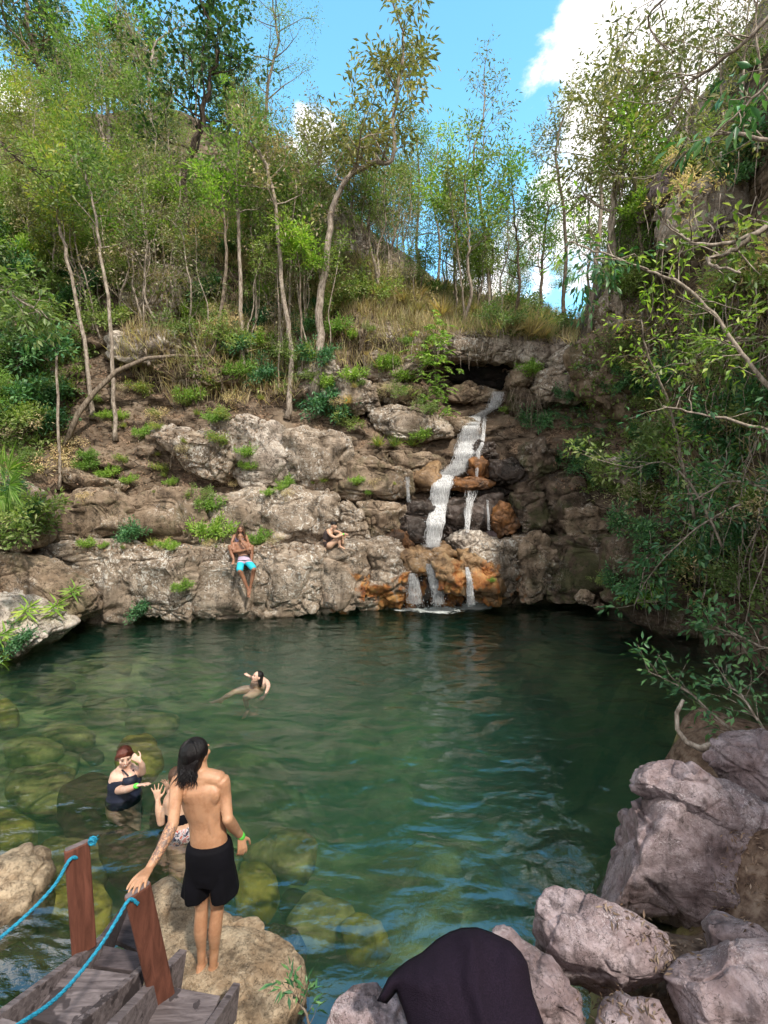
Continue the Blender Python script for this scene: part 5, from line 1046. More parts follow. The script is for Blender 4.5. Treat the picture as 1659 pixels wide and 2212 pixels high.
c = Body(); c.limb([Q(524.5, 1173, -.10), Q(525.5, 1174.5, -.105)], [.031, .031]); kid(c.build('wristband', M['teeth'], None, smooth=True), man2)

w6 = person(P(520, 1190, Ys+.4), 'woman with long dark hair sitting behind the man in turquoise shorts')
b = Body()
b.limb([Q(519, 1186, .42), Q(519, 1172, .42), Q(518, 1158, .38), Q(518, 1154, .37)], [(.16, .12), (.12, .10), (.15, .10), (.11, .07)], sides=16)
b.limb([Q(518, 1157, .37), Q(519, 1150, .33)], [.05, .046]); hc6 = Q(520, 1144, .29); ax6, k6 = b.head(hc6, V3(0, 0, 1), V3(.1, -1, -.1), .215)
for sx, (s1, e1, h1) in ((-1, ((506, 1158), (501, 1171), (503, 1180))), (1, ((531, 1158), (536, 1170), (538, 1180)))):
    b.limb([Q(*s1, .36), Q(*e1, .24)], [.047, .036]); b.limb([Q(*e1, .24), Q(*h1, .06)], [.036, .024]); b.hand(Q(*h1, .06), V3(.3*-sx, -.8, -.5), V3(0, -.3, 1), .165, curl=.3)
    kx = 496 if sx < 0 else 544; fx = 505 if sx < 0 else 543
    b.limb([Q(519+sx*9, 1188, .36), Q(519+sx*17, 1182, .2), Q(kx, 1181, .04)], [.085, .07, .055]); b.limb([Q(kx, 1181, .04), Q((kx+fx)/2, 1196, .02), Q(fx, 1209, -.05)], [.055, .05, .032]); b.foot(Q(fx, 1209, -.05), V3(.1*-sx, -1, -.3), size=.23)
b.finish('body', 'skin_brown', w6, voxel=.010, smooth=3); face_bits(w6, hc6, ax6, k6)
hb = Body(); sd, fw, up = ax6; hb.ball(hc6+up*.03-fw*.02, (.084, .094, .084), ax6)
for sx in (-1, 1): hb.limb([hc6+sd*sx*.06+up*.03, hc6+sd*sx*.085-up*.06, hc6+sd*sx*.10-up*.17, hc6+sd*sx*.10-up*.27], [(.035, .05), (.034, .045), (.035, .04), (.018, .02)])
hb.limb([hc6-fw*.06, hc6-fw*.08-up*.1, hc6-fw*.09-up*.2], [(.075, .04), (.075, .035), (.05, .02)], side=sd); hb.finish('hair', 'hair_brown', w6, voxel=.011, smooth=2)
c = Body(); c.limb([Q(519, 1176, .42), Q(518, 1162, .385)], [(.128, .108), (.150, .108)], sides=16); c.finish('top', 'cloth_lilac', w6, voxel=.012, smooth=1)

# --- woman hugging her knees
Yk = ledge_y(722, 1200)+.10
w7 = person(P(716, 1184, Yk), 'short-haired woman in brown bikini hugging her knees on the ledge')
b = Body()
def Q(px, py, dy=0.): return P(px, py, Yk+dy)
b.limb([Q(711, 1177, .05), Q(707, 1168, .04), Q(708, 1157, .0), Q(712, 1149, -.02)], [(.13, .15), (.11, .115), (.12, .13), (.08, .10)], side=(0, 1, 0), sides=18)
b.limb([Q(713, 1149, -.02), Q(717, 1142, -.05)], [.052, .048]); hc7 = Q(721, 1135, -.06); ax7, k7 = b.head(hc7, V3(.05, 0, 1), V3(.75, -.6, -.05), .22)
for dy, kx in ((-.12, 735), (.08, 739)):
    kk = Q(kx, 1156, dy); aa = Q(kx-1 if dy < 0 else kx+3, 1179, dy)
    b.limb([Q(713, 1178, dy*.8), Q(724, 1169, dy), kk], [(.10, .10), (.078, .078), (.055, .056)]); b.limb([kk, (kk+aa)/2+V3(-.03, 0, 0), aa], [.055, .052, .032]); b.foot(aa, V3(.9, -.45, -.12), size=.23)
b.limb([Q(710, 1150, -.11), Q(716, 1157, -.20), Q(724, 1161, -.24)], [.05, .045, .036]); b.limb([Q(724, 1161, -.24), Q(734, 1158, -.24), Q(744, 1153, -.2)], [.036, .032, .024]); b.hand(Q(744, 1153, -.2), V3(.8, .3, -.3), V3(0, -1, .2), .165, curl=.5)
b.limb([Q(716, 1149, .1), Q(727, 1148, .1), Q(738, 1153, -.02), Q(744, 1158, -.1)], [.045, .042, .034, .024]); b.hand(Q(744, 1158, -.1), V3(.4, -.9, -.3), V3(1, 0, .2), .165, curl=.5)
b.finish('body', 'skin_light', w7, voxel=.009, smooth=3); face_bits(w7, hc7, ax7, k7, 'open')
hb = Body(); sd, fw, up = ax7; hb.ball(hc7+up*.038-fw*.018, (.080, .094, .078), ax7); hb.ball(hc7+up*.05+fw*.04, (.06, .05, .05), ax7); hb.finish('hair', 'hair_black', w7, voxel=.011, smooth=2)
c = Body(); c.limb([Q(707.5, 1161, .01), Q(708.5, 1154, -.005)], [(.125, .135), (.123, .130)], side=(0, 1, 0)); c.finish('bikini_top', 'cloth_brown', w7, voxel=.011, smooth=1)
c = Body(); c.limb([Q(709, 1171, .045), Q(711, 1176, .05)], [(.135, .145), (.136, .155)], side=(0, 1, 0)); c.finish('bikini_bottom', 'cloth_brown', w7, voxel=.011, smooth=1)
c = Body(); c.limb([Q(741, 1154.5, -.21), Q(742, 1154, -.21)], [.029, .029]); kid(c.build('wristband', M['band_green'], None, smooth=True), w7)

# ------------------------------------------------------------------ black cloth on the rocks at the bottom edge
cl_out = [(807, 2163), (818, 2140), (832, 2112), (850, 2092), (876, 2072), (908, 2054), (942, 2024), (970, 2008), (997, 1999), (1031, 1998), (1062, 2008), (1107, 2030), (1130, 2054), (1144, 2078), (1150, 2110), (1156, 2146), (1180, 2212), (1195, 2290), (1040, 2330), (895, 2300), (876, 2215), (864, 2178), (851, 2144), (829, 2170)]
cc = PD(1010, 2140, 2.35); cz = (CAM-cc).normalized(); ca = Vector((0, 0, 1)).cross(cz).normalized(); cb = cz.cross(ca)
loc2 = []
for x, y in cl_out:
    d = ray(x, y); t = (cc-CAM).dot(cz)/d.dot(cz); p = CAM+d*t-cc; loc2.append((p.dot(ca), p.dot(cb)))
def inside(x, y, poly):
    c_ = False; j = len(poly)-1
    for i in range(len(poly)):
        xi, yi = poly[i]; xj, yj = poly[j]
        if (yi > y) != (yj > y) and x < (xj-xi)*(y-yi)/(yj-yi)+xi: c_ = not c_
        j = i
    return c_
def edge_d(x, y, poly):
    best = 9; p = Vector((x, y))
    for i in range(len(poly)):
        a = Vector(poly[i]); e = Vector(poly[(i+1) % len(poly)])-a; t = max(0, min(1, (p-a).dot(e)/e.length_squared)); best = min(best, (a+e*t-p).length)
    return best
bm = bmesh.new(); vs = [bm.verts.new((x, y, 0)) for x, y in loc2]; bm.faces.new(vs)
bmesh.ops.triangulate(bm, faces=bm.faces)
for _ in range(6): bmesh.ops.subdivide_edges(bm, edges=[e for e in bm.edges if e.calc_length() > .022], cuts=1, use_grid_fill=False); bmesh.ops.triangulate(bm, faces=bm.faces)
bmesh.ops.beautify_fill(bm, faces=bm.faces, edges=bm.edges)
for v in bm.verts:
    d = edge_d(v.co.x, v.co.y, loc2); u = min(1, d/.20); h = .20*math.sqrt(max(0, 1-(1-u)**2))
    fold = math.sin(v.co.x*26+v.co.y*9+noise.noise(Vector((v.co.x*5, v.co.y*5, 0)))*3)*.018+noise.fractal(Vector((v.co.x*6, v.co.y*3, 3)), 1, 2, 3)*.03+noise.ridged_multi_fractal(Vector((v.co.x*5, v.co.y*2.2, 7)), 1, 2, 3, 1, 2)*.012
    p = cc+ca*v.co.x+cb*v.co.y+cz*(h-.12+fold*min(1, d/.05)); v.co = p
bmesh.ops.recalc_face_normals(bm, faces=bm.faces)
me = bpy.data.meshes.new('draped_cloth'); bm.to_mesh(me); bm.free(); me.polygons.foreach_set('use_smooth', [True]*len(me.polygons))
M['cloth_dark'] = simple_mat('cloth_dark', (.018, .011, .022), rough=.9, var=.35, scale=170, bump=.6, spec=.12, col2=(.009, .006, .012))
o = link('draped_cloth', me, M['cloth_dark']); sl = o.modifiers.new('solid', 'SOLIDIFY'); sl.thickness = .008; tag(o, 'large dark purple-black cloth draped over the rocks at the bottom edge', 'cloth')
#PART3
# ------------------------------------------------------------------ vegetation
HB = make_bvh()
def leaf_arrays(pts, dirs, ln, wd, rng, fold=.25, droop=.0):
    """one folded pointed leaf per point: 4 vertices, 2 triangles"""
    n = len(pts); pts = np.asarray(pts, float); d = np.asarray(dirs, float)
    d = d/np.maximum(1e-6, np.linalg.norm(d, axis=1, keepdims=True)); d[:, 2] -= droop; d = d/np.maximum(1e-6, np.linalg.norm(d, axis=1, keepdims=True))
    r_ = rng.normal(size=(n, 3)); r_[:, 2] = np.abs(r_[:, 2])+.6; s = np.cross(d, r_); s /= np.maximum(1e-6, np.linalg.norm(s, axis=1, keepdims=True)); nn = np.cross(s, d)
    L_ = (np.asarray(ln)*rng.uniform(.65, 1.25, n))[:, None]; W_ = (np.asarray(wd)*rng.uniform(.75, 1.2, n))[:, None]
    a = pts; b = pts+d*L_*.45+s*W_*.5+nn*W_*fold; c = pts+d*L_-nn*L_*.08; e = pts+d*L_*.45-s*W_*.5+nn*W_*fold
    v = np.stack([a, b, c, e], 1).reshape(-1, 3); i = np.arange(n)*4
    f = np.concatenate([np.stack([i, i+1, i+2], 1), np.stack([i, i+2, i+3], 1)]); return v, f
class Plant:
    def __init__(s, seed): s.w = MB(); s.lp = []; s.ld = []; s.rr = random.Random(seed); s.rng = np.random.default_rng(seed)
    def leaves_at(s, p, n, spread, out=None, up=.2):
        g = s.rng.normal(size=(n, 3)); q = g*spread*.55+np.array(p); s.lp.append(q); d = g+s.rng.normal(size=(n, 3))*.5
        if out is not None: d = d+np.array(out)*1.1
        d[:, 2] += up; s.ld.append(d)
    def branch(s, p, d, ln, r_, depth, leafn, spread, bend=.25, grav=.0, kids=3, leafup=.2):
        rr = s.rr; pts = [Vector(p)]; d = Vector(d).normalized(); k = 4
        for i in range(k):
            d = (d+Vector((rr.gauss(0, bend), rr.gauss(0, bend), rr.gauss(.06, bend*.6)-grav))).normalized(); pts.append(pts[-1]+d*ln/k)
        s.w.tube(pts, [r_*(1-.75*i/k) for i in range(k+1)], 5 if r_ > .02 else 3, cap=False)
        if depth == 0:
            for i in range(1, k+1): s.leaves_at(pts[i], leafn, spread, d, leafup)
            return
        for j in range(kids):
            t = rr.uniform(.35, 1.)*k; i = min(int(t), k-1); q = pts[i].lerp(pts[i+1], t-i)
            a = rr.uniform(0, 6.28); o = Vector((math.cos(a), math.sin(a), rr.uniform(-.1, .7)))
            s.branch(q, d*.6+o*.8, ln*rr.uniform(.42, .65), r_*.5, depth-1, leafn, spread, bend, grav, kids, leafup)
        s.branch(pts[-1], d, ln*.55, r_*.3, 0, leafn, spread, bend, grav, kids, leafup)
    def leafmesh(s, name, ln, wd, droop=.3, fold=.25):
        p = np.concatenate(s.lp); d = np.concatenate(s.ld); v, f = leaf_arrays(p, d, ln, wd, s.rng, fold, droop); return mesh_np(name, v, f)
    def woodmesh(s, name):
        me = bpy.data.meshes.new(name); me.from_pydata([tuple(v) for v in s.w.v], [], s.w.f); me.update(); me.polygons.foreach_set('use_smooth', [True]*len(me.polygons)); return me
def tree_meshes(seed, path, r0, r1, nb, bl, leafn, spread, ln, wd, start=.45, depth=2, kids=3, droop=.3, grav=0., bend=.25, upb=.5):
    """path in metres from the base"""
    t_ = Plant(seed); rr = t_.rr; pts = [Vector(p) for p in path]; fine = []
    n = len(pts)
    for i in range(n-1):
        p0 = pts[max(0, i-1)]; p1 = pts[i]; p2 = pts[i+1]; p3 = pts[min(n-1, i+2)]
        for k in range(4):
            t = k/4; q = .5*((2*p1)+(p2-p0)*t+(2*p0-5*p1+4*p2-p3)*t*t+(3*p1-p0-3*p2+p3)*t**3); fine.append(q+Vector((rr.gauss(0, r0*.25), rr.gauss(0, r0*.25), 0)) if i+k else q)
    fine.append(pts[-1]); m = len(fine)
    rad = [r0+(r1-r0)*(i/(m-1))**.8 for i in range(m)]; rad[0] *= 1.35
    t_.w.tube(fine, rad, 8)
    for b in range(nb):
        t = (start+(1-start)*((b+rr.random())/nb))*(m-1); i = min(int(t), m-2); q = fine[i].lerp(fine[i+1], t-i)
        a = b*2.4+rr.uniform(-.5, .5); sc = 1-.45*(t/(m-1)-start)/(1-start+1e-6)
        t_.branch(q, Vector((math.cos(a), math.sin(a), rr.uniform(upb-.3, upb+.4))), bl*sc*rr.uniform(.7, 1.2), rad[i]*.5, depth-1, leafn, spread, bend, grav, kids)
    tp = (fine[-1]-fine[-3]).normalized(); t_.branch(fine[-1], tp, bl*.8, rad[-1]*.9, depth-1, leafn, spread, bend, grav, kids)
    return t_.woodmesh('trunk'), t_.leafmesh('crown', ln, wd, droop)
def put_tree(name, label, loc, wood, crown, bark, leaf, group=None, sc=1., rz=0., cat='tree', tilt=(0, 0)):
    r_ = empty(name, loc); r_.rotation_euler = (tilt[0], tilt[1], rz); r_.scale = (sc, sc, sc); tag(r_, label, cat, group)
    link('trunk' if cat == 'tree' else 'stem', wood, M[bark], r_); link('crown' if cat == 'tree' else 'leaves', crown, M[leaf], r_); return r_
def pxpath(pts, Y=None, dY=0.):
    if Y is None:
        h, n_ = cast(*pts[0]); Y = (h.y if h else 15)-.05
    base = P(pts[0][0], pts[0][1], Y); n = len(pts)
    return base, [P(x, y, Y+dY*i/(n-1))-base for i, (x, y) in enumerate(pts)]

# prominent trees, each from its own measured trunk
TR = [
 # label, px path, r0, r1, nb, branch len, leafn, spread, leaf len, width, start, bark, leaf, extra
 ('thin leaning pale tree at far left above the earth slope', [(200, 905), (190, 800), (166, 660), (140, 530), (120, 455), (112, 400)], .075, .03, 9, 1.3, 9, .22, .16, .06, .6, 'bark_pale', 'leaf_yellow', {}),
 ('tall thin pale tree standing in the middle of the earth slope', [(250, 952), (244, 830), (232, 640), (216, 545), (206, 460), (186, 385)], .07, .03, 9, 1.2, 9, .22, .15, .06, .62, 'bark_pale', 'leaf_mid', {}),
 ('small sapling with dark umbrella of leaves left of the earth slope', [(129, 1058), (126, 900), (121, 745)], .045, .03, 9, .62, 12, .14, .16, .07, .93, 'bark_pale', 'leaf_deep', dict(depth=1, upb=.15)),
 ('straight pale tree rising left of the twin trunks', [(525, 805), (522, 700), (517, 560), (512, 420), (516, 330)], .085, .04, 9, 1.4, 8, .24, .16, .07, .65, 'bark_pale', 'leaf_mid', {}),
 ('pale trunk with spreading roots on top of the upper ledge', [(620, 905), (629, 800), (622, 700), (608, 600), (599, 500), (588, 400), (560, 330)], .10, .045, 9, 1.5, 7, .26, .15, .06, .62, 'bark_pale', 'leaf_grey', {}),
 ('thin straight trunk just right of the rooted pale trunk', [(624, 800), (626, 640), (629, 520), (640, 400)], .05, .025, 8, 1.1, 7, .22, .15, .06, .6, 'bark_pale', 'leaf_mid', {}),
 ('big pale tree with a bent limb and tall crown in the centre', [(682, 850), (690, 745), (692, 650), (705, 560), (716, 470), (745, 390), (800, 352), (850, 345), (852, 240), (866, 150), (872, 70)], .15, .04, 17, 1.9, 10, .28, .22, .075, .45, 'bark_pale', 'leaf_olive', dict(droop=.6)),
 ('slender grey trunk twin to the big bent-limbed tree', [(696, 700), (690, 600), (686, 500), (680, 400), (700, 300)], .06, .03, 9, 1.3, 7, .24, .16, .06, .6, 'bark_mid', 'leaf_olive', {}),
 ('leaning thin trunk right of the high pale outcrop', [(458, 772), (478, 660), (488, 560), (486, 480), (480, 400)], .065, .03, 8, 1.1, 8, .22, .15, .06, .62, 'bark_mid', 'leaf_bright', {}),
 ('gnarled dark tree with round leaves over the left outcrop', [(408, 530), (406, 470), (394, 385), (430, 280), (446, 200), (470, 120), (455, 50)], .15, .05, 15, 2.3, 9, .3, .19, .13, .38, 'bark_dark', 'leaf_dark', dict(droop=.5)),
 ('bushy silver-leafed tree behind the gnarled dark tree', [(332, 410), (330, 280), (322, 200), (330, 110)], .10, .05, 13, 2.1, 9, .32, .15, .06, .35, 'bark_pale', 'leaf_grey', {}),
 ('thin white stem in front of the pale high outcrop', [(362, 672), (355, 570), (348, 460), (352, 420)], .035, .02, 5, .7, 6, .16, .14, .06, .7, 'bark_pale', 'leaf_bright', {}),
 ('slender almost bare white tree against the blue gap', [(1062, 700), (1052, 580), (1042, 460), (1022, 340), (1044, 250), (1046, 180)], .075, .022, 8, 1.5, 2, .2, .16, .05, .72, 'bark_pale', 'leaf_olive', dict(depth=2, droop=.7, upb=.9)),
 ('tall spotted tree at the foot of the right cliff top', [(1340, 720), (1332, 600), (1325, 480), (1340, 360), (1362, 260), (1375, 200)], .13, .05, 14, 1.9, 9, .3, .19, .065, .38, 'bark_pale', 'leaf_olive', dict(droop=.6)),
 ('thin trunk left of the rooted pale trunk', [(551, 770), (553, 660), (548, 560), (540, 470)], .05, .025, 7, 1.0, 7, .2, .15, .06, .62, 'bark_pale', 'leaf_mid', {}),
 ('thin crooked trunk before the big pale tree', [(654, 800), (650, 690), (648, 590), (640, 540)], .04, .02, 6, .8, 9, .18, .16, .06, .6, 'bark_mid', 'leaf_bright', {}),
 ('forked dark little tree half bare above the straight trunks', [(592, 560), (590, 500), (596, 450), (622, 400), (650, 372)], .075, .03, 10, 1.5, 3, .2, .14, .06, .4, 'bark_dark', 'leaf_grey', {}),
 ('huge dark-leaved tree at the upper left corner', [(112, 330), (108, 230), (80, 130), (60, 40), (50, -40)], .20, .07, 16, 3.0, 12, .4, .24, .11, .25, 'bark_mid', 'leaf_dark', dict(droop=.4)),
 ('bright green tree behind the silver-leafed tree', [(235, 330), (232, 230), (240, 140), (260, 60)], .12, .05, 14, 2.4, 12, .34, .2, .09, .3, 'bark_pale', 'leaf_bright', {}),
 ('feathery tree with fine leaves against the sky left of centre', [(560, 420), (570, 300), (580, 180), (600, 90), (590, 20)], .10, .04, 13, 2.2, 13, .3, .10, .035, .4, 'bark_mid', 'leaf_mid', {}),
 ('dense small tree on the skyline between falls and right cliff', [(1168, 700), (1170, 600), (1175, 520), (1185, 450)], .08, .04, 12, 1.3, 10, .24, .13, .05, .35, 'bark_mid', 'leaf_bright', {}),
 ('airy tree with leaf tufts left of the cloud', [(1215, 720), (1222, 560), (1215, 430), (1200, 330), (1215, 260)], .09, .035, 12, 1.7, 9, .26, .14, .05, .42, 'bark_mid', 'leaf_olive', {}),
 ('wispy tree reaching into the cloud right of centre', [(1275, 720), (1290, 560), (1300, 400), (1310, 280), (1330, 200)], .10, .035, 13, 1.9, 8, .28, .17, .055, .4, 'bark_pale', 'leaf_olive', dict(droop=.7)),
 ('twiggy tree above the dark cave', [(945, 620), (950, 520), (930, 400), (945, 330)], .08, .03, 12, 1.5, 7, .24, .13, .05, .35, 'bark_pale', 'leaf_yellow', {}),
 ('rounded green tree right of the big bent-limbed tree', [(905, 600), (900, 500), (905, 400), (900, 300)], .09, .04, 13, 1.7, 12, .26, .14, .055, .3, 'bark_mid', 'leaf_mid', {}),
]
for i, (lab, pth, r0, r1, nb, bl, ln_, spr, LL, WW, st_, bk, lf, ex) in enumerate(TR):
    base, loc_path = pxpath(pth); w_, c_ = tree_meshes(100+i, loc_path, r0, r1, nb, bl, ln_, spr, LL, WW, start=st_, **ex)
    put_tree('tree', lab, base, w_, c_, bk, lf)
# arching fallen trunk
base, pp = pxpath([(152, 965), (180, 895), (215, 850), (262, 805), (325, 778), (395, 772), (468, 776)], dY=1.3)
mb = MB(); mb.tube([p+base+Vector((0, -.25, 0)) for p in pp], [.085, .08, .075, .07, .06, .05, .035], 9); mb.tube([base+pp[4]+Vector((0, -.25, 0)), base+pp[4]+Vector((0, -.3, .28))], [.04, .02], 6)
tag(mb.build('fallen_trunk', M['bark_mid'], smooth=True), 'long arched fallen trunk curving over the brown earth slope', 'tree trunk')

# filler trees: prototypes and copies
def proto_path(h, lean, seed, n=6):
    rr = random.Random(seed); x = y = 0; out = [(0, 0, 0)]
    for i in range(1, n): x += rr.gauss(0, lean); y += rr.gauss(0, lean); out.append((x, y, h*i/(n-1)))
    return out
SPEC = []
for s, (h, r0, nb, bl, ln_, spr, LL, WW, st_, bk, lf, ex) in enumerate([
    (5.0, .07, 12, 1.3, 9, .26, .15, .06, .45, 'bark_pale', 'leaf_mid', {}),
    (4.2, .06, 13, 1.3, 12, .26, .13, .055, .3, 'bark_mid', 'leaf_bright', {}),
    (5.5, .08, 13, 1.5, 10, .28, .20, .085, .4, 'bark_pale', 'leaf_olive', dict(droop=.6)),
    (4.6, .05, 14, 1.4, 2, .25, .12, .05, .3, 'bark_pale', 'leaf_grey', {}),
    (3.8, .05, 12, 1.2, 11, .24, .14, .06, .3, 'bark_mid', 'leaf_yellow', {}),
    (4.6, .08, 14, 1.5, 12, .30, .18, .08, .25, 'bark_dark', 'leaf_dark', {}),
    (3.0, .04, 12, .9, 12, .22, .09, .035, .2, 'bark_mid', 'leaf_mid', {}),
    (5.2, .034, 7, .8, 5, .2, .12, .05, .68, 'bark_pale', 'leaf_mid', {}),
    (5.5, .05, 12, 1.3, 4, .26, .15, .045, .4, 'bark_pale', 'leaf_olive', dict(droop=.7, upb=.8))]):
    for v in range(2):
        w_, c_ = tree_meshes(300+s*10+v, proto_path(h, .14, s*7+v), r0, r0*.4, nb, bl, ln_, spr, LL, WW, start=st_, **ex); SPEC.append((w_, c_, bk, lf))
SN = ['slender mid-green tree', 'bushy bright green tree', 'broad-leaved olive tree', 'half-bare twiggy grey tree', 'yellow-tinged small tree', 'dense dark-leaved tree', 'fine-leaved green bush tree', 'slim bare-stemmed pale sapling', 'tall airy grey-green tree']
def in_poly(poly, rr):
    xs_ = [p[0] for p in poly]; ys_ = [p[1] for p in poly]
    for _ in range(200):
        x = rr.uniform(min(xs_), max(xs_)); y = rr.uniform(min(ys_), max(ys_))
        if inside(x, y, poly): return x, y
ZONES = [
 ('thicket on the left hilltop', [(-150, 330), (560, 330), (620, 480), (-150, 500)], 40, (.6, .95), [0, 1, 3, 4, 8, 6, 3]),
 ('wood on the far left ridge', [(-200, 250), (500, 250), (520, 330), (-200, 330)], 16, (.8, 1.15), [0, 1, 3, 5, 8]),
 ('scrub on the left slope above the rocks', [(-100, 500), (240, 500), (240, 640), (-100, 640)], 12, (.45, .75), [1, 4, 6, 2]),
 ('undergrowth left of the earth slope', [(-120, 660), (90, 680), (70, 930), (-120, 940)], 12, (.35, .6), [6, 5, 1, 5]),
 ('thicket on the central crest', [(560, 500), (900, 600), (880, 650), (560, 600)], 28, (.6, 1.1), [8, 3, 8, 3, 6, 0, 8]),
 ('scrub above the waterfall', [(880, 615), (1150, 660), (1230, 700), (1100, 715), (880, 690)], 26, (.5, 1.25), [8, 3, 1, 6, 8, 0]),
 ('bushes beside the right gorge rim', [(1180, 650), (1400, 560), (1430, 640), (1230, 740)], 18, (.5, 1.2), [8, 1, 8, 6, 0]),
 ('wood along the right cliff top', [(1330, 350), (1480, 300), (1560, 250), (1640, 120), (1700, 100), (1700, 200), (1560, 330), (1420, 420)], 6, (.4, .65), [8, 3, 8]),
 ('trunk-crowded slope above the ledges', [(340, 560), (760, 560), (720, 860), (400, 820), (150, 700)], 44, (.55, 1.05), [7, 7, 3, 7, 8]),
 ('ridge behind the big bent-limbed tree', [(760, 440), (980, 600), (900, 612), (760, 560)], 18, (.4, .8), [8, 3, 6, 0, 1]),
 ('shrubs clinging to the right cliff', [(1400, 620), (1690, 420), (1690, 1000), (1480, 1050), (1360, 900)], 4, (.2, .3), [6, 1, 3, 0]),
]
rz_ = random.Random(5); ntree = 0
for zn, poly, n, (s0, s1), kinds in ZONES:
    for i in range(n):
        q = in_poly(poly, rz_); h, nn = cast(*q)
        if h is None: continue
        k = kinds[i % len(kinds)]; w_, c_, bk, lf = SPEC[k*2+rz_.randint(0, 1)]
        put_tree('tree', SN[k]+' in the '+zn if not zn.startswith(('bush', 'shrub')) else SN[k]+' among the '+zn, h-Vector((0, 0, .15)), w_, c_, bk, lf, group='trees of the '+zn, sc=rz_.uniform(s0, s1), rz=rz_.uniform(0, 6.28), tilt=(rz_.gauss(0, .07), rz_.gauss(0, .09)))
        ntree += 1
# shade trees standing on the right bank outside the picture's right edge and their reach over the gorge
# shrubs, ferns and seedlings
def bush_meshes(seed, h, nb, leafn, spread, ln, wd, droop=.2, up=.9, bend=.25, grav=0.):
    t_ = Plant(seed)
    for b in range(nb):
        a = b*2.4+t_.rr.uniform(-.4, .4); t_.branch((0, 0, 0), (math.cos(a), math.sin(a), t_.rr.uniform(.3, 1.3)*up), h*t_.rr.uniform(.6, 1.1), .012, 1, leafn, spread, bend, grav, 2)
    return t_.woodmesh('stem'), t_.leafmesh('leaves', ln, wd, droop)
def rosette(seed, n=16, ln=.5, wd=.07, nst=3):
    t_ = Plant(seed)
    for s in range(nst):
        b = Vector((t_.rr.gauss(0, .08), t_.rr.gauss(0, .08), 0)); tp = b+Vector((t_.rr.gauss(0, .08), t_.rr.gauss(0, .08), t_.rr.uniform(.2, .45))); t_.w.tube([b, tp], [.012, .008], 4)
        for k in range(n//nst+3):
            a = k*2.4; t_.lp.append(np.array([tp+Vector((0, 0, -.03*k*.3))])); t_.ld.append(np.array([[math.cos(a), math.sin(a), .35+.25*math.sin(k)]]))
    return t_.woodmesh('stem'), t_.leafmesh('leaves', ln, wd, .15)
def tuft(seed, n=60, h=.5):
    t_ = Plant(seed); t_.w.tube([(0, 0, 0), (0, 0, .03)], [.03, .01], 5)
    g = t_.rng.normal(size=(n, 3)); g[:, 2] = np.abs(g[:, 2])*.8+1.2; t_.lp.append(t_.rng.normal(size=(n, 3))*np.array([.06, .06, .01])); t_.ld.append(g)
    return t_.woodmesh('stem'), t_.leafmesh('leaves', h, .022, .12)
def fern_meshes(seed, nfr=7, ln=.6):
    t_ = Plant(seed)
    for f_ in range(nfr):
        a = f_*2.4+t_.rr.uniform(-.3, .3); p = Vector((0, 0, 0)); d = Vector((math.cos(a), math.sin(a), 1.0)).normalized(); pts = [p]
        for k in range(12):
            d = (d+Vector((0, 0, -.13))).normalized(); p = p+d*ln/12; pts.append(p)
            if k > 1:
                s = d.cross(Vector((0, 0, 1))).normalized(); l_ = 1-abs(k-5)/9
                for q in (-1, 1):
                    t_.lp.append(np.array([p])*1.); t_.ld.append(np.array([s*q+d*.5])*1.)
        t_.w.tube(pts, .004, 3)
    return t_.woodmesh('stem'), t_.leafmesh('leaves', .16*ln/.6, .04*ln/.6, .1)
BU = {
 'bright': (bush_meshes(1, .7, 9, 9, .13, .15, .06), 'leaf_bright', 'bright green leafy shrub'),
 'mid': (bush_meshes(2, .8, 10, 10, .14, .11, .05), 'leaf_mid', 'mid green leafy shrub'),
 'deep': (bush_meshes(3, .8, 10, 10, .15, .15, .055), 'leaf_deep', 'deep green shrub'),
 'yellow': (bush_meshes(4, .5, 7, 8, .12, .12, .05), 'leaf_yellow', 'yellow-green seedling'),
 'dry': (bush_meshes(5, .8, 10, 5, .16, .13, .03, bend=.4), 'dry', 'dry brown twiggy shrub'),
 'ros': (rosette(6), 'leaf_bright', 'long-leaved green rosette plant'),
 'tuft': (tuft(7), 'leaf_yellow', 'tuft of long green grass'),
 'drytuft': (tuft(8, 80, .7), 'dry', 'tuft of dry straw-coloured grass'),
 'fern': (fern_meshes(9), 'leaf_deep', 'arching green fern'),
}
def put_bush(kind, px, py, sc, label=None, group=None, off=.05, Y=None, name='shrub'):
    (w_, c_), lf, lb = BU[kind]
    if Y is None:
        h, n_ = cast(px, py)
        if h is None: return
        loc = h+n_*.02+(CAM-h).normalized()*off
    else: loc = P(px, py, Y)
    cat = {'fern': 'fern', 'tuft': 'grass', 'drytuft': 'grass'}.get(kind, 'shrub')
    nm = {'fern': 'fern', 'tuft': 'grass_tuft', 'drytuft': 'grass_tuft'}.get(kind, name)
    out = (CAM-loc).normalized(); r_ = empty(nm, loc); r_.rotation_euler = (.35 if Y is None else 0, 0, 0); r_.rotation_euler.z = rz_.uniform(-.4, .4)
    r_.rotation_euler = (rz_.uniform(.25, .6), rz_.uniform(-.2, .2), rz_.uniform(-.5, .5)); r_.scale = (sc,)*3
    tag(r_, label or lb, cat, group); link('stem', w_, M['bark_mid'], r_); link('leaves', c_, M[lf], r_); return r_
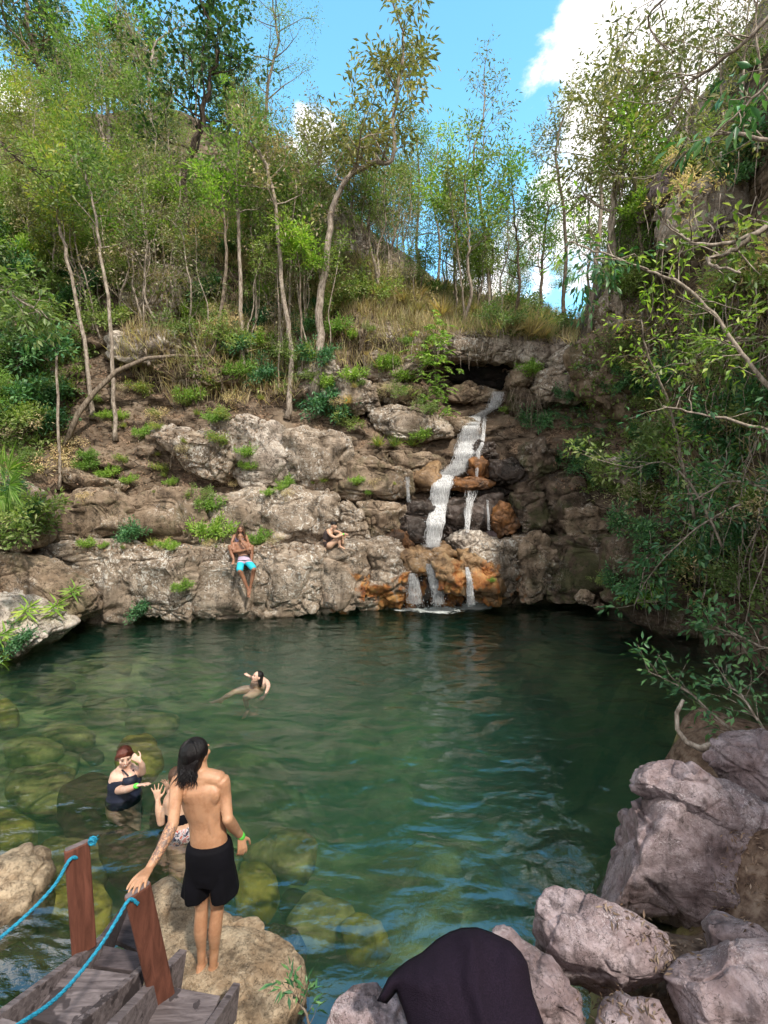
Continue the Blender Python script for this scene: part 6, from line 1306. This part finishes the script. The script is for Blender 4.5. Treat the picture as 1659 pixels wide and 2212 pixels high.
PL = [ # the plants one can point at
 ('bright', 452, 1105, .55, 'bright shrub climbing the middle tier left of the couple'), ('bright', 455, 1165, .75, 'dense bright shrub on the ledge left of the couple'), ('mid', 440, 1075, .45, 'small shrub above the climbing one left of the couple'),
 ('mid', 20, 1180, 1.3, 'large round bush at the left edge above the ledge'), ('mid', 50, 1130, 1.2, 'large leafy bush against the grey block at far left'), ('deep', 285, 1170, .55, 'low plant in the hollow under the left overhang'),
 ('bright', 562, 1170, .42, 'small green plant on the ledge right of the couple'), ('bright', 395, 1275, .35, 'little plant growing from the face of the left ledge wall'), ('tuft', 330, 1180, .5, 'grass on the left ledge below the overhang'),
 ('deep', 300, 1325, .5, 'small plant at the waterline under the left ledge'), ('ros', 130, 1325, .7, 'long-leaved plant overhanging the left pool corner'), ('ros', 165, 1290, .6, 'second long-leaved plant above the left pool corner'), ('ros', 70, 1330, .7, 'long-leaved plant on the left shore rock'),
 ('ros', 20, 1430, .7, 'long-leaved plant at the left edge by the water'), ('ros', 15, 1390, .7, 'long-leaved plant on the lichen shore rock'), ('deep', 40, 1400, .5, 'dark plant behind the left shore rosettes'),
 ('bright', 532, 985, .40, 'vine-like plant hanging on the smooth pale upper block'), ('bright', 532, 1015, .35, 'lower tuft of leaves on the smooth pale block'), ('bright', 622, 1052, .38, 'small plant in the crack of the long brown slab'), ('tuft', 700, 1042, .5, 'grass growing in the middle tier crack'),
 ('bright', 832, 800, .55, 'fresh green shoots left of the hanging bush'), ('bright', 868, 822, .5, 'light green sprig beside the hanging bush'), ('deep', 690, 890, 1.0, 'feathery dark shrub on the upper ledge at the rooted trunk'), ('deep', 730, 905, .85, 'shrub spilling over the upper ledge edge'), ('mid', 750, 925, .6, 'leafy spray at the end of the upper ledge'),
 ('tuft', 820, 965, .8, 'grass clump at left of the grassy recess'), ('tuft', 855, 965, .85, 'grass clump in the middle of the grassy recess'), ('tuft', 890, 965, .8, 'grass clump at right of the grassy recess'), ('bright', 915, 950, .5, 'small shrub at the right end of the grassy recess'),
 ('bright', 1140, 812, .6, 'bright plant on the mossy boulder right of the falls top'), ('bright', 1098, 890, .42, 'green tuft beside the upper chute'), ('fern', 1190, 905, 1.3, 'broad fern bank on the shaded right slope'), ('fern', 1245, 885, 1.4, 'fern growing above the broad fern bank'), ('fern', 1290, 930, 1.2, 'fern under the leafy right branches'), ('deep', 1160, 925, .7, 'dark shrub right of the hanging roots'),
 ('deep', 440, 640, .9, 'deep green shrub in front of the pale high outcrop'), ('bright', 430, 690, .7, 'bright shrub below the pale high outcrop'), ('deep', 500, 560, .9, 'deep shrub behind the straight pale trunk'), ('mid', 590, 660, .9, 'shrub in the dark gap between the trunks'), ('deep', 560, 700, .8, 'dark shrub low between the trunks'), ('bright', 480, 780, .7, 'seedlings at the foot of the leaning trunk'), ('mid', 590, 770, .7, 'shrub beside the rooted pale trunk'),
 ('yellow', 300, 850, .7, 'yellow-green seedling on the bare earth slope'), ('yellow', 440, 830, .8, 'yellowish shrub at the right of the earth slope'), ('bright', 410, 870, .6, 'bright seedling above the upper tier block'), ('deep', 40, 880, 1.1, 'dark bush at left edge halfway up'), ('mid', 100, 860, .9, 'bush behind the small sapling'), ('deep', 60, 780, 1.2, 'deep green bush in the dark hollow at left'), ('mid', 30, 930, 1.0, 'bush above the fan palm'),
 ('mid', 760, 650, 1.0, 'silvery bush hanging over the high outcrop'), ('mid', 700, 690, .9, 'shrub under the hanging silvery bush'), ('deep', 650, 560, 1.0, 'dark shrub among the twin trunks'),
 ('bright', 1390, 1300, .7, 'bright branch of leaves just above the right water'), ('deep', 1345, 1275, .6, 'small dark plant at the right waterline'), ('deep', 1360, 1160, .7, 'deep green sprig on the dark right wall'), ('mid', 1310, 1260, .35, 'tiny sprig on the shaded wall block'), ('bright', 1060, 1258, .15, 'tiny sprig on the dark block'),
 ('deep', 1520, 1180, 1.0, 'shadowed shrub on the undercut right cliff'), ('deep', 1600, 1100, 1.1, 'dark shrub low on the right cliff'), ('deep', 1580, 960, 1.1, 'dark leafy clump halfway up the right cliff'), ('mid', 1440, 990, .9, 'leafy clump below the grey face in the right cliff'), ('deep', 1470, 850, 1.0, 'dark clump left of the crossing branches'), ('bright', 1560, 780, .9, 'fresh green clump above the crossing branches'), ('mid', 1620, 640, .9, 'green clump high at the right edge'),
 ('bright', 1400, 470, .8, 'bright leaves beside the jutting overhang'), ('deep', 1640, 340, 1.0, 'dark clump near the top of the right cliff'), ('mid', 1360, 620, .9, 'green shrub on the sloping rock rib'),
]
for k, x, y, sc, lab in PL: put_bush(k, x, y, sc, lab)
# many like small plants
for zn, poly, n, kinds, (s0, s1) in [
    ('earth slope', [(140, 800), (620, 820), (480, 1060), (120, 1060)], 36, ['yellow', 'tuft', 'dry', 'tuft', 'bright'], (.25, .55)),
    ('trunk-crowded slope', [(380, 640), (780, 640), (760, 880), (400, 800)], 34, ['mid', 'dry', 'bright', 'deep', 'drytuft'], (.4, .85)),
    ('left slope', [(-50, 560), (300, 540), (240, 800), (-50, 800)], 26, ['mid', 'deep', 'dry', 'mid', 'yellow'], (.5, 1.1)),
    ('left bank', [(-50, 860), (130, 860), (110, 1150), (-50, 1150)], 14, ['mid', 'deep', 'bright', 'dry'], (.4, .9)),
    ('upper left slope', [(-50, 380), (560, 380), (700, 560), (-50, 600)], 44, ['mid', 'dry', 'bright', 'drytuft', 'drytuft'], (.8, 1.5)),
    ('central crest', [(700, 560), (1220, 660), (1240, 740), (860, 700), (700, 660)], 50, ['drytuft', 'dry', 'mid', 'drytuft', 'drytuft'], (.7, 1.3)),
    ('rocks by the falls', [(660, 700), (960, 700), (960, 900), (680, 900)], 24, ['dry', 'bright', 'drytuft', 'mid'], (.25, .5)),
    ('right cliff', [(1330, 600), (1690, 300), (1690, 1300), (1500, 1330), (1330, 1050)], 34, ['deep', 'mid', 'dry', 'dry', 'mid'], (.5, 1.0)),
    ('right cliff top edge', [(1440, 380), (1560, 200), (1659, 40), (1690, 200), (1600, 400), (1480, 440)], 16, ['dry', 'mid', 'dry', 'deep'], (.4, .8)),
    ('shaded right slope', [(1180, 760), (1400, 780), (1450, 1100), (1200, 1050)], 30, ['fern', 'deep', 'mid', 'fern'], (.35, .75)),
    ('ledge cracks', [(160, 1040), (860, 1040), (860, 1070), (160, 1080)], 16, ['bright', 'tuft', 'dry'], (.15, .35)),
    ('lower ledge', [(160, 1175), (700, 1175), (700, 1190), (160, 1190)], 14, ['tuft', 'bright', 'dry'], (.12, .3)),
]:
    for i in range(n):
        q = in_poly(poly, rz_); k = kinds[i % len(kinds)]; put_bush(k, q[0], q[1], rz_.uniform(s0, s1), BU[k][2]+' growing on the '+zn, 'small plants on the '+zn)

# hanging fern-leaved bush left of the falls
t_ = Plant(77)
Yb_ = min(cast(x_, y_)[0].y for x_ in (900, 930, 960, 985) for y_ in (730, 790, 840, 870))-.05
for (x0, y0, w_, n) in [(935, 705, 24, 14), (940, 740, 40, 22), (945, 780, 44, 26), (938, 820, 38, 22), (942, 855, 34, 16), (955, 885, 26, 10), (915, 765, 26, 10)]:
    for i in range(n):
        c = P(x0+t_.rr.gauss(0, w_*.55), y0+t_.rr.gauss(0, 14), Yb_-t_.rr.uniform(0, .35)); a = t_.rr.uniform(0, 6.28); d = Vector((math.cos(a), -abs(math.sin(a))-.2, t_.rr.uniform(-.2, .5))).normalized(); pts = [c]
        for k in range(8):
            d = (d+Vector((0, 0, -.11))).normalized(); pts.append(pts[-1]+d*.05); s = d.cross(Vector((0, 0, 1))).normalized()
            for q in (-1, 1): t_.lp.append(np.array([pts[-1]])*1.); t_.ld.append(np.array([s*q+d*.45])*1.)
        t_.w.tube(pts, .004, 3)
t_.w.tube([P(945, 890, Yb_+.2), P(940, 800, Yb_), P(936, 700, Yb_+.1)], [.03, .03, .012], 5)
r_ = tag(empty('shrub', P(945, 890, Yb_+.2)), 'tall lush fern-leaved bush hanging beside the top of the falls', 'shrub')
kid(link('stem', t_.woodmesh('stem'), M['bark_mid']), r_); kid(link('leaves', t_.leafmesh('leaves', .13, .045, .15), M['leaf_bright']), r_)
# fan palm at the left edge
pc = P(-28, 1035, 9.3); fp = Plant(5)
for j, (tx, ty) in enumerate([(45, 1005), (50, 1055), (20, 985), (15, 1085), (-30, 960), (-10, 1100)]):
    tip = P(tx, ty, pc.y-.3*(j % 3)); stem = pc.lerp(tip, .62); fp.w.tube([pc, stem], [.012, .008], 4); d = (tip-pc).normalized(); s = d.cross(Vector((0, -1, .2))).normalized()
    for k in range(17):
        a = (k/16-.5)*2.7; fp.lp.append(np.array([stem])*1.); fp.ld.append(np.array([d*math.cos(a)+s*math.sin(a)+Vector((0, -.15, -.1))])*1.)
r_ = tag(empty('fan_palm', pc), 'fan palm fronds reaching in at the left edge', 'palm'); kid(link('stem', fp.woodmesh('stem'), M['bark_mid']), r_); kid(link('leaves', fp.leafmesh('leaves', .52, .04, .1), M['leaf_bright']), r_)

# leafy branches reaching in from the right bank
def leafy_branch(label, pts, r0, leaf, ln, wd, n=5, spread=.1, twigs=14, seed=1, twl=.5, bark='bark_pale', droop=.3, cat='branch', name='overhanging_branch', start=.15):
    """pts: (px, py, Y) root first"""
    t_ = Plant(seed); rr = t_.rr; c = [P(*p) for p in pts]; fine = []; m = len(c)
    for i in range(m-1):
        p0 = c[max(0, i-1)]; p1 = c[i]; p2 = c[i+1]; p3 = c[min(m-1, i+2)]
        for k in range(5):
            t = k/5; fine.append(.5*((2*p1)+(p2-p0)*t+(2*p0-5*p1+4*p2-p3)*t*t+(3*p1-p0-3*p2+p3)*t**3)+Vector((rr.gauss(0, r0*.3), 0, rr.gauss(0, r0*.3))))
    fine.append(c[-1]); m = len(fine); t_.w.tube(fine, [r0*(1-.7*i/(m-1)) for i in range(m)], 7)
    for b in range(twigs):
        t = (start+(1-start)*(b+rr.random())/twigs)*(m-1); i = min(int(t), m-2); q = fine[i].lerp(fine[i+1], t-i); d = (fine[i+1]-fine[i]).normalized(); a = rr.uniform(0, 6.28)
        o = Vector((math.cos(a), math.sin(a)*.6, rr.uniform(-.5, .8))); pp_ = [q]; dd = (d*.5+o).normalized()
        for k in range(4):
            dd = (dd+Vector((rr.gauss(0, .2), rr.gauss(0, .2), rr.gauss(0, .2)))).normalized(); pp_.append(pp_[-1]+dd*twl*rr.uniform(.15, .35)); 
            if k: t_.leaves_at(pp_[-1], n, spread, dd, .1)
        t_.w.tube(pp_, [r0*.3, r0*.24, r0*.18, r0*.12, r0*.06], 4)
    base = c[0]; r_ = tag(empty(name, base), label, cat); kid(link('limb', t_.woodmesh('limb'), M[bark]), r_); kid(link('leaves', t_.leafmesh('leaves', ln, wd, droop), M[leaf]), r_); return r_
leafy_branch('long thin limb crossing the right side with fresh leaves', [(1760, 960, 6.2), (1659, 835, 6.3), (1600, 762, 6.4), (1540, 680, 6.6), (1470, 612, 6.8), (1400, 585, 7.0), (1300, 545, 7.2), (1230, 522, 7.4)], .032, 'leaf_bright', .11, .045, n=4, twigs=22, seed=21, twl=.6)
leafy_branch('dark drooping leaves hanging at the end of the long limb', [(1400, 583, 7.0), (1330, 560, 6.9), (1280, 560, 6.8), (1245, 590, 6.7)], .014, 'leaf_deep', .15, .045, n=5, twigs=11, seed=22, twl=.5, droop=.9, start=.3)
leafy_branch('forked grey branch at the right edge above the long limb', [(1760, 470, 5.6), (1659, 492, 5.7), (1590, 520, 5.8), (1520, 528, 5.9), (1480, 515, 6.0), (1440, 475, 6.1)], .032, 'leaf_mid', .13, .05, n=4, twigs=12, seed=23, twl=.5)
leafy_branch('crooked bare branch below the forked grey branch', [(1740, 440, 5.5), (1640, 500, 5.6), (1580, 545, 5.7), (1530, 560, 5.7), (1545, 572, 5.6), (1600, 590, 5.5)], .036, 'leaf_mid', .12, .05, n=2, twigs=6, seed=24, twl=.4)
leafy_branch('pale bare branch pointing left over the right slope', [(1780, 960, 5.8), (1659, 930, 5.9), (1580, 908, 6.0), (1500, 892, 6.1), (1432, 877, 6.2)], .026, 'leaf_deep', .10, .045, n=3, twigs=9, seed=25, twl=.4)
leafy_branch('slim branch with paddle leaves rising at right of the falls', [(1500, 1120, 8.6), (1470, 980, 8.4), (1440, 860, 8.2), (1400, 770, 8.0), (1385, 690, 7.9)], .028, 'leaf_bright', .12, .045, n=5, twigs=18, seed=26, twl=.6)
leafy_branch('thin branch with pale tip leaves below the paddle-leaved one', [(1560, 1180, 8.4), (1500, 1060, 8.4), (1440, 1000, 8.5), (1360, 1010, 8.6), (1270, 985, 8.7)], .022, 'leaf_mid', .12, .05, n=6, twigs=18, seed=27, twl=.55)
leafy_branch('big dark leaves hanging in the top right corner', [(1720, 120, 5.0), (1659, 180, 5.1), (1600, 240, 5.2), (1530, 300, 5.3)], .02, 'leaf_deep', .18, .06, n=3, twigs=7, seed=28, twl=.4, droop=.7)
leafy_branch('thin olive-leaved bough sweeping across the upper right sky', [(1740, -60, 7.0), (1640, 60, 7.2), (1560, 130, 7.5), (1480, 190, 7.8), (1440, 260, 8.0)], .035, 'leaf_olive', .12, .035, n=6, twigs=20, seed=29, twl=.9)
leafy_branch('bough of small leaves in front of the cloud at the top', [(1700, -180, 7.5), (1560, -120, 7.7), (1450, -20, 8.0), (1400, 50, 8.2), (1460, 130, 8.3)], .03, 'leaf_olive', .14, .045, n=5, twigs=18, seed=30, twl=1.0)
leafy_branch('grey leafy bough above the jutting overhang', [(1720, 330, 7.6), (1640, 300, 7.8), (1560, 290, 8.0), (1480, 330, 8.2), (1420, 380, 8.4)], .035, 'leaf_olive', .13, .05, n=5, twigs=14, seed=31, twl=.8)
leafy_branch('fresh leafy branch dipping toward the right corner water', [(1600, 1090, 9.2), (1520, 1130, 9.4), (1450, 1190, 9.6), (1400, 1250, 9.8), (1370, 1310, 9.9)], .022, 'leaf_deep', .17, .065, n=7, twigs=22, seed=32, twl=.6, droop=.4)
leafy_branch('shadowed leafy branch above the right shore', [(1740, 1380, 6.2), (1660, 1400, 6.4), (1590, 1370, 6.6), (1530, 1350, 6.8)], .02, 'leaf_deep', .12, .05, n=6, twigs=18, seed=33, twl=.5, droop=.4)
leafy_branch('leafy shrub arching over the water at the right bank', [(1640, 1620, 5.0), (1560, 1560, 5.2), (1480, 1490, 5.4), (1400, 1450, 5.6)], .018, 'leaf_deep', .10, .036, n=4, twigs=15, seed=34, twl=.36, name='shrub', cat='shrub')
leafy_branch('leafy shrub at the right edge over the flat slab', [(1700, 1640, 4.7), (1640, 1560, 4.8), (1600, 1500, 5.0), (1560, 1480, 5.2)], .018, 'leaf_deep', .09, .035, n=4, twigs=14, seed=35, twl=.36, name='shrub', cat='shrub')
leafy_branch('mid-green leafy mass in the middle of the right cliff', [(1760, 760, 6.6), (1660, 730, 6.8), (1560, 740, 7.0), (1480, 790, 7.2)], .03, 'leaf_mid', .12, .05, n=7, twigs=16, seed=36, twl=.6)
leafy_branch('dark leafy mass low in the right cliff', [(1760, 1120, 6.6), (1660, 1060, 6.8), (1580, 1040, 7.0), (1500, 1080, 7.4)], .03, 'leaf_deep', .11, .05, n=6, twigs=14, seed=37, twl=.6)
leafy_branch('pale-leaved bough reaching in at the left edge', [(-120, 560, 9.0), (-40, 600, 9.0), (30, 640, 9.0), (90, 680, 9.1)], .03, 'leaf_mid', .15, .06, n=9, twigs=22, seed=38, twl=.8)
leafy_branch('dark branch rising from the left edge', [(-80, 250, 12), (0, 310, 12), (60, 360, 12.2), (100, 385, 12.4)], .04, 'leaf_mid', .13, .05, n=6, twigs=16, seed=39, twl=.8, bark='bark_dark')
# curved root at the right bank
mb = MB(); rt = [(1476, 1512, 5.0), (1462, 1540, 4.95), (1463, 1575, 4.9), (1482, 1602, 4.8), (1515, 1618, 4.75), (1560, 1600, 4.7), (1620, 1590, 4.65)]
mb.tube([P(*p) for p in rt], [.018, .022, .024, .026, .034, .042, .05], 8); tag(mb.build('tree_root', M['bark_pale'], smooth=True), 'white-patched root curling up beside the right bank boulder', 'root')
# twig with blue-green leaves by the tan boulder
leafy_branch('dead twig with blue-green leaves beside the tan boulder', [(672, 2240, 2.5), (660, 2190, 2.55), (640, 2155, 2.6), (622, 2130, 2.62)], .009, 'leaf_deep', .07, .018, n=3, twigs=7, seed=40, twl=.12, spread=.03, name='twig', cat='twig', bark='bark_mid')
# hanging roots and vines
def vines(label, specs, seed, mat='bark_mid', name='hanging_roots'):
    rr = random.Random(seed); mb = MB()
    for x, y, Y, ln in specs:
        p = P(x, y, Y); pts = [p]; d = Vector((rr.gauss(0, .15), rr.gauss(0, .1), -1))
        for k in range(8): d = (d+Vector((rr.gauss(0, .16), rr.gauss(0, .1), -.12))).normalized(); pts.append(pts[-1]+d*ln/8)
        r0 = rr.uniform(.004, .014); mb.tube(pts, [r0*(1-.7*k/8) for k in range(9)], 4)
    return tag(mb.build(name, M[mat], smooth=True), label, kind='stuff')
rr = random.Random(4)
def vs_(x0, x1, y0, y1, n, l0, l1, off):
    out = []
    for i in range(n):
        x, y = rr.uniform(x0, x1), rr.uniform(y0, y1); h, _ = cast(x, y)
        if h: out.append((x, y, h.y-off, rr.uniform(l0, l1)))
    return out
vines('mass of brown roots hanging over the ledge right of the falls', vs_(1100, 1170, 835, 870, 34, .6, 1.6, .35), 1)
vines('thin roots dangling across the dark right cliff', vs_(1480, 1680, 850, 1150, 60, .6, 1.8, .5), 2, 'bark_pale')
vines('roots dangling high on the right cliff', vs_(1400, 1680, 380, 800, 60, .5, 1.5, .4), 3, 'bark_mid')
vines('tangled bare twigs over the right cliff', vs_(1380, 1680, 300, 1300, 120, .5, 1.6, .8), 12, 'bark_pale')
vines('dry vines hanging below the central crest', vs_(560, 860, 560, 760, 110, .4, 1.4, .3), 5, 'bark_mid')
vines('dry vines over the rocks above the cave', vs_(850, 1180, 690, 760, 60, .3, .9, .4), 6, 'bark_pale')
vines('thin dead stems standing in the left thicket', vs_(0, 560, 420, 620, 110, .8, 2.2, .5), 7, 'bark_pale')
vines('thin roots trailing down the earth slope', vs_(280, 640, 780, 1000, 60, .2, .8, .15), 8, 'bark_mid')
# ------------------------------------------------------------------ uncountable cover: dry grass, undergrowth, leaf litter
def scatter(polys, n, rng_seed):
    rr = random.Random(rng_seed); out = []; tot = sum(w for _, w in polys)
    for poly, w in polys:
        for i in range(int(n*w/tot)):
            q = in_poly(poly, rr); h, nn = cast(*q)
            if h is not None and h.z > .12: out.append((h, nn))
    return out
def cover(name, label, pts, mat, ln, wd, up=1., per=1, off=.0, flat=False, droop=.1, rngs=1):
    rng = np.random.default_rng(rngs); p = np.array([tuple(h+n*off) for h, n in pts]*per); nrm = np.array([tuple(n) for h, n in pts]*per)
    if per > 1: p = p+rng.normal(size=p.shape)*np.array([.10, .10, .02])
    if flat: d = rng.normal(size=p.shape); d -= nrm*(d*nrm).sum(1, keepdims=True)*.8
    else: d = rng.normal(size=p.shape)*.45+nrm*.35+np.array([0, 0, up])
    v, f = leaf_arrays(p, d, ln, wd, rng, .15, droop); o = link(name, mesh_np(name, v, f), M[mat]); return tag(o, label, kind='stuff')
cover('dry_grass', 'dry straw-coloured grass covering the crest and slopes', scatter([([(440, 470), (900, 600), (1240, 680), (1250, 750), (900, 720), (640, 640), (440, 560)], 6), ([(-50, 400), (560, 400), (560, 560), (-50, 600)], 3), ([(300, 600), (640, 640), (640, 880), (380, 880), (250, 800)], 2.4), ([(650, 640), (960, 640), (960, 800), (650, 800)], 1.2), ([(1380, 600), (1690, 600), (1690, 1100), (1420, 1000)], .4)], 7000, 1), 'dry', .55, .02, up=1.1, per=3, droop=.0)
cover('undergrowth', 'low green leafy undergrowth covering the slopes', scatter([([(-50, 420), (600, 420), (900, 620), (640, 640), (-50, 660)], 5), ([(-50, 640), (240, 640), (130, 960), (-50, 1000)], 3), ([(880, 620), (1240, 680), (1240, 740), (900, 700)], 1.5), ([(1250, 600), (1400, 640), (1690, 640), (1690, 1350), (1450, 1300), (1230, 900)], 2.4), ([(400, 640), (700, 640), (620, 860), (400, 800)], 1.2)], 4600, 2), 'leaf_mid', .15, .06, up=.3, per=5, off=.08, droop=.1)
cover('leaf_litter', 'fallen brown leaves on the earth slopes', scatter([([(120, 780), (640, 780), (500, 1060), (110, 1060)], 5), ([(380, 620), (700, 620), (660, 860), (400, 800)], 2), ([(1180, 900), (1420, 900), (1420, 1060), (1200, 1060)], 2), ([(160, 1175), (700, 1175), (700, 1192), (160, 1192)], .6)], 4500, 3), 'litter', .10, .04, per=1, off=.02, flat=True, droop=0)
lr = random.Random(9); lp = []
for i in range(230):
    q = in_poly([(1290, 1960), (1340, 1930), (1420, 1980), (1540, 2010), (1540, 2060), (1450, 2100), (1440, 2212), (1250, 2212), (1240, 2130), (1430, 2110)], lr); h, nn = cast(*q)
    if h: lp.append((h, nn))
for i in range(260):
    q = in_poly([(1560, 1790), (1700, 1790), (1700, 2000), (1600, 2010), (1540, 1960)], lr); h, nn = cast(*q)
    if h: lp.append((h, nn))
cover('leaf_litter', 'brown dead leaves between the lilac boulders at bottom right', lp, 'litter', .05, .014, off=.008, flat=True, droop=0, rngs=5)
# ------------------------------------------------------------------ daylight
SUN_AZ = R(146); SUN_EL = R(50)      # azimuth clockwise from +Y
world = bpy.data.worlds.new("World"); scn.world = world; world.use_nodes = True
nt = world.node_tree; nt.nodes.clear(); N = NT(nt)
sky = N.n('TexSky', sky_type='NISHITA'); sky.sun_disc = False; sky.sun_elevation = SUN_EL; sky.sun_rotation = SUN_AZ
sky.altitude = 800; sky.air_density = 1.0; sky.dust_density = .6; sky.ozone_density = 1.5
tc = N.n('TexCoord').outputs['Generated']
nz = N.noise(N.n('Mapping', {'Vector': tc, 'Scale': (1, 1, 1.6)}).outputs[0], 3.2, 9, .62, .3)
mask = None
for d3, c0, c1, g_ in (((.3, -1, .55), .1, .75, 1.), ((-.9, -.5, .5), .45, .85, 1.), ((0, -.25, 1), .80, .97, 1.)):     # unseen cloud banks behind the viewer and overhead, added to whiten the ambient light
    d = Vector(d3).normalized(); dt = N.n('VectorMath', {0: tc, 1: tuple(d)}, operation='DOT_PRODUCT').outputs['Value']; mm = N.math('MULTIPLY', N.sm(dt, c0, c1), g_)
    mask = mm if mask is None else N.math('MAXIMUM', mask, mm)
for px, py, r_, g in ((1430, 130, .12, 1.), (1560, 60, .14, .9), (1320, 230, .07, .85), (1300, 520, .10, .8), (1080, 590, .10, .9), (1290, -10, .05, .7), (680, 300, .05, .8), (1750, 400, .35, .8), (-900, -300, .4, .7)):
    d = ray(px, py).normalized()
    dt = N.n('VectorMath', {0: tc, 1: tuple(d)}, operation='DOT_PRODUCT').outputs['Value']
    mm = N.math('MULTIPLY', N.sm(dt, math.cos(r_*1.5), math.cos(r_*.15)), g)
    mask = mm if mask is None else N.math('MAXIMUM', mask, mm)
cl = N.sm(N.math('ADD', N.math('MULTIPLY', nz, 1.25), N.math('MULTIPLY', mask, .42)), .80, .95)
tint = N.mix(1, sky.outputs[0], (2.3, 3.7, 3.3), 'MULTIPLY')
col = N.mix(cl, tint, N.ramp(nz, [(.3, (8.0, 7.9, 8.0)), (.6, (12, 11.6, 11.2))]))
bg = N.n('Background', {'Color': col, 'Strength': .15})
wo = N.n('OutputWorld'); nt.links.new(bg.outputs[0], wo.inputs[0])
sun_d = bpy.data.lights.new('sun', 'SUN'); sun_d.energy = 5.0; sun_d.angle = R(3.0); sun_d.color = (1, .92, .80)
sun = bpy.data.objects.new('sun', sun_d); COL.objects.link(sun)
sd = Vector((math.sin(SUN_AZ)*math.cos(SUN_EL), math.cos(SUN_AZ)*math.cos(SUN_EL), math.sin(SUN_EL)))
sun.rotation_euler = sd.to_track_quat('Z', 'Y').to_euler(); sun.location = (10, -5, 30)

scn.view_settings.view_transform = 'Standard'; scn.view_settings.look = 'None'; scn.view_settings.exposure = 0; scn.view_settings.gamma = 1
scn.render.engine = 'CYCLES'
cy = scn.cycles; cy.use_denoising = True; cy.max_bounces = 6; cy.diffuse_bounces = 3; cy.glossy_bounces = 3; cy.transmission_bounces = 4
cy.transparent_max_bounces = 12; cy.volume_bounces = 0; cy.caustics_reflective = False; cy.caustics_refractive = False; cy.sample_clamp_indirect = 6
cy.use_adaptive_sampling = True; cy.adaptive_threshold = .035
